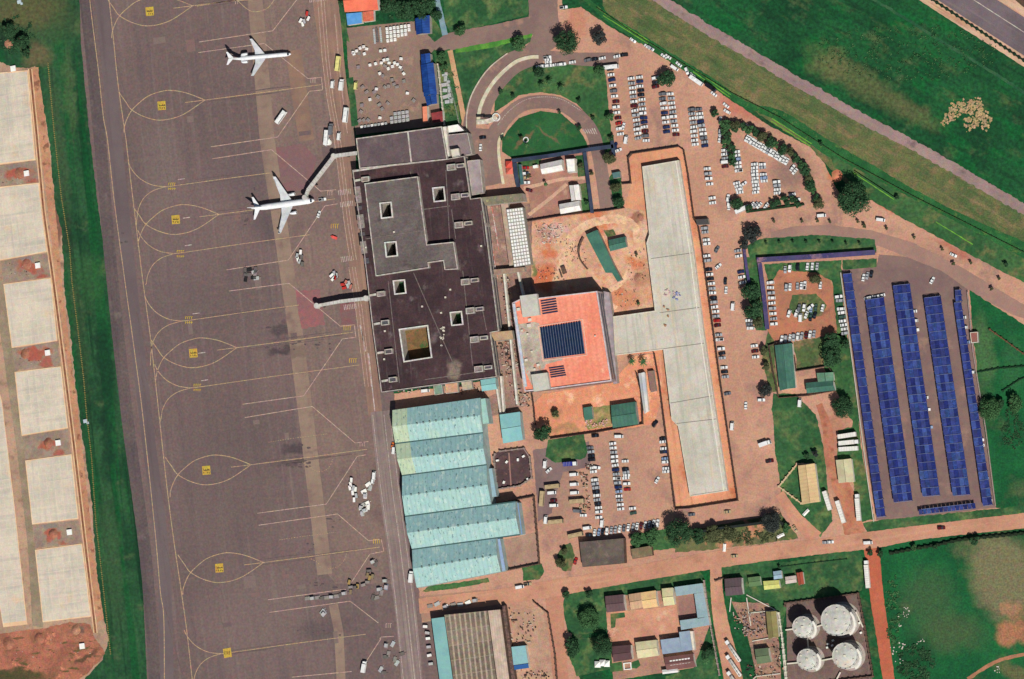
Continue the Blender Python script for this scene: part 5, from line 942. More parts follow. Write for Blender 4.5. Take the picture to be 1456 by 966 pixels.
lab_flat([(1064, 822), (1080, 820), (1082, 832), (1066, 834)], (104, 134, 90), 'dull green shed left of the yellow-green shed', h=2.6, gab=.4, name='green_shed', cat='shed')
lab_flat([(1089.5, 870.5), (1103.5, 870), (1107, 905), (1093, 908)], (142, 132, 86), 'long olive-roofed shed west of the tank farm', along=1, name='olive_shed', cat='shed')
lab_flat([(1074, 924), (1092, 922), (1096, 941), (1077, 944)], (104, 120, 90), 'grey-green roofed shed in the pump yard by the bottom edge', name='green_shed', cat='shed')
# pump yard pipes
py = empty('pump_equipment', 'cluster of grey pumps, pipes and frames in the pump yard', 'pump equipment')
mb = MB()
for k in range(70): pbox(mb, random.uniform(1056, 1088), random.uniform(868, 906), random.uniform(.8, 3.5), random.uniform(.8, 2), 0, random.uniform(.5, 2.2), 8 + 90 * (k % 2))
tag(mb.build('pumps', gmat('m_pumps', (176, 158, 150), (120, 100, 96), s=.5, grain=.15), py), kind='stuff')
mb = MB()
for a, b in [((1062, 850), (1068, 890)), ((1066, 872), (1104, 868)), ((1070, 912), (1108, 905)), ((1076, 962), (1110, 958)), ((1062, 846), (1104, 868)), ((1109, 875), (1118, 980)), ((1040, 850), (1038, 870))]:
    p, q = at(*a), at(*b); d = q - p; c = (p + q) / 2; mb.box((c.x, c.y, .3), (d.length, .5, .6), math.atan2(d.y, d.x)); mb.build('pipe', M_off, py); mb = MB()
# ---------------- fuel tanks
M_tank = gmat('m_tank', (208, 206, 196), (190, 188, 178), s=.25, c3=(214, 184, 160), s2=.1, lo3=.54, hi3=.76, grain=.07, rough=.45, spec=.4, metal=.1)
M_tanks = gmat('m_tanks', (190, 186, 178), (170, 164, 156), s=.15, grain=.08, wave=[(0, 60, (150, 144, 136), .1)], rough=.5)
def tank(x, y, rpx, h, label):
    e = empty('fuel_tank', label, 'fuel tank', 'fuel tanks of the tank farm'); c = at(x, y, h); r = rpx * MPX; n = 64
    ring = lambda rr, z: [(c.x + rr * math.cos(k * math.tau / n), c.y + rr * math.sin(k * math.tau / n), z) for k in range(n)]
    mb = MB(); mb.add(ring(r, .1) + ring(r, h), [(k, (k + 1) % n, (k + 1) % n + n, k + n) for k in range(n)])
    o = mb.build('shell', M_tanks, e, True)
    mb = MB(); mb.add(ring(r + .12, h) + ring(r * .55, h + .8) + [(c.x, c.y, h + 1.2)], [(k, (k + 1) % n, (k + 1) % n + n, k + n) for k in range(n)] + [(k + n, (k + 1) % n + n, 2 * n) for k in range(n)])
    mb.build('roof', M_tank, e, True)
    mb = MB(); rr = ring(r + .1, 0)
    for k in range(n):          # handrail round the roof edge
        a = rr[k]; b = rr[(k + 1) % n]; d = Vector(b) - Vector(a); m_ = ((a[0] + b[0]) / 2, (a[1] + b[1]) / 2)
        mb.box((m_[0], m_[1], h + .05), (d.length, .12, .9 if k % 4 == 0 else .12), math.atan2(d.y, d.x)); mb.box((m_[0], m_[1], h + .85), (d.length, .1, .1), math.atan2(d.y, d.x))
    mb.build('handrail', gmat('m_hr', (224, 220, 212), grain=.05), e)
    for zz in range(1, int(h / 2.4)):
        mb = MB()
        for k in range(n):
            a = rr[k]; b = rr[(k + 1) % n]; d = Vector(b) - Vector(a); mb.box(((a[0] + b[0]) / 2, (a[1] + b[1]) / 2, zz * 2.4), (d.length, .16, .12), math.atan2(d.y, d.x))
        mb.build('wall_ring', gmat('m_hr', (224, 220, 212), grain=.05), e)
    mb = MB(); m = 40          # spiral stair on the east side
    for k in range(m):
        a = -1.2 + 1.7 * k / m; mb.box((c.x + (r + .7) * math.cos(a), c.y + (r + .7) * math.sin(a), h * k / m), (1.3, .9, .2), a)
    mb.build('stair', gmat('m_hr', (224, 220, 212)), e)
    mb = MB()
    for k in range(6): a = k * 1.1 + x; mb.box((c.x + r * .75 * math.cos(a), c.y + r * .75 * math.sin(a), h + .3), (.9, .9, .7), a)
    mb.box((c.x, c.y, h + 1.15), (1.4, 1.4, .5), 0); mb.build('hatch', M_off, e)
    mb = MB(); b0 = ring(r + 1.6, .06); mb.add(ring(r + 1.6, .3) + ring(r + 1.6, .06) + [(c.x, c.y, .3)], [(k, (k + 1) % n, 2 * n) for k in range(n)] + [(k + n, (k + 1) % n + n, (k + 1) % n, k) for k in range(n)])
    mb.build('base', gmat('m_tbase', (170, 158, 148), grain=.1), e)
tank(1189, 882, 21, 15.5, 'largest white fuel tank, at the north-east of the tank farm')
tank(1141.6, 891.8, 14.3, 10.5, 'small white fuel tank at the north-west of the tank farm')
tank(1148, 938, 14.3, 10.5, 'small white fuel tank at the south-west, with pinkish roof')
tank(1201.6, 932.7, 17.5, 12.5, 'medium white fuel tank at the south-east of the tank farm')
ppe = empty('pipeline', 'pale pipes and catwalks linking the four fuel tanks', 'pipeline')
for a, b in [((1160, 892), (1176, 887)), ((1149, 908), (1151, 926)), ((1166, 940), (1192, 935)), ((1118, 896), (1134, 894)), ((1120, 944), (1140, 942)), ((1196, 956), (1186, 975)), ((1218, 870), (1228, 892))]:
    p, q = at(*a), at(*b); d = q - p; c = (p + q) / 2; mb = MB(); mb.box((c.x, c.y, 1.2), (d.length, .8, .5), math.atan2(d.y, d.x)); mb.build('pipe', M_off, ppe)
mb = MB()
for x, y in [(1177, 916), (1184, 911), (1176, 921), (1183, 918), (1216, 890), (1222, 886), (1224, 900)]: pbox(mb, x, y, 3, 2.4, 0, 1.5, x % 40)
tag(mb.build('valve_station', M_white), 'white valves and boxes between the two eastern fuel tanks', 'valves')
# ---------------- solar carports
M_pvb = [pmat('m_pvb%d' % k, c, rough=.35, spec=.5, grain=.14) for k, c in enumerate([(46, 62, 138), (34, 48, 124), (56, 78, 148), (28, 38, 104), (64, 92, 158), (40, 50, 130)])]
M_pvb = [gmat('m_pvx%d' % k, c, tuple(int(v * .8) for v in c), s=.3, c3=tuple(min(255, int(v * 1.1)) for v in c), s2=.5, lo3=.52, hi3=.62, rough=.4, spec=.5, grain=.12, brick=(8, 2.0, 1.2, (56, 70, 132), .3, .1)) for k, c in enumerate([(46, 60, 130), (36, 48, 116), (52, 72, 138), (34, 42, 106), (56, 80, 142), (42, 56, 124)])]
def carport(label, nw, ne, se, sw, n, cols, h=2.9, step=True):
    e = empty('solar_carport', label, 'solar carport', 'blue solar carport rows')
    a, b, c_, d_ = [Vector((p[0], p[1], h)) for p in W([nw, ne, se, sw], h)]
    f = lambda u, v: (a * (1 - u) + b * u) * (1 - v) + (d_ * (1 - u) + c_ * u) * v
    for j in range(n):
        mb = MB()
        for i in range(cols):
            u0, u1 = i / cols + .004, (i + 1) / cols - .004; v0, v1 = j / n + .0006, (j + 1) / n - .0022
            p4 = [f(u0, v0), f(u1, v0), f(u1, v1), f(u0, v1)]
            zz = (.45, .0) if (i % 2 == 0) else (.0, .45)
            z4 = [zz[0], zz[1], zz[1], zz[0]]
            top = [v_ + Vector((0, 0, z_ + .02 * ((i + j) % 3))) for v_, z_ in zip(p4, z4)]; bot = [v_ - Vector((0, 0, .1)) for v_ in top]
            mb.add(top + bot, [(3, 2, 1, 0), (4, 5, 6, 7), (1, 5, 4, 0), (2, 6, 5, 1), (3, 7, 6, 2), (0, 4, 7, 3)], random.randrange(6))
        mb.build('roof_bay', M_pvb, e)
    for j in range(n + 1):
        mb = MB(); v = min(1, j / n); p, q = f(.06, v), f(.94, v)
        d = q - p; c = (p + q) / 2; mb.box((c.x, c.y, h - .35), (d.length, .2, .22), math.atan2(d.y, d.x)); mb.box((c.x, c.y, h + .42), (d.length * .99, .22, .12), math.atan2(d.y, d.x))
        for r_ in (p, q, (p + q) / 2): mb.box((r_.x, r_.y, 0), (.22, .22, h + .46), .1)
        mb.build('support_frame', gmat('m_sf', (112, 122, 160), grain=.05), e)
    return e
carport('westernmost single-width solar carport row, beside the green verge', (1198.5, 390), (1211, 389), (1259.5, 734.5), (1247, 736), 28, 2)
carport('second solar carport row from the west, with white cars at its north end', (1230.5, 427), (1257, 423), (1298, 712), (1271, 715), 24, 4)
carport('middle solar carport row, third from the west', (1269.5, 406.5), (1294, 404), (1337, 704.5), (1312, 706.5), 25, 4)
carport('fourth solar carport row from the west, a wide one', (1313.5, 424), (1338, 421), (1380, 703.5), (1355, 705.5), 23, 4)
carport('easternmost single-width solar carport row, beside the field', (1356.5, 431), (1367, 430), (1411.5, 718), (1398, 720), 24, 2)
carport('tiny detached solar carport north of the easternmost row', (1358, 413), (1366.5, 412.5), (1368, 428), (1359, 429), 2, 2)
e = carport('short east-west solar carport row at the south end', (1306, 725), (1387, 715.5), (1388, 723), (1307, 732), 1, 14)
mb = MB()
pp = subdiv([(1196, 388), (1216, 540), (1234, 680), (1243, 742)], 8, False); wallline(mb, pp, 1.6, .3)
tag(mb.build('boundary_wall', M_off), 'thin pale wall along the west side of the solar carports', 'wall')
mb = MB(); wallline(mb, subdiv([(1376, 415), (1384, 500), (1402, 610), (1416, 720)], 8, False), 1.4, .4); tag(mb.build('boundary_wall', MATS['m_bw2']), 'thin grey wall along the east side of the solar carports', 'wall')
# ---------------- north-west roofs
M_orr = gmat('m_orr', (232, 120, 92), (220, 108, 82), s=.1, grain=.07)
gable('tiled_house', 'orange-red roofed house cut off by the top edge above the cargo yard', 'house', [(489, -14), (537, -20), (537.5, 14), (491, 17)], 4, 2, M_wallw, M_orr)
flat('blue_canopy', 'sky blue square canopy roof just below the orange-red house', 'canopy', [(492, 19.5), (514, 17.5), (514.5, 33), (494, 36)], 3.4, M_wallw, pmat('m_skyb', (98, 162, 220)), None)
flat('orange_shed', 'small orange shed roof right of the sky blue canopy', 'shed', [(515.5, 17), (531, 15.5), (531.5, 29.5), (516.5, 31.5)], 3.2, M_wallw, gmat('m_ors', (214, 118, 92), (196, 100, 78), s=.3, grain=.12), None)
M_nblue = gmat('m_nblue', (34, 76, 146), (26, 60, 126), s=.2, grain=.07, rough=.5, wave=[(98, 1.6, (22, 50, 108), .4)])
gable('blue_shed', 'dark blue gabled shed between the cargo yard and the trees', 'shed', [(591, 27), (610.5, 22.5), (611, 47), (592.5, 49)], 4.5, 1.4, M_wallg, M_nblue, along=1)
bs = empty('blue_shed', 'long stepped dark blue roofed shed on the east side of the cargo yard', 'shed')
gable('', '', '', [(599, 78), (611, 76.5), (612, 90), (600, 93)], 4.6, 1.0, M_wallg, M_nblue, parent=bs, along=1)
gable('', '', '', [(599, 93), (616, 90), (621, 133), (603, 137)], 5.0, 1.2, M_wallg, M_nblue, parent=bs, along=1)
gable('', '', '', [(605, 138), (620, 134.5), (621, 147), (608, 150)], 4.4, 1.0, M_wallg, M_nblue, parent=bs, along=1)
flat('salmon_shed', 'narrow salmon pink roof below the long blue shed', 'shed', [(600.5, 152), (607, 151), (608, 174), (601.5, 175)], 3.6, M_wallw, pmat('m_salm', (238, 146, 112)), None)
flat('maroon_shed', 'maroon roofed shed at the south-east corner of the cargo yard', 'shed', [(613, 161), (629, 158), (630, 173), (615, 175)], 3.6, M_wallw, gmat('m_mar', (150, 66, 66), (132, 56, 58), s=.3, grain=.1), None)
fence([(624, 92), (628, 130), (633, 178)], 2.2, 'pale fence between the cargo yard and the northern garden strip', 'boundary_wall', M_off, .4, 'wall')
fence([(640, 120), (648, 150), (654, 178)], 1.4, 'thin grey fence on the west side of the tan garden path', 'garden_fence', gmat('m_gf', (140, 150, 130), grain=.1), .3)
flat('gate_canopy', 'dark grey canopy in the fence east of the extension', 'canopy', [(989, 312), (1006, 311), (1008, 319), (991, 320)], 3.2, M_wallg, gmat('m_gc', (78, 74, 72), grain=.1), None)
for i, (x, y) in enumerate([(723, 234), (724, 243)]):
    e = empty('canopy_tent', ['northern of two red canopy tents by the drop-off road', 'southern, pinker of two red canopy tents by the drop-off road'][i], 'tent', 'red tents by the drop-off road')
    c = at(x, y, 3); r = 2.1
    mb = MB(); b4 = [(c.x - r, c.y - r, 2.4), (c.x + r, c.y - r, 2.4), (c.x + r, c.y + r, 2.4), (c.x - r, c.y + r, 2.4), (c.x, c.y, 3.6)]; mb.add(b4, [(0, 1, 4), (1, 2, 4), (2, 3, 4), (3, 0, 4)]); mb.build('roof', pmat('m_tent%d' % i, [(220, 84, 66), (222, 112, 92)][i]), e)
    mb = MB()
    for b_ in b4[:4]: mb.box((b_[0], b_[1], 0), (.1, .1, 2.4))
    mb.build('poles', M_off, e)
flat('garden_hut', 'small teal-grey hut in the hedge strip north of the building site', 'hut', [(870, 246), (881, 244), (882, 252), (872, 254)], 3, M_wallg, pmat('m_ghut', (92, 128, 124)), None)

def strip(name, label, cat, path, wd, h, mat, curve=False):
    L_, R_ = ribbon_pts(path, wd, curve, 6); mb = MB(); mb.prism(W(L_ + R_[::-1]), 0, h); return tag(mb.build(name, mat), label, cat)
strip('hedge_wall', 'long dark tall clipped hedge wall between the extension fence and the thicket', 'hedge', [(994, 757), (1030, 751), (1092, 743)], 3.2, 5.5, gmat('m_hedge', (40, 46, 44), (30, 38, 34), s=.8, grain=.25))
strip('site_barrier', 'dark curved barrier on the building site left of the slanting green shed', 'barrier', [(830, 338), (824, 352), (825, 368), (836, 383)], 1.6, 1.8, M_wallbr, True)
strip('clipped_hedge', 'dark green clipped hedge along the south of the triangular lot', 'hedge', [(1062, 302), (1100, 297), (1144, 291)], 2.4, 1.6, gmat('m_ch', (34, 60, 34), (28, 48, 30), s=.8, grain=.25))
sheet('court_lawn', [(868, 873), (888, 871), (889, 878), (876, 880), (875, 892), (869, 894)], .062, M_gr2, .3); sheet('court_lawn', [(866, 944), (884, 941), (886, 954), (868, 956)], .062, M_gr2, .3); sheet('court_lawn', [(898, 942), (908, 938), (911, 946), (905, 951), (898, 950)], .062, M_gr, .4)
mb = MB(); q = [(886, 943), (897, 942), (898, 952), (887, 953)]; rim(mb, q, .0, 1.0, 1.2); tag(mb.build('fountain_kerb', M_white), 'small white square kerb with a statue base in the south compound garden', 'fountain')
for i, (x, y) in enumerate([(849, 945), (856, 943), (862, 944)]):
    c_ = at(x, y, 2.5); mb = MB(); r = 1.9; mb.add([(c_.x - r, c_.y - r, 1.6), (c_.x + r, c_.y - r, 1.6), (c_.x + r, c_.y + r, 1.6), (c_.x - r, c_.y + r, 1.6), (c_.x, c_.y, 2.9)], [(0, 1, 4), (1, 2, 4), (2, 3, 4), (3, 0, 4)])
    for sx in (-1, 1):
        for sy in (-1, 1): mb.box((c_.x + sx * r * .95, c_.y + sy * r * .95, 0), (.1, .1, 1.6))
    tag(mb.build('garden_tent', M_white), ['left', 'middle', 'right'][i] + ' of three small white tents on the southern lawn', 'tent', 'three white garden tents')
def clutter(label, regions, n, cols, seed, zs=(.2, 1.2), sz=(.6, 2.6)):
    r = random.Random(seed); mb = MB()
    for k in range(n):
        x0, y0, x1, y1 = r.choice(regions); x, y = r.uniform(x0, x1), r.uniform(y0, y1); x += (y - y0) * .12
        pbox(mb, x, y, r.uniform(*sz) * (2.2 if r.random() < .15 else 1), r.uniform(sz[0], sz[1] * .7), .1, r.uniform(*zs), r.choice((7, 97, r.uniform(0, 180))), r.randrange(len(cols)))
    tag(mb.build('yard_clutter', cols), label, None, None, 'stuff')
K1 = [pmat('m_k1', (206, 190, 172)), pmat('m_k2', (110, 88, 78)), pmat('m_k3', (60, 50, 50)), pmat('m_k4', (176, 120, 100))]
clutter('small clutter of pipes, boards and boxes in the service yard', [(712, 395, 724, 460), (700, 484, 722, 536), (716, 484, 732, 560), (730, 558, 752, 578)], 260, K1, 3)
clutter('debris and boards strewn over the building site', [(760, 318, 812, 345), (764, 380, 800, 398), (800, 340, 830, 380), (872, 404, 905, 440), (890, 352, 915, 400)], 190, K1, 4, (.1, .7), (.5, 1.8))
clutter('bits of rubbish and planters in the bushes of the south car park', [(824, 672, 834, 700), (822, 706, 838, 728), (832, 660, 846, 668)], 90, K1 + [pmat('m_k5', (60, 84, 50))], 5, (.2, 1.2), (.8, 2.4))
clutter('small equipment along the south front of the terminal', [(560, 549, 612, 558), (634, 548, 690, 560)], 70, K1, 6)
clutter('scattered equipment in the yards behind the warehouse', [(732, 870, 760, 915), (740, 955, 780, 966), (714, 862, 730, 960)], 110, K1, 8)
clutter('stones and small posts along the lane and pump yard', [(1042, 870, 1060, 905), (1096, 912, 1112, 955), (1060, 946, 1100, 964)], 120, K1, 9)
clutter('small bright pieces on the cargo site ground', [(0, 240, 40, 262), (10, 375, 50, 395), (22, 500, 60, 520), (6, 920, 60, 960), (70, 900, 130, 950)], 80, K1, 10, (.1, .6), (.5, 1.6))
e = empty('brick_stack', 'dark stack of blocks on the orange earth west of the site barrier', 'brick stack'); mb = MB(); pbox(mb, 801, 384, 6, 11, 0, 1.4, 20); pbox(mb, 797, 389, 2, 12, 0, 1.0, 20); mb.build('blocks', M_wallbr, e)

ribbon('earthwork_track', [(790, 402, 10), (800, 378, 13), (806, 352, 13), (820, 330, 13), (846, 316, 12), (880, 312, 12), (902, 322, 10), (906, 346, 8)], 12, .058, gmat('m_etr', (232, 190, 154), (214, 170, 136), s=.15, c3=(196, 150, 120), s2=.3, grain=.12), 1.6)
ribbon('earthwork_track', [(896, 380, 6), (882, 404, 8), (858, 420, 10), (876, 440, 8)], 8, .058, MATS['m_etr'], 1.6)
clutter('pale rubble in the north-west corner of the building site', [(762, 318, 800, 332), (770, 332, 796, 346)], 110, [pmat('m_k6', (214, 186, 176)), pmat('m_k7', (150, 120, 108)), M_off], 14, (.1, .8), (.6, 2.2))
for i, (x, y, r, h, l) in enumerate([(782, 338, 6, 1.4, 'pale pinkish rubble heap in the north-west of the building site'), (800, 324, 5, 1.0, 'small pale heap under the compound fence on the building site')]): pass
# ------------------------------------------------------------------ aircraft
M_plane = gmat('m_plane', (244, 244, 242), (226, 228, 230), s=.3, grain=.03, rough=.35, spec=.5)
M_wing = gmat('m_wing', (214, 216, 216), (198, 200, 202), s=.4, grain=.05, rough=.4, spec=.5)
M_wline2 = pmat('m_flapline', (140, 142, 146))
def airplane(label, tail, nose, span, L_, rad, t_tail, group=None):
    zc = 3.4 if not t_tail else 2.9
    a, b = at(tail[0], tail[1], zc), at(nose[0], nose[1], zc); d = (b - a); ang = math.atan2(d.y, d.x); k = d.length / L_
    e = empty('airliner', label, 'airliner', None, ((a.x + b.x) / 2, (a.y + b.y) / 2, 0), ang)
    L2 = L_ / 2 * k
    # fuselage
    prof = [(-1, .12, .75), (-.93, .30, .6), (-.82, .58, .35), (-.68, .88, .1), (-.55, 1, 0), (0, 1, 0), (.6, 1, 0), (.78, .97, 0), (.88, .84, -.06), (.94, .62, -.14), (.98, .36, -.22), (1, .08, -.28)]
    n = 28; mb = MB(); vs = []
    for x, r, dz in prof: vs += [(x * L2, rad * r * math.cos(t * math.tau / n), zc + dz * rad + rad * r * math.sin(t * math.tau / n)) for t in range(n)]
    mb.add(vs, [(i * n + j, i * n + (j + 1) % n, (i + 1) * n + (j + 1) % n, (i + 1) * n + j) for i in range(len(prof) - 1) for j in range(n)])
    mb.add([vs[j] for j in range(n)], [tuple(range(n))]); mb.add([vs[-n + j] for j in range(n)], [tuple(reversed(range(n)))])
    mb.build('fuselage', M_plane, e, True)
    mb = MB(); mb.box((L2 * .915, 0, zc + rad * .52), (1.4, rad * 1.15, .35), 0, 0, .7); mb.build('cockpit_window', M_glass, e)
    mb = MB()
    for s in (1, -1):
        for i in range(34): x = -L2 * .6 + i * (L2 * 1.4) / 34; mb.box((x, s * rad * .975, zc + .35), (.28, .12, .36))
    mb.build('cabin_windows', M_glass, e)
    def surf(name, pts, z0, z1, th, mat, sgn, thin=.4):
        """pts: root LE, tip LE, tip TE, (kink TE), root TE ; z from root to tip"""
        ymax = max(abs(p[1]) for p in pts)
        P_ = [Vector((p[0], p[1] * sgn, z0 + (z1 - z0) * abs(p[1]) / ymax)) for p in pts]; m = len(P_)
        mb = MB(); t = [th * (1 - (1 - thin) * abs(p[1]) / ymax) for p in pts]
        top = [q + Vector((0, 0, t[i] / 2)) for i, q in enumerate(P_)]; bot = [q - Vector((0, 0, t[i] / 2)) for i, q in enumerate(P_)]
        mb.add(top + bot, [tuple(range(m)), tuple(reversed(range(m, 2 * m)))] + [(i, (i + 1) % m, (i + 1) % m + m, i + m) for i in range(m)])
        return mb.build(name, mat, e)
    hs = span / 2
    rx = L2 * (.16 if not t_tail else .0)
    for s in (1, -1):
        w_ = surf('wing', [(rx + L_ * .075, rad * .6), (rx - L_ * .155, hs * .985), (rx - L_ * .165, hs), (rx - L_ * .205, hs * .985), (rx - L_ * .125, hs * .36), (rx - L_ * .125, rad * .6)], zc - rad * .45, zc + .9, .7, M_wing, s)
        mb = MB(); p, q = Vector((rx - L_ * .095, s * rad * 1.3, zc - rad * .45 + .42)), Vector((rx - L_ * .19, s * hs * .93, zc + .98)); dd = q - p; dx = Vector((.18, 0, 0)); mb.add([p - dx, p + dx, q + dx, q - dx], [(0, 1, 2, 3)]); mb.build('flap_line', M_wline2, w_)
        if not t_tail:
            mb = MB(); mb.box((rx - L_ * .18, s * hs, zc + .9), (1.6, .16, 2.2), 0, 0, .5); mb.build('winglet', M_plane, w_)
        zt = zc + rad * .5 if not t_tail else zc + rad + 4.2
        xt = -L2 * .80 if not t_tail else -L2 * .93
        surf('tailplane', [(xt + L_ * .045, .2), (xt - L_ * .06, span * (.2 if not t_tail else .175)), (xt - L_ * .09, span * (.2 if not t_tail else .175)), (xt - L_ * .05, .2)], zt, zt + .3, .3, M_plane, s)
        # engines
        ex, ey, ez, er, el = (rx + L_ * .055, hs * .33, zc - rad * .95, 1.05, 4.4) if not t_tail else (-L2 * .58, rad + 1.05, zc + .5, .85, 4.0)
        mb = MB(); vs = []; pr = [(-.5, .55), (-.3, .85), (.1, 1.05), (.4, 1.0), (.5, .9), (.46, .7)]
        for x, r in pr: vs += [(ex + x * el, s * ey + er * r * math.cos(t * math.tau / 18), ez + er * r * math.sin(t * math.tau / 18)) for t in range(18)]
        mb.add(vs, [(i * 18 + j, i * 18 + (j + 1) % 18, (i + 1) * 18 + (j + 1) % 18, (i + 1) * 18 + j) for i in range(5) for j in range(18)]); mb.add([vs[j] for j in range(18)], [tuple(range(18))], 1); mb.add([vs[-18 + j] for j in range(18)], [tuple(range(18))], 1)
        en = mb.build('engine', [M_plane, M_dark], e, True)
        mb = MB(); mb.box(((ex - .8), s * (ey if not t_tail else rad + .3), ez + (er * .8 if not t_tail else 0)), (3.0, .3 if not t_tail else 1.0, .9 if not t_tail else .3)); mb.build('pylon', M_wing, en)
    # fin
    zf = zc + rad * .7; ft = rad + (6.2 if not t_tail else 4.3)
    x0, x1, x2, x3 = (-L2 * .62, -L2 * .92, -L2 * 1.01, -L2 * .90) if not t_tail else (-L2 * .68, -L2 * .87, -L2 * 1.0, -L2 * .88)
    mb = MB(); mb.add([(x0, .22, zf), (x1, .1, zc + ft), (x2, .1, zc + ft), (x3, .22, zf), (x0, -.22, zf), (x1, -.1, zc + ft), (x2, -.1, zc + ft), (x3, -.22, zf)], [(0, 1, 2, 3), (7, 6, 5, 4), (0, 4, 5, 1), (1, 5, 6, 2), (2, 6, 7, 3)]); mb.build('tail_fin', M_plane, e)
    for px_, py_ in ((L2 * .8, 0), (rx - L_ * .07, 2.7), (rx - L_ * .07, -2.7)):
        mb = MB(); mb.box((px_, py_, .4), (.3, .3, zc - rad), 0)
        for s in (-.35, .35):
            vs = [(px_ + .5 * math.cos(t * math.tau / 12), py_ + s + o_, .5 + .5 * math.sin(t * math.tau / 12)) for o_ in (-.15, .15) for t in range(12)]
            mb.add(vs, [(t, (t + 1) % 12, (t + 1) % 12 + 12, t + 12) for t in range(12)] + [tuple(range(12)), tuple(range(12, 24))])
        mb.build('landing_gear', M_dark, e)
    return e
airplane('white twin-engine airliner docked at the northern jet bridge', (359, 297), (446.5, 285), 35.5, 39.5, 1.95, False)
airplane('smaller white T-tail airliner with rear engines, parked near the top of the apron', (331, 84.5), (413.5, 77), 23.5, 36.0, 1.4, True)
# jet bridges
M_jb = gmat('m_jb', (204, 200, 192), (184, 180, 172), s=.4, grain=.06)
def bridge(label, pts, wpx, h=6.2, z0=3.6):
    e = empty('jet_bridge', label, 'jet bridge')
    q = [at(p[0], p[1], h) for p in pts]; names = ['fixed_walkway', 'telescopic_tunnel', 'inner_tunnel']
    for i, (a, b) in enumerate(zip(q[:-1], q[1:])):
        d = b - a; c = (a + b) / 2; mb = MB(); mb.box((c.x, c.y, z0), (d.length, wpx * MPX * (1 - .12 * i), h - z0 - .15 * i), math.atan2(d.y, d.x)); t = mb.build(names[min(i, 2)], M_jb, e)
        mb = MB(); m = int(d.length / 2.2)
        for k in range(m): r_ = a.lerp(b, (k + .5) / m); mb.box((r_.x, r_.y, h - .15 * i), (.18, wpx * MPX * .9, .14), math.atan2(d.y, d.x))
        mb.build('roof_rib', gmat('m_rr', (160, 156, 150), grain=.05), t)
        mb = MB(); r_ = a.lerp(b, .8 if i else .5); mb.box((r_.x, r_.y, 0), (.8, 2.4, z0), math.atan2(d.y, d.x)); mb.build('column', M_dark, e)
    for i, p in enumerate((q[1], q[-1]) if len(q) > 2 else (q[0], q[-1])):
        mb = MB(); n = 20; r = wpx * MPX * .75
        vs = [(p.x + r * math.cos(k * math.tau / n), p.y + r * math.sin(k * math.tau / n), z) for z in (z0 - .1, h + .25) for k in range(n)]
        mb.add(vs, [(k, (k + 1) % n, (k + 1) % n + n, k + n) for k in range(n)] + [tuple(range(n, 2 * n))]); mb.build('rotunda' if i == 0 else 'cab', M_jb, e)
bridge('long bent jet bridge reaching from the north wing to the docked airliner', [(508, 217.5), (474, 222), (437, 270), (433, 281)], 5.0)
bridge('straight idle jet bridge over the faded red apron patch', [(546, 417), (520, 424.5), (482, 429), (450, 435)], 5.4)
# ------------------------------------------------------------------ vehicles
CARC = dict(white=(240, 240, 236), silver=(176, 178, 180), grey=(116, 118, 122), black=(34, 34, 40), blue=(40, 52, 96), darkred=(96, 30, 34), red=(178, 44, 40), tan=(190, 168, 130), green=(70, 96, 80), orange=(220, 120, 60), yellow=(228, 218, 140), lightblue=(150, 170, 200))
def cmat(c): return pmat('m_car_' + c, CARC[c], rough=.25, spec=.6, grain=.02)
CM = {}
def loft(mb, secs, mi=0, cap=True):
    """secs: (x, half width, z bottom, z top)"""
    vs = []
    for x, hw, zb, zt in secs: vs += [(x, -hw, zb), (x, -hw * .97, zt), (x, hw * .97, zt), (x, hw, zb)]
    fs = []
    for i in range(len(secs) - 1):
        a, b = i * 4, i * 4 + 4
        fs += [(a, b, b + 1, a + 1), (a + 1, b + 1, b + 2, a + 2), (a + 2, b + 2, b + 3, a + 3), (a + 3, b + 3, b, a)]
    if cap: fs += [(0, 1, 2, 3), tuple(len(vs) - 4 + k for k in (3, 2, 1, 0))]
    mb.add(vs, fs, mi)
def wheels(mb, xs, hw, r=.33, mi=2):
    for x in xs:
        for s in (-1, 1):
            vs = [(x + r * math.cos(t * math.tau / 10), s * hw + o_, r + r * math.sin(t * math.tau / 10)) for o_ in (-.1, .1) for t in range(10)]
            mb.add(vs, [(t, (t + 1) % 10, (t + 1) % 10 + 10, t + 10) for t in range(10)] + [tuple(range(10)), tuple(range(10, 20))], mi)
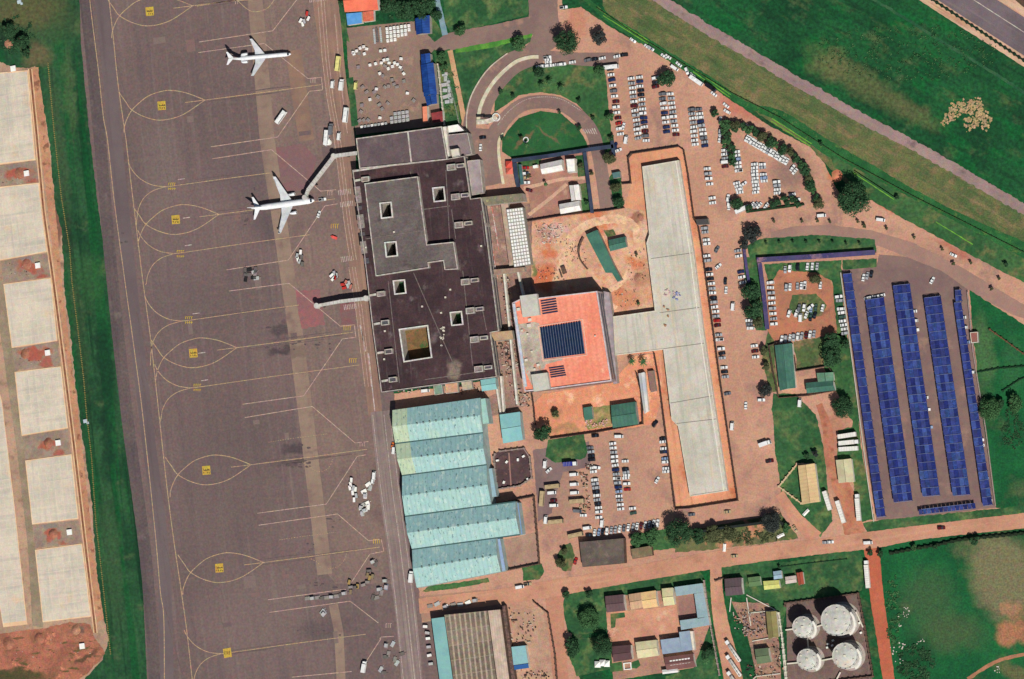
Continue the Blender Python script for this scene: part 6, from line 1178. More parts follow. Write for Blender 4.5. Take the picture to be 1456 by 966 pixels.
def car_meshes(kind, colour):
    key = (kind, colour)
    if key in CM: return CM[key]
    mats = [cmat(colour), M_glass, M_dark]; parts = []
    def mesh(mb, nm): o = mb.build(nm, mats); me = o.data; bpy.data.objects.remove(o); return me
    b = MB(); ws_ = MB(); rw = MB()
    if kind in ('car', 'suv', 'pickup'):
        L_, w_, ch, rh = {'car': (4.4, .87, .88, 1.42), 'suv': (4.7, .93, 1.05, 1.78), 'pickup': (5.1, .92, 1.0, 1.75)}[kind]; h_ = L_ / 2
        loft(b, [(-h_, w_ * .86, .35, ch * .82), (-h_ * .94, w_ * .96, .25, ch), (-h_ * .55, w_, .22, ch), (h_ * .35, w_, .22, ch * 1.02), (h_ * .85, w_ * .95, .22, ch * .86), (h_, w_ * .8, .35, ch * .7)])
        rb_ = -h_ * (.9 if kind == 'suv' else .66 if kind == 'car' else .02); tb = -h_ * (.78 if kind == 'suv' else .42 if kind == 'car' else -.04)
        wt = w_ * .8
        rf, tf = h_ * .42, h_ * .14
        # glass house sides (dark) and roof (body colour)
        b.add([(rb_, -w_ * .93, ch), (rf, -w_ * .93, ch), (tf, -wt, rh - .05), (tb, -wt, rh - .05)], [(0, 1, 2, 3)], 1); b.add([(rb_, w_ * .93, ch), (rf, w_ * .93, ch), (tf, wt, rh - .05), (tb, wt, rh - .05)], [(3, 2, 1, 0)], 1)
        b.add([(tb - .05, -wt - .02, rh - .06), (tf + .05, -wt - .02, rh - .06), (tf + .05, wt + .02, rh - .06), (tb - .05, wt + .02, rh - .06), (tb + .1, -wt * .93, rh), (tf - .1, -wt * .93, rh), (tf - .1, wt * .93, rh), (tb + .1, wt * .93, rh)], [(4, 5, 6, 7), (0, 1, 5, 4), (1, 2, 6, 5), (2, 3, 7, 6), (3, 0, 4, 7), (3, 2, 1, 0)], 0)
        ws_.add([(rf, -w_ * .92, ch + .02), (rf, w_ * .92, ch + .02), (tf + .05, wt, rh - .06), (tf + .05, -wt, rh - .06)], [(0, 1, 2, 3)], 1)
        rw.add([(rb_, -w_ * .92, ch + .02), (rb_, w_ * .92, ch + .02), (tb - .05, wt, rh - .06), (tb - .05, -wt, rh - .06)], [(3, 2, 1, 0)], 1)
        if kind == 'pickup': b.add([(-h_ * .92, -w_ * .8, ch + .02), (-h_ * .1, -w_ * .8, ch + .02), (-h_ * .1, w_ * .8, ch + .02), (-h_ * .92, w_ * .8, ch + .02)], [(0, 1, 2, 3)], 2)
        wheels(b, (-h_ * .6, h_ * .62), w_ * .95)
    elif kind in ('van', 'bus', 'truck'):
        L_, w_, rh = {'van': (5.2, .95, 2.1), 'bus': (9.5, 1.25, 3.0), 'truck': (7.5, 1.2, 3.1)}[kind]; h_ = L_ / 2
        if kind == 'truck':
            loft(b, [(-h_, w_, .9, rh), (h_ * .45, w_, .9, rh)]); loft(b, [(h_ * .52, w_ * .93, .5, 2.3), (h_ * .85, w_ * .93, .5, 2.35), (h_, w_ * .88, .5, 1.4)]); b.box((0, 0, .6), (L_ * .95, 1.0, .3), 0, 2)
            ws_.add([(h_ * .995, -w_ * .8, 1.42), (h_ * .995, w_ * .8, 1.42), (h_ * .87, w_ * .84, 2.34), (h_ * .87, -w_ * .84, 2.34)], [(0, 1, 2, 3)], 1)
            wheels(b, (-h_ * .65, h_ * .7), w_ * .88, .48)
        else:
            loft(b, [(-h_, w_ * .95, .35, rh * .93), (-h_ * .96, w_, .3, rh), (h_ * .62 if kind == 'van' else h_ * .94, w_, .3, rh), (h_ * .85 if kind == 'van' else h_ * .985, w_ * .95, .3, rh * .62), (h_, w_ * .9, .35, rh * .45)])
            x0 = h_ * (.64 if kind == 'van' else .95); x1 = h_ * (.86 if kind == 'van' else .99)
            ws_.add([(x1 + .03, -w_ * .88, rh * .63), (x1 + .03, w_ * .88, rh * .63), (x0 + .04, w_ * .92, rh * .97), (x0 + .04, -w_ * .92, rh * .97)], [(0, 1, 2, 3)], 1)
            rw.add([(-h_ - .02, -w_ * .8, rh * .55), (-h_ - .02, w_ * .8, rh * .55), (-h_ - .01, w_ * .8, rh * .88), (-h_ - .01, -w_ * .8, rh * .88)], [(3, 2, 1, 0)], 1)
            for s in (-1, 1):
                q = [(-h_ * .9, s * (w_ + .015), rh * .55), (h_ * .55, s * (w_ + .015), rh * .55), (h_ * .55, s * (w_ + .01), rh * .86), (-h_ * .9, s * (w_ + .01), rh * .86)]; b.add(q, [(0, 1, 2, 3)], 1)
            if kind == 'bus': b.box((-h_ * .3, 0, rh), (2.0, 1.3, .25), 0, 0); b.box((h_ * .4, 0, rh), (1.2, 1.0, .2), 0, 0)
            else: b.box((-h_ * .2, 0, rh), (1.4, .9, .08), 0, 0)
            wheels(b, (-h_ * .62, h_ * .66), w_ * .9, .4)
    res = [mesh(b, kind + '_body')]
    if ws_.v: res.append(mesh(ws_, 'windscreen'))
    if rw.v: res.append(mesh(rw, 'rear_window'))
    CM[key] = res; return res
VEH = []; NAMES = dict(car='parked_car', suv='parked_suv', pickup='pickup_truck', van='parked_van', bus='parked_bus', truck='box_truck')
CAT = dict(car='car', suv='SUV', pickup='pickup truck', van='van', bus='bus', truck='truck')
WORD = dict(car='car', suv='boxy SUV', pickup='pickup', van='van', bus='bus', truck='truck', darkred=0)
CW = dict(darkred='dark red', lightblue='light blue')
def veh(x, y, ang, colour, kind, row, label=None, sc=1.0):
    p = at(x, y); ms = car_meshes(kind, colour)
    o = bpy.data.objects.new(NAMES[kind], ms[0]); C.objects.link(o); o.location = (p.x, p.y, .14); o.rotation_euler = (0, 0, R(ang)); o.scale = (sc, sc, 1)
    for nm, me in zip(('windscreen', 'rear_window'), ms[1:]): c = bpy.data.objects.new(nm, me); C.objects.link(c); c.parent = o
    o['category'] = CAT[kind]
    if label: o['label'] = label
    VEH.append((row, kind, colour, o, label, x, y)); return o
rnd = random.Random(11)
CODE = dict(w='white', s='silver', g='grey', k='black', b='blue', d='darkred', r='red', t='tan', n='green', o='orange', l='lightblue')
def row(desc, x0, y0, x1, y1, cols, ang, jit=.5, flip=True):
    n = len(cols)
    for i, ch in enumerate(cols):
        if ch == '.': continue
        t = i / (n - 1) if n > 1 else 0
        kind = 'car'; c = ch
        if ch.isupper(): kind = 'van' if rnd.random() < .4 else 'suv'; c = ch.lower()
        elif rnd.random() < .28: kind = 'suv'
        elif rnd.random() < .05: kind = 'pickup'
        veh(x0 + (x1 - x0) * t + rnd.gauss(0, jit * .6), y0 + (y1 - y0) * t + rnd.gauss(0, jit * .3), ang + (180 if flip and rnd.random() < .5 else 0) + rnd.gauss(0, 2), CODE[c], kind, desc)
row('the westernmost row, along the park lawn', 868, 99, 883, 191, 'kwbwgwdwwdrww', 5)
row('the left column of the second double row', 898, 112, 908, 197, 'wswwswdwswswws', 5)
row('the right column of the second double row', 909.5, 110, 919, 200, 'wbwkkwswwbbwdgw', 5)
row('the left column below the round tree', 942, 134, 949, 188, 'ggwwbwwbb', 5)
row('the right column below the round tree', 953.5, 134, 962, 192, 'wswwswswwd', 5)
row('the left column of the fourth double row', 984, 156, 989, 206, 'gswswwwww', 5)
row('the right column of the fourth double row', 994, 156, 1003, 208, 'gwwbswwgsb', 5)
row('the short column under the fourth double row', 1006, 240, 1009.5, 262, 'wsWw', 5)
row('the pair north of the dark gate canopy', 1013, 282, 1014, 289, 'ww', 5)
row('the short column west of the curved hedge', 1031, 214, 1031.5, 237, 'wwsWd', 5)
row('the column east of the narrow hedge', 1047, 216, 1051, 243, 'wwlwww', 5)
row('the thin column at the head of the hedge', 1025, 171, 1024, 198, 'w.sw', 80)
row('the diagonal row under the curved hedge', 1062, 197, 1119, 230, 'wwwwwwwwsWwwwwww', 60)
row('the pair below the curved hedge', 1127, 239, 1131, 244, 'ww', 50)
row('the central column of the triangular lot', 1073, 234, 1075.5, 274, 'wwwwwwwww', 5)
row('the trio right of the central column', 1084.5, 234, 1087, 258, 'ws.wlw', 5)
row('the small eastern column in the triangular lot', 1105, 259, 1106, 275, 'wsww', 5)
row('the small western column in the triangular lot', 1048.5, 261, 1052.5, 274, 'wwww', 10)
row('the short column beside the lot corner tree', 1036, 282, 1037, 294, 'wsww', 85)
row('the cluster at the bottom of the triangular lot', 1070, 292, 1090, 293, 'wsw.w', 50)
row('the pair by the small south-east hedge', 1127, 277, 1134, 284, 'ww', 10)
row('the long row along the hoarding fence, northern end', 1002.5, 325, 1005, 347, 'ss.ww', 5)
row('the long row along the hoarding fence', 1006, 364, 1031.5, 536, 'ws.kwkwswkswwsrd.sw.wks.wks'.replace('..', '.'), 5)
row('the row west of the oval trees', 1050, 357, 1056, 402, 'sw..bww', 10)
row('the gap between the oval trees and main lane', 1065, 456, 1067, 467, 'wgw', 5)
row('the short column beside the hedge bushes', 1073, 492, 1074.5, 508, 'wdw', 5)
row('the west column, walled car park', 1095.5, 402, 1101, 461, 'wwswwswsw', 3)
row('the top row of the east car park, left', 1117, 384, 1124, 382, 'sw', 85)
row('the top row of the east car park, right', 1149, 379, 1162, 379, 'wws', 85)
row('the upper middle row of the east car park', 1119, 409, 1145, 406, 'sw.sww', 85)
row('the middle oval of the east car park', 1121, 446, 1159, 449, 'w.w.wnk', 70, 2)
row('the upper oval of the east car park', 1134, 438, 1171, 438, 'g.w.ln.w', 80, 1.5)
row('the nose-in row above the green-roofed house', 1112, 483, 1158, 475, 'wswswsdws', 82)
row('the column against the westernmost carport', 1193, 422, 1202, 474, 'ws.wwnwwws', 5)
row('the white file at the second carport end', 1234, 424.5, 1254, 420.5, 'wwsww', 10)
row('the trio north of the second carport', 1228, 395, 1240, 390, 'wsk', 75)
row('the east flank of the middle carport', 1299, 443, 1302, 470, 'w.w.w', 5)
row('the lower east flank of the middle carport', 1315, 566, 1322, 608, 'w.w..l', 5)
row('the east flank of the easternmost carport', 1369, 452, 1381, 530, 'w.w..l.....w', 5)
row('the south end of the easternmost carport flank', 1394, 626, 1406, 712, 'ww.....l...w', 5)
row('the west column of the south car park', 840, 637, 852, 728, 'gskk.ww.wsskwskww', 5)
row('the central column of the south car park', 871.5, 631, 883.5, 724, 'wwswwwbswsblwsww', 5)
row('the loose column right of the centre', 889, 656, 893, 700, 'w..ksww.w.r.'.replace('.', '.'), 5)
row('the pair at the foot of the centre column', 900, 723, 901, 730, 'wn', 10)
row('the east column of the south car park', 943, 624, 947.5, 671, 'kw.wb.lw.ww', 5)
row('the nose-in row above the flat brown hall', 846, 758, 936, 744, 'wlkwsswgwswdwsww', 80)
row('the curved row above the park lawn', 767, 95, 800, 91.5, 'wwwwsw', 5)
row('the stack of cars by the ramp mouth', 779, 82, 780, 89, 'www', 5)
row('the queue along the northern loop', 815, 89, 888, 79, 'w.gkw.wk', 8)
row('the loose cars on the north-eastern dirt road', 901, 57, 950, 82, 'w..ws..ww', -35, 2)
row('the queue under the green verge', 966, 91, 1034, 150, 'w.w..w.w', -38, 2)
row('the cars beside the round tree', 932, 111, 933, 124, 'wkd', 10)
row('the pair beyond the hedge head', 1034, 159, 1064, 180, 'ws', -30)
row('the foreground lane at the bottom edge', 852, 736, 885, 736, 'w.'[:1], 5)
for (x, y, a, c, k, l) in [
    (687, 196, 5, 'black', 'car', 'dark car on the drop-off road beside the grey terminal canopy'), (684, 210, 88, 'white', 'car', 'white car on the drop-off road facing north'), (687, 262, 85, 'black', 'car', 'dark car close to the slate walkway on the drop-off road'),
    (870, 96, 4, 'white', 'bus', 'white minibus parked at the north-west corner of the lawn-side row'), (1032, 400, 85, 'black', 'car', 'dark car driving the lane beside the long fence row'), (1033, 413, 85, 'white', 'car', 'white car just behind the dark car on the fence lane'),
    (1043, 436, 85, 'white', 'van', 'white van on the lane west of the oval trees'), (1022, 379, 40, 'white', 'car', 'white car turned askew on the lane near the fence'), (1061, 577, 88, 'white', 'car', 'white car alone on the wide lane south of the trees'),
    (1035, 560, 10, 'grey', 'car', 'grey car parked against the fence below the long row'), (1083, 569, 0, 'white', 'suv', 'white boxy car beside the small bush on the lane edge'), (1042, 606, 85, 'white', 'van', 'white van parked tight against the site fence'),
    (1089, 631, 18, 'white', 'truck', 'white box truck jutting onto the wide lane from the grass'), (1095, 656, 10, 'darkred', 'pickup', 'dark red pickup at the grass edge below the white box truck'), (1138, 573, 85, 'white', 'van', 'white van below the green-roofed houses'),
    (984, 732, 5, 'grey', 'car', 'grey car between extension fence and hedge, left one'), (1035, 728, 5, 'tan', 'car', 'tan car between extension fence and hedge, right one'), (1181, 771, 2, 'white', 'car', 'white car westbound on the main dirt road near the junction'),
    (1175, 771.5, 2, 'silver', 'car', 'silver car just left of the white car near the junction'), (1235, 772, 3, 'white', 'van', 'white van crossing the red road junction'), (1131, 752, -60, 'tan', 'car', 'tan car on the diagonal lane towards the junction'),
    (1339, 751, 5, 'darkred', 'suv', 'dark red boxy car on the main road south of the carports'), (1045, 791, 5, 'tan', 'car', 'tan car on the main dirt road above the lane mouth'), (1169, 307, 3, 'white', 'van', 'white van on the curved road west of the giant tree'),
    (1253, 313, -8, 'white', 'van', 'white van on the curved road east of the giant tree'), (1356, 363, -25, 'white', 'car', 'white car on the dirt road above the carports'), (1326, 399, 60, 'white', 'car', 'white car standing alone north of the fourth carport'),
    (1167, 406, 85, 'white', 'car', 'white car beside the small tree in the east car park'), (1135, 380, 88, 'black', 'suv', 'black boxy car in the grass at the top of the east car park'), (1153, 452, 80, 'black', 'car', 'black car at the foot of the grassy oval'),
    (1139, 452, 88, 'white', 'van', 'white van at the foot of the grassy oval'), (1153, 437, 40, 'white', 'suv', 'white boxy car angled across the grassy oval'), (847, 620, 5, 'black', 'suv', 'black boxy car at the top of the south car park wall'),
    (881, 621, 0, 'white', 'van', 'white van alone at the top of the centre column'), (932, 603, 55, 'black', 'suv', 'black boxy car angled beside the dark wall corner'), (935, 683, 60, 'white', 'car', 'white car angled left of the east column'),
    (776, 660, 85, 'white', 'van', 'white van on the coach yard by the dark walled yard'), (781, 669, 40, 'white', 'car', 'small white car just below the coach yard van'), (849, 665, -8, 'white', 'suv', 'white boxy car jutting right from the west column'),
    (817, 675, 4, 'white', 'van', 'topmost white van in the column left of the bushes'), (817.5, 689, 4, 'white', 'van', 'second white van in the column left of the bushes'), (818, 701, 4, 'white', 'van', 'third white van in the column left of the bushes'),
    (822, 713, 4, 'tan', 'bus', 'cream minibus lowest in the column left of the bushes'), (822, 727, -4, 'grey', 'van', 'grey van below the cream minibus'), (830, 733, 0, 'white', 'car', 'white car just below the grey van'),
    (787, 692, 6, 'tan', 'bus', 'cream minibus topmost beside the long parked coach'), (785.5, 701, 5, 'white', 'van', 'white van just below the cream minibus beside the coach'), (788, 712, 5, 'darkred', 'car', 'dark red car between two white vans beside the coach'),
    (788.5, 719, 2, 'white', 'van', 'white van lowest in the file beside the coach'), (772, 709, 85, 'tan', 'bus', 'long cream coach parked north-south in the coach yard'), (792, 742, 5, 'tan', 'bus', 'cream minibus above the oval flower bed'),
    (820, 761, 12, 'tan', 'bus', 'cream minibus at the north-west corner of the brown hall'), (836, 751, 8, 'white', 'van', 'white van above the cream minibus by the brown hall'), (838, 761, 5, 'black', 'car', 'black car at the left end of the nose-in row'),
    (777, 739, 85, 'white', 'van', 'white van just south of the long cream coach'), (778, 741, 85, 'darkred', 'car', None), (819, 798, 70, 'red', 'car', 'bright red car beside the oval flower bed'),
    (740, 835, 10, 'white', 'van', 'white van parked on the dirt east of the hangar verge'), (751, 831, 8, 'tan', 'pickup', 'tan pickup next to the white van by the southern hangar'), (1184, 712, -72, 'white', 'car', None),
    (960, 97, -35, 'white', 'van', 'white van at the north-east tip of the big car park'), (991, 115, -35, 'white', 'bus', 'long white bus parked below the green verge'), (977, 101, -70, 'white', 'suv', 'white boxy car between white van and long white bus'),
    (1012, 125, -35, 'black', 'truck', 'dark truck-shaped body behind the long white bus'), (1057, 298, 22, 'white', 'bus', 'long white bus angled under the corner tree of the triangular lot'), (1058, 262, 35, 'white', 'car', 'white car turned askew between two lot columns'),  # black truck mesh stands for a long dark shape behind the bus
    (887, 180, 75, 'white', 'car', 'white car on the lane right of the lawn-side row'), (891, 199, 80, 'white', 'van', 'white van at the foot of the lawn-side lane'), (880, 214, 20, 'white', 'car', 'white car above the round shrub by the slate walkway'), (876, 208, 80, 'blue', 'car', 'blue car at the very end of the lawn-side row'),
    (802, 11, 5, 'white', 'pickup', 'white pickup beside the entrance road at the top edge'), (748, 239, 0, 'red', 'car', 'red car topmost in the compound file'), (748, 247, 0, 'white', 'suv', 'white boxy car second in the compound file'), (748, 253, 0, 'tan', 'car', 'tan car third in the compound file'),
    (749, 260, 0, 'white', 'suv', 'white boxy car last in the compound file'), (753, 271, -15, 'darkred', 'car', 'dark red car by the compound gate path'), (1020, 355, 60, 'grey', 'car', 'grey car alone on the lane by the fence'),
    (857, 744, 85, 'white', 'van', 'white van squeezed above the nose-in row'), (606, 556, 5, 'white', 'van', 'white van parked south of the terminal')]:
    if l is None: continue
    veh(x, y, a, c, k, None, l)
for (x, y, a, c, k, l) in [(482, 91, 83, 'yellow', 'bus', 'yellow and white apron bus beside the cargo yard'), (474, 120, 85, 'white', 'van', 'white van on the service road west of the grass strip'), (487, 121, 84, 'white', 'truck', 'white truck next to the white van on the service road'),
                           (493, 164, 83, 'white', 'bus', 'very long white apron bus beside the narrow grass strip'), (472, 184, 85, 'grey', 'truck', 'grey truck on the service road north of the jet bridge'), (465.5, 196, 85, 'white', 'bus', 'pale bus on the apron edge near the north jet bridge'), (483, 194, 84, 'white', 'van', 'white van right of the pale bus near the jet bridge'),
                           (507, 122, 84, 'yellow', 'van', 'yellow van at the west edge of the cargo yard'), (401, 167, 52, 'white', 'bus', 'white apron bus standing alone at an angle between the airliners'), (459, 284, 5, 'white', 'pickup', 'small white tug in front of the docked airliner'),
                           (454, 305, 70, 'white', 'car', 'small white vehicle south of the docked airliner nose'), (466, 202, 60, 'white', 'van', 'white van beside the round tank on the apron edge'), (519, 948, 80, 'white', 'truck', 'white fuel truck near the bottom of the apron'),
                           (559, 634, 80, 'orange', 'car', 'small orange and white tug beside the hangar wall'), (561, 640, 85, 'white', 'van', 'white van beside the second hangar bay'), (586, 820, 85, 'white', 'truck', 'white truck by the south-west hangar corner'), (533, 676, 85, 'white', 'van', 'white van at the northern end of the apron equipment cluster'), (531, 683, 80, 'white', 'suv', 'white boxy vehicle just below the van in the apron cluster')]:
    veh(x, y, a, c, k, None, l)
for nm, (x, y) in {'a': (475, 338)}.items():
    mb = MB(); pbox(mb, x, y, 4, 7, 0, 1.6, 70); pbox(mb, x - 3, y - 2, 4, 2, 0, 1.0, 20); tag(mb.build('apron_tug', pmat('m_tug', (236, 96, 86))), 'bright red tug alone on the apron west of the terminal', 'tug')
# blue lorry, lorries and tankers
M_lorry = pmat('m_lorry', (238, 234, 224), grain=.04); M_bl = pmat('m_bl', (38, 50, 150), grain=.05)
M_cgrey2 = pmat('m_cgrey2', (150, 146, 140))
def lorry(x, y, ang, Lm, label, body=None, kind='box', cab=True, group=None, cabc='white'):
    p = at(x, y); e = empty('lorry', label, 'lorry', group, (p.x, p.y, .14), R(ang)); m = body or M_lorry
    cl = 2.4 if cab else 0
    if kind == 'box':
        mb = MB(); mb.box((-cl / 2, 0, 1.1), (Lm - cl - .4, 2.5, 2.5)); mb.build('trailer', m, e)
        mb = MB(); n = int(Lm / 1.6)
        for k in range(n): mb.box((-Lm / 2 + .6 + k * (Lm - cl - 1) / n, 0, 3.6), (.12, 2.5, .06))
        mb.build('roof_bow', gmat('m_bow', (190, 186, 176), grain=.05), e)
    else:
        mb = MB(); n = 16; x0, x1 = -Lm / 2, Lm / 2 - cl - .5; vs = [(xx, 1.15 * r * math.cos(t * math.tau / n), 2.2 + 1.1 * r * math.sin(t * math.tau / n)) for xx, r in ((x0, .7), (x0 + .4, 1), (x1 - .4, 1), (x1, .7)) for t in range(n)]
        mb.add(vs, [(i * n + j, i * n + (j + 1) % n, (i + 1) * n + (j + 1) % n, (i + 1) * n + j) for i in range(3) for j in range(n)] + [tuple(range(n)), tuple(range(3 * n, 4 * n))]); mb.build('tank', m, e, True)
        mb = MB(); mb.box(((x0 + x1) / 2, 0, 3.25), (x1 - x0 - 1, .5, .12))
        for k in range(5): mb.box((x0 + (k + .5) * (x1 - x0) / 5, 0, 3.3), (.8, .8, .25))
        mb.build('walkway', M_cgrey2, e)
    mb = MB(); mb.box((-cl / 2, 0, .75), (Lm - cl, .9, .3), 0, 0); wheels(mb, (-Lm * .42, -Lm * .34, Lm * .18), 1.05, .5, 0); mb.build('chassis', M_dark, e)
    if cab:
        mb = MB(); mb.box((Lm / 2 - cl / 2, 0, .6), (cl, 2.3, 2.3), 0, 0, .94); wheels(mb, (Lm / 2 - cl / 2,), 1.05, .5, 0); c = mb.build('cab', cmat(cabc), e)
        mb = MB(); mb.box((Lm / 2 - .05, 0, 1.7), (.3, 2.0, .9)); mb.build('windscreen', M_glass, c)
    return e
lorry(812, 660, 4, 8.6, 'blue box lorry with white cab at the north of the coach yard', M_bl)
G3 = 'three white lorries side by side'
lorry(1206, 619.5, 8, 11.5, 'northernmost of three white lorry bodies parked side by side', cab=False, group=G3); lorry(1208, 629.5, 5, 12.2, 'middle of three white lorry bodies parked side by side', group=G3); lorry(1208, 638.5, 3, 12.0, 'southernmost of three white lorry bodies parked side by side', cab=False, group=G3)
lorry(1178, 712, 108, 12, 'white lorry trailer beside the tan-roofed building', cab=False); lorry(1197, 728, 108, 14, 'longest white lorry trailer, in the middle of the dirt yard', cab=False); lorry(1221.5, 722, 95, 16, 'white articulated lorry on the east side of the dirt yard')
lorry(1234.5, 817, 95, 16.5, 'white articulated lorry on the red road beside the lawn', kind='box')
lorry(1044, 926, 125, 15, 'upper tanker lorry parked diagonally in the pump lane', kind='tank'); lorry(1045, 947, 125, 15, 'second tanker lorry parked diagonally in the pump lane', kind='tank'); lorry(1045, 968, 125, 13, 'lowest tanker lorry, cut by the bottom edge', kind='tank')
lorry(1144, 764, 30, 4, 'tiny white trailer in the grass beside the diagonal lane', cab=False) if False else None
for (x, y, a, l) in [(1110, 762, 25, 'white open trailer in the grass below the hedge wall'), (1146, 729, 45, 'white flat trailer near the tan building corner'), (1030, 779, 85, 'small white trailer beside the bushes above the dirt road')]:
    mb = MB(); pbox(mb, x, y, 11, 4, .5, .5, a); pbox(mb, x, y, 10, 1, .9, .5, a); p = at(x, y); mb.box((p.x, p.y, 0), (3, 1.6, .6), R(a)); tag(mb.build('trailer', M_white), l, 'trailer')
# finish vehicle labels
ORD = ['first', 'second', 'third', 'fourth', 'fifth', 'sixth', 'seventh', 'eighth', 'ninth', 'tenth', 'eleventh', 'twelfth', 'thirteenth', 'fourteenth', 'fifteenth', 'sixteenth', 'seventeenth', 'eighteenth']
grp = {}
for r_, k, c, o, l, x, y in VEH:
    if r_: grp.setdefault((r_, k, c), []).append((x, y, o))
for (r_, k, c), it in grp.items():
    dx = max(i[0] for i in it) - min(i[0] for i in it); dy = max(i[1] for i in it) - min(i[1] for i in it)
    it.sort(key=lambda i: i[0] if dx > dy else i[1]); frm = 'from the left' if dx > dy else 'from the top'; w_ = CW.get(c, c) + ' ' + WORD[k]
    for n, (x, y, o) in enumerate(it):
        o['label'] = ('the only ' + w_ + ' in ' + r_) if len(it) == 1 else (ORD[n] + ' ' + w_ + ' ' + frm + ' in ' + r_)
        o['group'] = 'cars in ' + r_

# ------------------------------------------------------------------ cargo yard and apron equipment
M_alu = pmat('m_alu', (186, 186, 184), grain=.08); M_cgrey = pmat('m_cgrey', (150, 140, 134), grain=.1); M_frame = pmat('m_frame', (112, 104, 100), grain=.1)
cont = {}
def container(x, y, wx, wy, h, ang, mat, label, group):
    """air cargo container: box with a chamfered top edge, on a rimmed base"""
    p = at(x, y); a, b = wx * MPX / 2, wy * MPX / 2
    key = (wx, wy, h, mat.name)
    if key not in cont:
        mb = MB(); mb.box((0, 0, .0), (a * 2.05, b * 2.05, .15), 0, 1)
        vs = [(-a, -b, .15), (a, -b, .15), (a, b, .15), (-a, b, .15), (-a, -b, h * .75), (a, -b, h * .75), (a, b, h * .75), (-a, b, h * .75), (-a * .8, -b * .92, h), (a * .8, -b * .92, h), (a * .8, b * .92, h), (-a * .8, b * .92, h)]
        mb.add(vs, [(i, (i + 1) % 4, (i + 1) % 4 + 4, i + 4) for i in range(4)] + [(i + 4, (i + 1) % 4 + 4, (i + 1) % 4 + 8, i + 8) for i in range(4)] + [(8, 9, 10, 11)])
        mb.box((0, 0, h), (a * 1.3, .12, .05), 0, 1)
        o = mb.build('t', [mat, M_frame]); cont[key] = o.data; bpy.data.objects.remove(o)
    o = bpy.data.objects.new('cargo_container', cont[key]); C.objects.link(o); o.location = (p.x, p.y, .12); o.rotation_euler = (0, 0, R(ang))
    tag(o, label, 'cargo container', group); return o
rowsn = ['top', 'second', 'third', 'fourth', 'bottom']
G_ = 'white containers packed in the north of the cargo yard'
for r_ in range(4):
    for c_ in range(7):
        if (r_ == 3 and c_ > 2) or (r_ == 2 and c_ > 5): continue
        container(551 + c_ * 5.2 + r_ * .4, 41.5 + r_ * 5.6 - c_ * .7 + rnd.gauss(0, .3), 3.8, 4.6, 1.6, 8 + rnd.gauss(0, 3), M_white, 'white cargo container, %s from the left in the %s row of the packed block' % (ORD[c_], rowsn[r_]), G_)
for k, (x, y) in enumerate([(533, 52), (537, 50), (542, 50)]):
    p = at(x, y); e = empty('cargo_trailer', ['left', 'middle', 'right'][k] + ' of three long flat trailers beside the packed white containers', 'trailer', 'flat trailers in the cargo yard', (p.x, p.y, 0), R(-84))
    mb = MB(); mb.box((0, 0, .6), (9.5, 1.3, .25)); [mb.box((-4 + i * 1.2, 0, .85), (.15, 1.4, .2)) for i in range(8)]; mb.build('deck', M_alu if k != 1 else M_frame, e)
    mb = MB(); wheels(mb, (-3.5, 3.5), .6, .3, 0); mb.build('wheels', M_dark, e)
spots = [(503, 75), (508, 73), (513, 69), (518, 67), (522, 70), (504, 77), (511, 76), (519, 77), (542, 73), (548, 72), (527, 93), (535, 91), (543, 90), (547, 86), (552, 85), (554, 90), (548, 94), (553, 98), (559, 95), (566, 92), (571, 84), (570, 96), (575, 105), (562, 90), (541, 105), (545, 108), (558, 114), (561, 120), (575, 116), (510, 96), (516, 124), (522, 131), (533, 131), (538, 138), (527, 142), (540, 149), (544, 155), (515, 150), (514, 159), (552, 147), (580, 133), (589, 143), (553, 123), (565, 124), (571, 99), (548, 124), (536, 127), (512, 172), (518, 171), (524, 171), (541, 168)]
for k, (x, y) in enumerate(spots):
    wh = k < 25 and rnd.random() < .85 or rnd.random() < .25
    sz = (4.2, 3.8) if wh else rnd.choice([(5.2, 4.2), (6.2, 3.8), (5, 5)])
    zone = 'northern' if y < 80 else 'upper middle' if y < 100 else 'lower middle' if y < 135 else 'southern'
    cont_col = 'white' if wh else 'dusty grey'
    spots[k] = (x, y, wh, sz, zone, cont_col)
zc_ = {}
for k, (x, y, wh, sz, zone, cc) in enumerate(spots): zc_.setdefault((zone, cc), []).append(k)
for (zone, cc), ks in zc_.items():
    ks.sort(key=lambda k: spots[k][0])
    for n, k in enumerate(ks):
        x, y, wh, sz, _, _ = spots[k]
        container(x, y, sz[0], sz[1], 1.6 if wh else 1.2, rnd.uniform(-40, 40) if not wh else rnd.gauss(5, 12), M_white if wh else M_cgrey, '%s container, %s from left in the %s yard' % (cc, ORD[n] if n < 18 else 'last', zone) if len(ks) > 1 else '%s cargo container standing in the %s part of the yard' % (cc, zone), 'scattered containers of the cargo yard')
for r_ in range(3):
    for c_ in range(5):
        if r_ == 0 and c_ < 1: continue
        container(557 + c_ * 5.6 + r_ * .5, 163 + r_ * 5.6 - c_ * .8, 4.8, 4.6, 1.3, 8 + rnd.gauss(0, 3), M_alu, 'pale grey container, %s from the left in the %s row by the north wing' % (ORD[c_], rowsn[r_]), 'grey containers stacked by the north wing')
for c_ in range(8): container(515 + c_ * 4.9, 181 - c_ * .7, 4, 3.8, 1.2, 8 + rnd.gauss(0, 5), M_alu if c_ % 3 else M_white, 'small pale container, %s from the left in the bottom row' % ORD[c_], 'bottom row of cargo containers')
for k, (x, y, l) in enumerate([(494, 170, 'a'), (498, 171, 'b')][:0]): pass
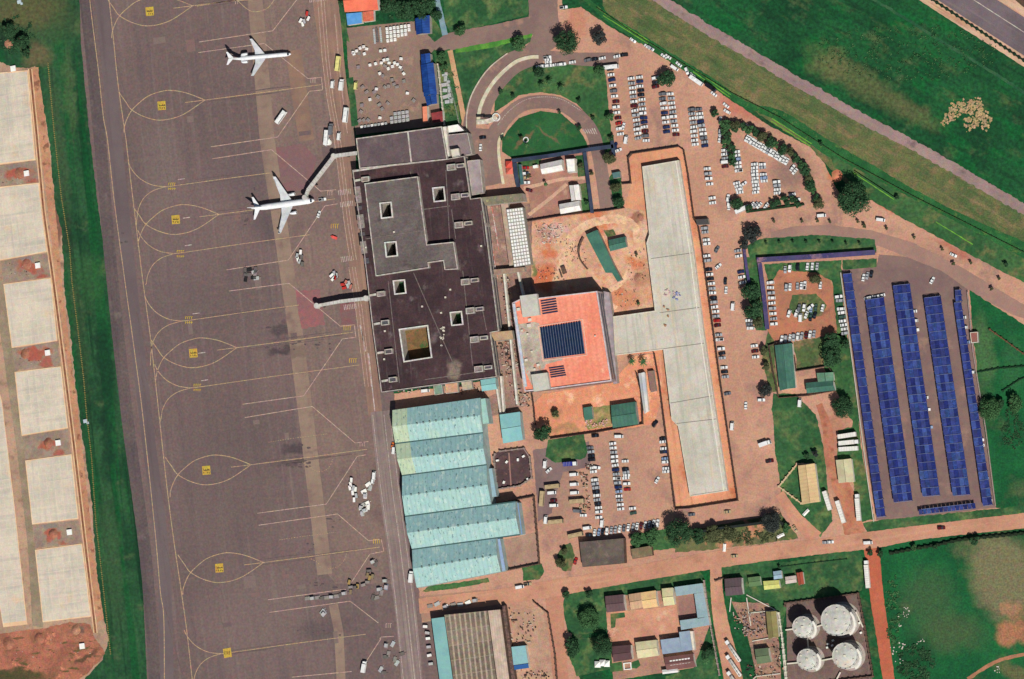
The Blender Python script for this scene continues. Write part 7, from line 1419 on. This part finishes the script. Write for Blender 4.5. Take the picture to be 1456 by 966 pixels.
# dollies, carts, stairs
def dolly(x, y, ang, label, group, L_=3.6, load=None, mat=None):
    p = at(x, y); e = empty('cargo_dolly', label, 'cargo dolly', group, (p.x, p.y, .12), R(ang))
    mb = MB(); mb.box((0, 0, .5), (L_, 2.2, .18)); mb.box((L_ / 2 + .7, 0, .4), (1.4, .15, .12)); [mb.box((-L_ / 2 + .3 + i * .7, 0, .68), (.12, 2.1, .1)) for i in range(int(L_ / .7))]; mb.build('deck', mat or M_cgrey, e)
    mb = MB(); wheels(mb, (-L_ * .35, L_ * .35), .9, .25, 0); mb.build('wheels', M_dark, e)
    if load: mb = MB(); mb.box((0, 0, .7), (L_ * .7, 1.9, 1.4), 0, 0, .9); mb.build('cargo_cover', load, e)
def carts(x, y, ang, label, group, mat, L_=2.8):
    p = at(x, y); e = empty('baggage_cart', label, 'baggage cart', group, (p.x, p.y, .12), R(ang))
    mb = MB(); mb.box((0, 0, .45), (L_, 1.5, .15)); mb.box((-L_ / 2, 0, .5), (.1, 1.5, 1.2)); mb.box((L_ / 2, 0, .5), (.1, 1.5, 1.2)); mb.build('frame', M_frame, e)
    mb = MB(); mb.box((0, 0, 1.7), (L_ + .1, 1.6, .1)); mb.build('canopy', mat, e); mb = MB(); wheels(mb, (-L_ * .35, L_ * .35), .6, .22, 0); mb.build('wheels', M_dark, e)
def cluster(desc, pts, kind, angs, mats, group):
    xs = sorted(range(len(pts)), key=lambda i: (pts[i][0] if max(p[0] for p in pts) - min(p[0] for p in pts) > max(p[1] for p in pts) - min(p[1] for p in pts) else pts[i][1]))
    horiz = max(p[0] for p in pts) - min(p[0] for p in pts) > max(p[1] for p in pts) - min(p[1] for p in pts)
    for n, i in enumerate(xs):
        lab = '%s %s from the %s %s' % (ORD[n] if n < 18 else 'last', kind[1], 'left' if horiz else 'top', desc)
        (dolly if kind[0] == 'd' else carts)(pts[i][0], pts[i][1], angs[i % len(angs)] + rnd.gauss(0, 6), lab, group, **({'mat': mats[i % len(mats)], 'load': (M_alu if rnd.random() < .2 else None)} if kind[0] == 'd' else {'mat': mats[i % len(mats)]}))
M_alu2 = M_alu
cluster('in the small cluster by the top service road', [(429, 30), (434, 31), (438, 20), (440, 27), (432, 35)], ('c', 'baggage cart'), [60, 100, 80], [M_white, M_alu, M_red, M_white], 'carts by the top service road')
cluster('in the cluster south-west of the docked airliner', [(349, 385), (355, 384), (349, 391), (355, 391), (350, 397), (362, 387), (363, 391), (365, 396), (364, 384), (361, 395)], ('d', 'cargo dolly'), [85, 5], [M_frame, M_dark, M_frame, M_frame, M_dark, M_alu, M_cgrey, M_alu], 'dollies on stand south of the airliner')
cluster('in the pair of files between the two jet bridges', [(424, 364), (425, 369), (430, 366), (427, 372), (429, 359), (431, 376)], ('c', 'baggage cart'), [80, 85], [M_alu, M_white, M_frame], 'cart files between the jet bridges')
cluster('near the idle jet bridge', [(473, 392), (477, 389), (478, 395), (475, 397), (480, 392)], ('c', 'baggage cart'), [40, 110, 70], [M_white, M_alu, M_red], 'carts north of the idle jet bridge')
cluster('on the red patch beside the idle jet bridge root', [(489, 405), (493, 402), (496, 407), (491, 410), (500, 408), (498, 403)], ('c', 'baggage cart'), [10, 70, 120], [M_red, pmat('m_pk', (196, 120, 104)), M_alu], 'red carts by the jet bridge root')
cluster('in the left file of the apron equipment cluster', [(501, 683), (500, 689), (504, 694), (503, 701), (507, 696), (508, 705), (505, 711), (499, 694)], ('c', 'baggage cart'), [80, 100], [M_white, M_white, M_alu], 'carts in the cluster west of the hangars')
cluster('in the lower right of the apron equipment cluster', [(524, 689), (527, 694), (518, 699), (520, 705), (517, 718), (514, 722), (519, 726), (516, 730), (522, 716), (524, 721)], ('d', 'cargo dolly'), [20, 80], [M_white, M_alu, M_white], 'dollies in the cluster west of the hangars')
cluster('in the long line between the two white stand lines', [(438, 851), (445, 851), (452, 850), (458, 851), (465, 850), (472, 849), (479, 848), (486, 846), (490, 844)], ('d', 'cargo dolly'), [5, 8], [M_cgrey, M_frame], 'line of dollies on the southern stand')
cluster('in the yellowish group by the southern stand', [(498, 828), (500, 835), (500, 842), (507, 835), (510, 834), (518, 832), (524, 818), (526, 812), (527, 822), (524, 828), (531, 820)], ('c', 'baggage cart'), [80, 10], [pmat('m_ylw', (168, 138, 82)), M_cgrey, pmat('m_ylw2', (142, 124, 92)), M_frame], 'yellowish carts on the southern stand')
cluster('in the pale group by the southern hangar', [(531, 799), (535, 802), (540, 838), (543, 843), (548, 826), (550, 835), (536, 850), (531, 850)], ('d', 'cargo dolly'), [8, 80], [M_cgrey, M_frame, pmat('m_bgrey', (140, 148, 160))], 'pale dollies by the southern hangar road')
cluster('near the bottom edge of the apron', [(550, 918), (559, 916), (549, 934), (553, 930), (542, 952), (546, 957), (562, 938), (565, 943), (572, 930)], ('d', 'cargo dolly'), [80, 60, 8], [M_cgrey, M_alu, M_frame], 'dollies near the bottom edge')
cluster('alone on the middle of the southern stand', [(459, 870), (461, 873)], ('d', 'cargo dolly'), [40], [M_alu], 'pair on the southern stand')
cluster('in the row against the warehouse west wall', [(606, 891), (609, 900), (610, 908), (611, 920), (612, 932), (614, 944)], ('c', 'baggage cart'), [8], [M_white, M_alu], 'carts by the warehouse wall')
cluster('in the row along the warehouse north wall', [(612, 862), (622, 859), (634, 863), (645, 860), (655, 860), (666, 857), (676, 854)], ('d', 'cargo dolly'), [12, 20], [M_cgrey, M_alu, M_white], 'dollies north of the warehouse')
cluster('in the garden east of the blue shed', [(633, 106), (634, 112), (632, 121), (638, 119), (634, 129), (639, 128), (634, 138), (640, 137), (637, 145), (642, 143)], ('d', 'low pale frame'), [8, 90], [M_alu], 'white frames in the garden strip')
# solid buildings: big white stairs near airliner, round water tank on apron edge, floodlight masts
c = at(466, 202, 2); mb = MB(); n = 20; vs = [(c.x + 2 * math.cos(k * math.tau / n), c.y + 2 * math.sin(k * math.tau / n), z) for z in (0, 2.0) for k in range(n)]; mb.add(vs, [(k, (k + 1) % n, (k + 1) % n + n, k + n) for k in range(n)] + [tuple(range(n, 2 * n))]); tag(mb.build('round_tank', M_white), 'small round white tank on the apron edge by the north jet bridge', 'tank')
def mast(x, y, h, label):
    p = at(x, y); e = empty('floodlight_mast', label, 'floodlight mast', 'floodlight masts', (p.x, p.y, 0)); mb = MB(); n = 10
    vs = [(r * math.cos(k * math.tau / n), r * math.sin(k * math.tau / n), z) for r, z in ((.28, 0), (.12, h)) for k in range(n)]; mb.add(vs, [(k, (k + 1) % n, (k + 1) % n + n, k + n) for k in range(n)]); mb.build('pole', M_alu, e)
    mb = MB(); mb.box((0, 0, h - .2), (2.4, .8, .3)); mb.box((0, 0, h - .2), (.8, 2.4, .3)); mb.build('lamp_head', M_alu, e)
# overgrown heaps
e = empty('spoil_heap', 'dark earth heap west of the pale extension', 'earth heap')
def heap(x, y, r, h, label, mat, name='spoil_heap'):
    p = at(x, y); mb = MB(); n = 22; vs = []
    for k, (rr, zz) in enumerate(((1, 0), (.8, .3), (.5, .7), (.22, .95))):
        for t in range(n): q = rr * r * MPX * (1 + .22 * noise.noise(Vector((math.cos(t * math.tau / n) * 1.6, math.sin(t * math.tau / n) * 1.6, x * .37 + k)))); vs.append((p.x + q * math.cos(t * math.tau / n), p.y + q * math.sin(t * math.tau / n), .05 + zz * h * (1 + .2 * noise.noise(Vector((t * .8, k, y))))))
    vs.append((p.x, p.y, h)); mb.add(vs, [(k * n + t, k * n + (t + 1) % n, (k + 1) * n + (t + 1) % n, (k + 1) * n + t) for k in range(3) for t in range(n)] + [(3 * n + t, 3 * n + (t + 1) % n, 4 * n) for t in range(n)])
    tag(mb.build(name, mat, None, True), label, 'earth heap')
bpy.data.objects.remove(e)
M_heap = gmat('m_heap', (168, 112, 88), (150, 98, 78), s=.3, grain=.18); M_heapd = gmat('m_heapd', (178, 130, 104), (156, 112, 90), s=.3, grain=.2); M_heapo = gmat('m_heapo', (208, 134, 98), (194, 118, 84), s=.3, grain=.12)
heap(911, 309, 6, 1.0, 'brown earth heap west of the north end of the extension', M_heapd); heap(909, 395, 8, .9, 'broad brown earth heap beside the extension arm', M_heapd); heap(1190, 250, 8, 1.0, 'orange earth heap north-west of the giant tree', M_heapo)
heap(69, 630, 8, 1.8, 'red earth heap between the fourth and fifth slabs', M_heap); heap(76, 759, 8, 1.8, 'red earth heap above the southernmost slab', M_heap); heap(28, 246, 9, 1.0, 'flat red earth heap below the northernmost slab', M_heap); heap(36, 503, 8, 1.2, 'red earth heap between the third and fourth slabs', M_heap); heap(38, 376, 9, 1.0, 'red earth heap above the third slab', M_heap)
heap(108, 896, 8, 1.6, 'dark earth heap at the foot of the southernmost slab', M_heapd); heap(56, 908, 9, 1.8, 'brown earth heap in the red spoil ground', M_heap); heap(12, 915, 10, 1.6, 'brown earth heap at the far left of the spoil ground', M_heap); heap(12, 63, 7, .7, 'pale earth heap among the dark growth at top left', M_heapd)
# ------------------------------------------------------------------ trees
M_leaf = {}
def leafmat(nm, c1, c2):
    m = bpy.data.materials.new(nm); m.use_nodes = True; N = m.node_tree.nodes; L = m.node_tree.links; b = N['Principled BSDF']; b.inputs['Roughness'].default_value = .75; b.inputs['Specular IOR Level'].default_value = .15
    g = N.new('ShaderNodeNewGeometry'); r = N.new('ShaderNodeMix'); r.data_type = 'RGBA'; r.inputs[6].default_value = c1 + (1,); r.inputs[7].default_value = c2 + (1,); L.new(g.outputs['Random Per Island'], r.inputs[0]); L.new(r.outputs[2], b.inputs['Base Color']); return m
LM = {'dark': leafmat('leaf_dark', (.010, .034, .016), (.034, .088, .034)), 'mid': leafmat('leaf_mid', (.016, .055, .020), (.060, .140, .050)), 'light': leafmat('leaf_light', (.034, .085, .028), (.085, .150, .050)), 'olive': leafmat('leaf_olive', (.040, .050, .022), (.085, .095, .042)), 'bluish': leafmat('leaf_bluish', (.016, .022, .024), (.040, .048, .040))}
M_bark = pmat('m_bark', (96, 76, 58), rough=.9)
def crown_mesh(n, leaf, seed, flat_=.75, lobes=26, gap=.0):
    r = random.Random(seed); vs = []; fs = []
    cs = []
    for k in range(lobes):
        a = r.uniform(0, math.tau); u = math.sqrt(r.random()) * .72; z = r.uniform(.1, 1) * math.sqrt(max(0, 1 - u * u)) * flat_ * .8
        cs.append((u * math.cos(a), u * math.sin(a), z, r.uniform(.2, .34)))
    cs.append((0, 0, .35 * flat_, .5))
    for i in range(n):
        cx, cy, cz, cr = cs[r.randrange(len(cs))]
        d = Vector((r.gauss(0, 1), r.gauss(0, 1), r.gauss(.35, 1))).normalized(); rad = cr * r.uniform(.72, 1.08)
        p = Vector((cx, cy, cz)) + d * rad
        nn = (d + Vector((r.gauss(0, .45), r.gauss(0, .45), r.gauss(.3, .45)))).normalized(); t = nn.orthogonal().normalized(); b = nn.cross(t); a = r.uniform(0, math.tau); t, b = t * math.cos(a) + b * math.sin(a), b * math.cos(a) - t * math.sin(a)
        s = leaf * r.uniform(.6, 1.3); o = len(vs); vs += [tuple(p - t * s - b * s * .2), tuple(p + t * .1 * s - b * s * .75), tuple(p + t * s), tuple(p + b * s * .75)]; fs.append((o, o + 1, o + 2, o + 3))
    me = bpy.data.meshes.new('crown'); me.from_pydata(vs, [], fs); me.update(); return me
PROTO = {'big': [crown_mesh(5200, .045, 1, .8, 60), crown_mesh(5200, .045, 2, .8, 54)], 'med': [crown_mesh(2200, .075, k, .85, 26) for k in (3, 4, 5)], 'small': [crown_mesh(600, .15, k, .9, 10) for k in (6, 7, 8)]}
PMAT = {}
def protomesh(kind, tone, i):
    key = (kind, tone, i)
    if key not in PMAT:
        me = PROTO[kind][i].copy(); me.materials.append(LM[tone]); PMAT[key] = me
    return PMAT[key]
trunkm = {}
def tree(x, y, r, label, tone='dark', h=None, group=None, name='tree', sq=1.0):
    """x, y = where the crown centre shows; r = crown radius px"""
    R_ = r * MPX; kind = 'big' if r > 16 else 'med' if r > 8.5 else 'small'; h = h or R_ * 1.35 + 1.5
    hb = max(.3, h - R_ * .85)
    c = at(x, y, hb + R_ * .35); e = empty(name, label, 'tree' if name in ('tree', 'palm_tree') else 'shrub', group, (c.x, c.y, 0), rnd.uniform(0, 6.28))
    o = bpy.data.objects.new('crown', protomesh(kind, tone, rnd.randrange(len(PROTO[kind])))); C.objects.link(o); o.parent = e; o.location = (0, 0, hb); o.scale = (R_, R_ * sq, h - hb)
    if 'trunk' not in trunkm:
        mb = MB(); n = 8
        vs = [(rr * math.cos(k * math.tau / n), rr * math.sin(k * math.tau / n), z) for rr, z in ((.06, 0), (.04, .5), (.03, 1)) for k in range(n)]; mb.add(vs, [(i * n + k, i * n + (k + 1) % n, (i + 1) * n + (k + 1) % n, (i + 1) * n + k) for i in range(2) for k in range(n)])
        for k in range(5):
            a = k * 1.26; p, q = Vector((0, 0, .8)), Vector((.5 * math.cos(a), .5 * math.sin(a), 1.5)); s_ = Vector((-math.sin(a), math.cos(a), 0)) * .025; mb.add([p - s_, p + s_, q + s_ * .4, q - s_ * .4], [(0, 1, 2, 3)]); u = Vector((0, 0, .03)); mb.add([p - u, p + u, q + u * .4, q - u * .4], [(0, 1, 2, 3)])
        t_ = mb.build('trunk', M_bark); trunkm['trunk'] = t_.data; bpy.data.objects.remove(t_)
    t_ = bpy.data.objects.new('trunk', trunkm['trunk']); C.objects.link(t_); t_.parent = e; t_.scale = (R_, R_, hb + .3 * R_)
    return e
def palm(x, y, r, label):
    R_ = r * MPX; c = at(x, y, 5); e = empty('palm_tree', label, 'palm tree', 'palm trees', (c.x, c.y, 0)); mb = MB()
    for k in range(13):
        a = k * math.tau / 13 + rnd.uniform(-.2, .2); pr = Vector((0, 0, 5)); 
        for s in range(1, 5):
            t = s / 4; q = Vector((R_ * t * math.cos(a), R_ * t * math.sin(a), 5 + 1.2 * t - 2.2 * t * t)); w_ = .38 * (1 - t * .7); sd_ = Vector((-math.sin(a), math.cos(a), 0)) * w_; sp = Vector((-math.sin(a), math.cos(a), 0)) * (.38 * (1 - (t - .25) * .7)); mb.add([pr - sp, pr + sp, q + sd_, q - sd_], [(0, 1, 2, 3)]); pr = q
    mb.build('crown', LM['mid'], e); mb = MB(); mb.box((0, 0, 0), (.4, .4, 5), 0, 0, .6); mb.build('trunk', M_bark, e)
for a in [(1213, 283, 26, 'giant dark round tree at the bend of the curved road', 'dark', 17), (805, 60, 20, 'large dark round tree beside the entrance road', 'dark', 14), (852, 53, 12, 'dark tree on the orange earth right of the large entrance tree', 'bluish', 9), (947, 112, 13.5, 'round dark tree at the top of the big car park', 'dark', 9),
          (964, 758, 22, 'large dark round tree above the main dirt road', 'dark', 15), (1197, 579, 17.5, 'round dark green tree north of the three white lorries', 'dark', 11), (771, 615, 15, 'dark tree at the corner of the dark wall east of the teal building', 'dark', 11), (1069, 333, 14, 'bluish bare-looking tree at the fork of the curved road', 'bluish', 9),
          (1057, 349, 8, 'small bluish tree just below the fork tree', 'bluish'), (1067, 416, 14, 'upper of the two dark oval trees beside the purple walkway', 'dark', 10), (1071, 440, 16, 'lower of the two dark oval trees beside the purple walkway', 'dark', 11), (1078, 459, 9, 'small olive tree below the dark oval trees', 'olive'),
          (1159, 398, 9.5, 'small dark tree in the middle of the east car park', 'olive'), (1181, 486, 14, 'upper dark tree beside the green-roofed house', 'dark', 10), (1182, 507, 16, 'lower, larger dark tree beside the green-roofed house', 'dark', 11), (1201, 491, 8, 'small dark tree touching the westernmost carport', 'dark'),
          (1088, 556, 10, 'small bluish tree on the lane edge near the green-roofed house', 'bluish'), (1085, 500, 8, 'small bush tree at the north-east corner of the lane', 'olive'), (1088, 522, 7, 'small olive bush tree along the lane wall', 'olive'), (1406, 582, 18, 'broad green tree in the east field with light crown', 'mid', 9), (1423, 574, 8, 'dark small tree touching the broad field tree', 'dark'),
          (1442, 574, 14, 'green tree at the right edge of the east field', 'mid', 8), (1047, 290, 9.5, 'dark round tree at the south-west corner of the triangular lot', 'dark'), (654, 43, 10, 'small dark tree by the northern lane', 'mid'), (737, 62, 12, 'dark tree at the corner of the bright verge', 'mid'), (766, 103, 9, 'bushy tree at the top of the park lawn', 'dark'),
          (853, 101, 9, 'bushy tree at the north-east of the park lawn', 'mid'), (866, 166, 8, 'small round tree on the east edge of the park lawn', 'mid'), (869, 196, 5, 'small bush at the south-east corner of the park lawn', 'dark'), (866, 225, 11, 'round shrub-like tree by the slate walkway corner', 'olive'), (875, 266, 9, 'dark tree in the narrow garden west of the site', 'olive'), (879, 288, 9, 'dark tree at the south of the narrow garden', 'dark'),
          (837, 880, 18, 'broad mid-green tree in the southern lawn', 'mid', 9), (812, 921, 15, 'round dark tree at the lower left of the southern lawn', 'dark', 10), (856, 918, 17, 'round dark tree at the lower right of the southern lawn', 'dark', 11), (805, 846, 7, 'small dark tree at the north-west corner of the southern lawn', 'dark'), (836, 845, 7, 'small dark tree near the top of the southern lawn', 'dark'),
          (1007, 929, 10, 'bushy tree east of the pale blue L-shaped roof', 'dark'), (928, 764, 14, 'green bushy tree left of the large dark roadside tree', 'mid'), (906, 768, 11, 'green tree at the west end of the roadside thicket', 'mid'), (1097, 742, 17, 'dark tree at the east end of the hedge wall', 'bluish', 9), (1013, 758, 12, 'olive tree in the middle of the roadside thicket', 'olive'),
          (1036, 758, 11, 'olive tree right of the middle of the roadside thicket', 'olive'), (992, 762, 12, 'dark olive tree just right of the large roadside tree', 'dark'), (1117, 752, 8, 'small tree on the lane corner east of the thicket', 'mid'), (1159, 646, 6, 'small dark shrub north of the tan-roofed building', 'bluish'), (1147, 650, 5, 'tiny dark shrub left of the small dark shrub', 'dark'),
          (560, 6, 15, 'dark tree west of centre in the clump at the top edge', 'dark', 10), (582, 12, 16, 'dark tree in the centre of the clump at the top edge', 'dark', 11), (606, 6, 15, 'dark tree east of centre in the clump at the top edge', 'dark', 10), (548, 10, 10, 'small dark tree at the west end of the top clump', 'dark'), (601, 24, 9, 'dark small tree beside the dark blue shed', 'dark'), (620, 22, 9, 'dark tree at the east end of the top clump', 'dark'),
          (628, 82, 9, 'green tree at the north end of the garden strip', 'mid'), (631, 98, 8, 'second green tree down the garden strip', 'mid'), (487, 4, 8, 'dark tree left of the orange-red roof', 'dark'), (30, 60, 12, 'dark bush tree in the top left growth', 'dark'), (12, 44, 12, 'dark tree at the left edge of the top left growth', 'dark'), (38, 76, 8, 'small dark bush above the northernmost slab', 'dark'),
          (1237, 786, 5, 'tiny dark shrub on the red road junction west side', 'dark'), (1252, 788, 6, 'dark shrub at the corner of the eastern field', 'dark'), (714, 197, 4, 'small dark shrub at the west tip of the inner lawn', 'dark'), (740, 196, 4, 'low dark shrub near the ring of stones', 'olive'), (822, 182, 5, 'dark shrub at the north-east of the inner lawn', 'dark'), (841, 247, 4, 'small shrub at the slate walkway gate', 'olive'),
          (711, 131, 4.5, 'dark shrub at the west tip of the park lawn', 'dark'), (729, 137, 4, 'second dark shrub along the horseshoe road', 'dark'), (795, 160, 3, 'dark spot shrub at the top of the inner lawn', 'dark'), (823, 143, 4, 'dark shrub on the outer edge of the horseshoe road', 'dark'), (843, 168, 3.5, 'shrub on the eastern curve of the horseshoe road', 'dark'), (797, 801, 9, 'shrub filling the oval flower bed', 'olive'), (801, 784, 6, 'shrub at the north tip of the oval flower bed', 'olive'),
          (1167, 205, 4, 'small dark shrub on the verge below the old road', 'dark'), (1276, 281, 4, 'dark shrub at the end of the bright verge', 'dark'), (1430, 377, 4, 'dark shrub on the verge right of the dirt road', 'dark'), (1355, 375, 3.5, 'small dark shrub in the median above the carports', 'olive'), (1410, 411, 3.5, 'small dark shrub in the eastern median', 'olive'), (1229, 321, 4, 'small dark shrub in the median below the giant tree', 'olive'), (1162, 314, 3, 'small dark shrub in the western median', 'olive'),
          (752, 250, 4, 'yellow-green shrub behind the compound car file', 'olive'), (826, 236, 6, 'dark shrub east of the square white block', 'olive'), (834, 288, 4, 'dark shrub by the south-east white hall', 'dark'), (905, 362, 3, 'low shrub beside the extension wall', 'olive'), (1108, 806, 3, 'tiny shrub on the lawn north of the sheds', 'dark'), (790, 589, 7, 'low olive shrub on the orange earth', 'olive'), (908, 432, 3, 'thin green shrub north of the extension arm', 'mid'), (1300, 779, 5, 'shrub on the field wall corner', 'mid'), (1385, 768, 8, 'overgrown shrub along the field wall', 'dark'), (1330, 778, 4.5, 'small overgrown shrub on the field wall', 'dark')]:
    tree(*a, name='tree' if a[2] > 5.2 else 'shrub')
for x, y, r, l in [(770, 122, 6, 'leftmost palm in the park lawn'), (781, 117, 6, 'middle palm in the park lawn'), (798, 126, 7, 'rightmost palm in the park lawn'), (898, 514, 6, 'left palm south of the extension arm'), (914, 515, 7.5, 'right palm south of the extension arm'), (748, 206, 3.5, 'small palm near the stone ring'), (775, 262, 3, 'tiny palm on the compound path'), (1003, 940, 6, 'palm at the pale blue roof lawn')]: palm(x, y, r, l)
hp = smooth_path([(1018, 160), (1028, 174), (1046, 178), (1064, 184), (1084, 196), (1104, 208), (1122, 216), (1140, 234), (1148, 254), (1156, 272), (1163, 290)], 9)
for k, (x, y) in enumerate(hp): tree(x + rnd.gauss(0, 1), y + rnd.gauss(0, 1), rnd.uniform(7, 9.5), '%s small tree from the upper end of the curved hedge around the triangular lot' % (['first', 'second', 'third', 'fourth', 'fifth', 'sixth', 'seventh', 'eighth', 'ninth', 'tenth', 'eleventh', 'twelfth', 'thirteenth', 'fourteenth', 'fifteenth', 'sixteenth', 'seventeenth', 'eighteenth', 'nineteenth', 'twentieth', 'next to last', 'last'][min(k, 21)]), ['dark', 'mid', 'dark', 'olive'][k % 4], group='small trees of the curved hedge')
for k, (x, y) in enumerate([(1030, 186), (1036, 194), (1032, 204), (1040, 212), (1041, 222), (1042, 232), (1034, 178), (1044, 184)]): tree(x, y, 7.5, '%s dark bush down the narrow hedge left of the triangular lot' % ORD[k], 'dark' if k % 2 else 'mid', group='narrow hedge bushes', name='shrub')
for k, (x, y) in enumerate([(1098, 290), (1106, 287), (1114, 282), (1120, 288), (1128, 283), (1134, 290), (1065, 297)]): tree(x, y, 6.5, '%s bush along the south hedge of the triangular lot' % ORD[k], 'dark', group='south hedge bushes', name='shrub')
for k in range(9): tree(1070 + k * 19, 347 - 3 * math.sin(k / 8 * 3.1), 2.6, '%s low clump from the left in the thin hedge of the lawn strip' % ORD[k], 'dark', group='thin hedge of the lawn strip', name='shrub')
for k in range(9): x = 1100 + k * 40; tree(x, 318 - (k < 4) * 3 + max(0, k - 3) ** 1.5 * 7, 2.8, '%s low clump from the left in the road median' % ORD[k], 'olive', group='clumps in the road median', name='shrub')
# scrub in the eastern field: ground cover nobody could count
def scrub(name, label, cx, cy, rx, ry, n, tone, size):
    r = random.Random(int(cx)); vs = []; fs = []
    for i in range(n):
        a = r.uniform(0, math.tau); u = math.sqrt(r.random()); x = cx + rx * u * math.cos(a); y = cy + ry * u * math.sin(a)
        if noise.noise(Vector((x * .12, y * .12, 4))) < -.02: continue
        p = at(x, y, 0); b0 = Vector((p.x, p.y, r.uniform(.1, .7)))
        for k in range(4):
            nn = Vector((r.gauss(0, .6), r.gauss(0, .6), 1)).normalized(); t = nn.orthogonal().normalized(); b = nn.cross(t); s = size * r.uniform(.5, 1.2); c = b0 + Vector((r.gauss(0, .5), r.gauss(0, .5), 0)); o = len(vs); vs += [tuple(c - t * s), tuple(c - b * s * .8), tuple(c + t * s), tuple(c + b * s * .8)]; fs.append((o, o + 1, o + 2, o + 3))
    me = bpy.data.meshes.new(name); me.from_pydata(vs, [], fs); me.materials.append(LM[tone]); o = bpy.data.objects.new(name, me); C.objects.link(o); tag(o, label, None, None, 'stuff')
scrub('scrub', 'low dark scrub in the eastern field', 1302, 945, 26, 28, 420, 'dark', .7)
scrub('scrub', 'low dark scrub on the west side of the eastern field', 1270, 870, 10, 60, 240, 'mid', .6)
scrub('scrub', 'low dark scrub in the northern field', 1290, 75, 130, 40, 700, 'mid', .45)
scrub('scrub', 'thicket undergrowth above the main road', 1040, 762, 76, 10, 500, 'olive', .7)
scrub('scrub', 'undergrowth at the top left corner', 24, 50, 26, 28, 500, 'dark', .7)
scrub('scrub', 'undergrowth under the top edge trees', 580, 14, 44, 14, 500, 'dark', .7)
scrub('scrub', 'low plants in the garden strip', 642, 140, 10, 40, 160, 'mid', .5)
scrub('scrub', 'low plants in the east field', 1440, 610, 16, 30, 300, 'dark', .5)
M_pale = pmat('m_prub', (214, 204, 190)); mb = MB()
for k in range(60):
    x, y = rnd.choice([(1279, 888), (1286, 874), (1270, 925), (1290, 866), (1308, 912), (1277, 940), (1282, 918), (1420, 950)]); pbox(mb, x + rnd.gauss(0, 3), y + rnd.gauss(0, 3), rnd.uniform(.6, 2.2), rnd.uniform(.6, 1.6), 0, rnd.uniform(.2, .6), rnd.uniform(0, 180))
tag(mb.build('pale_debris', M_pale), 'pale debris scattered along the west side of the eastern field', None, None, 'stuff')
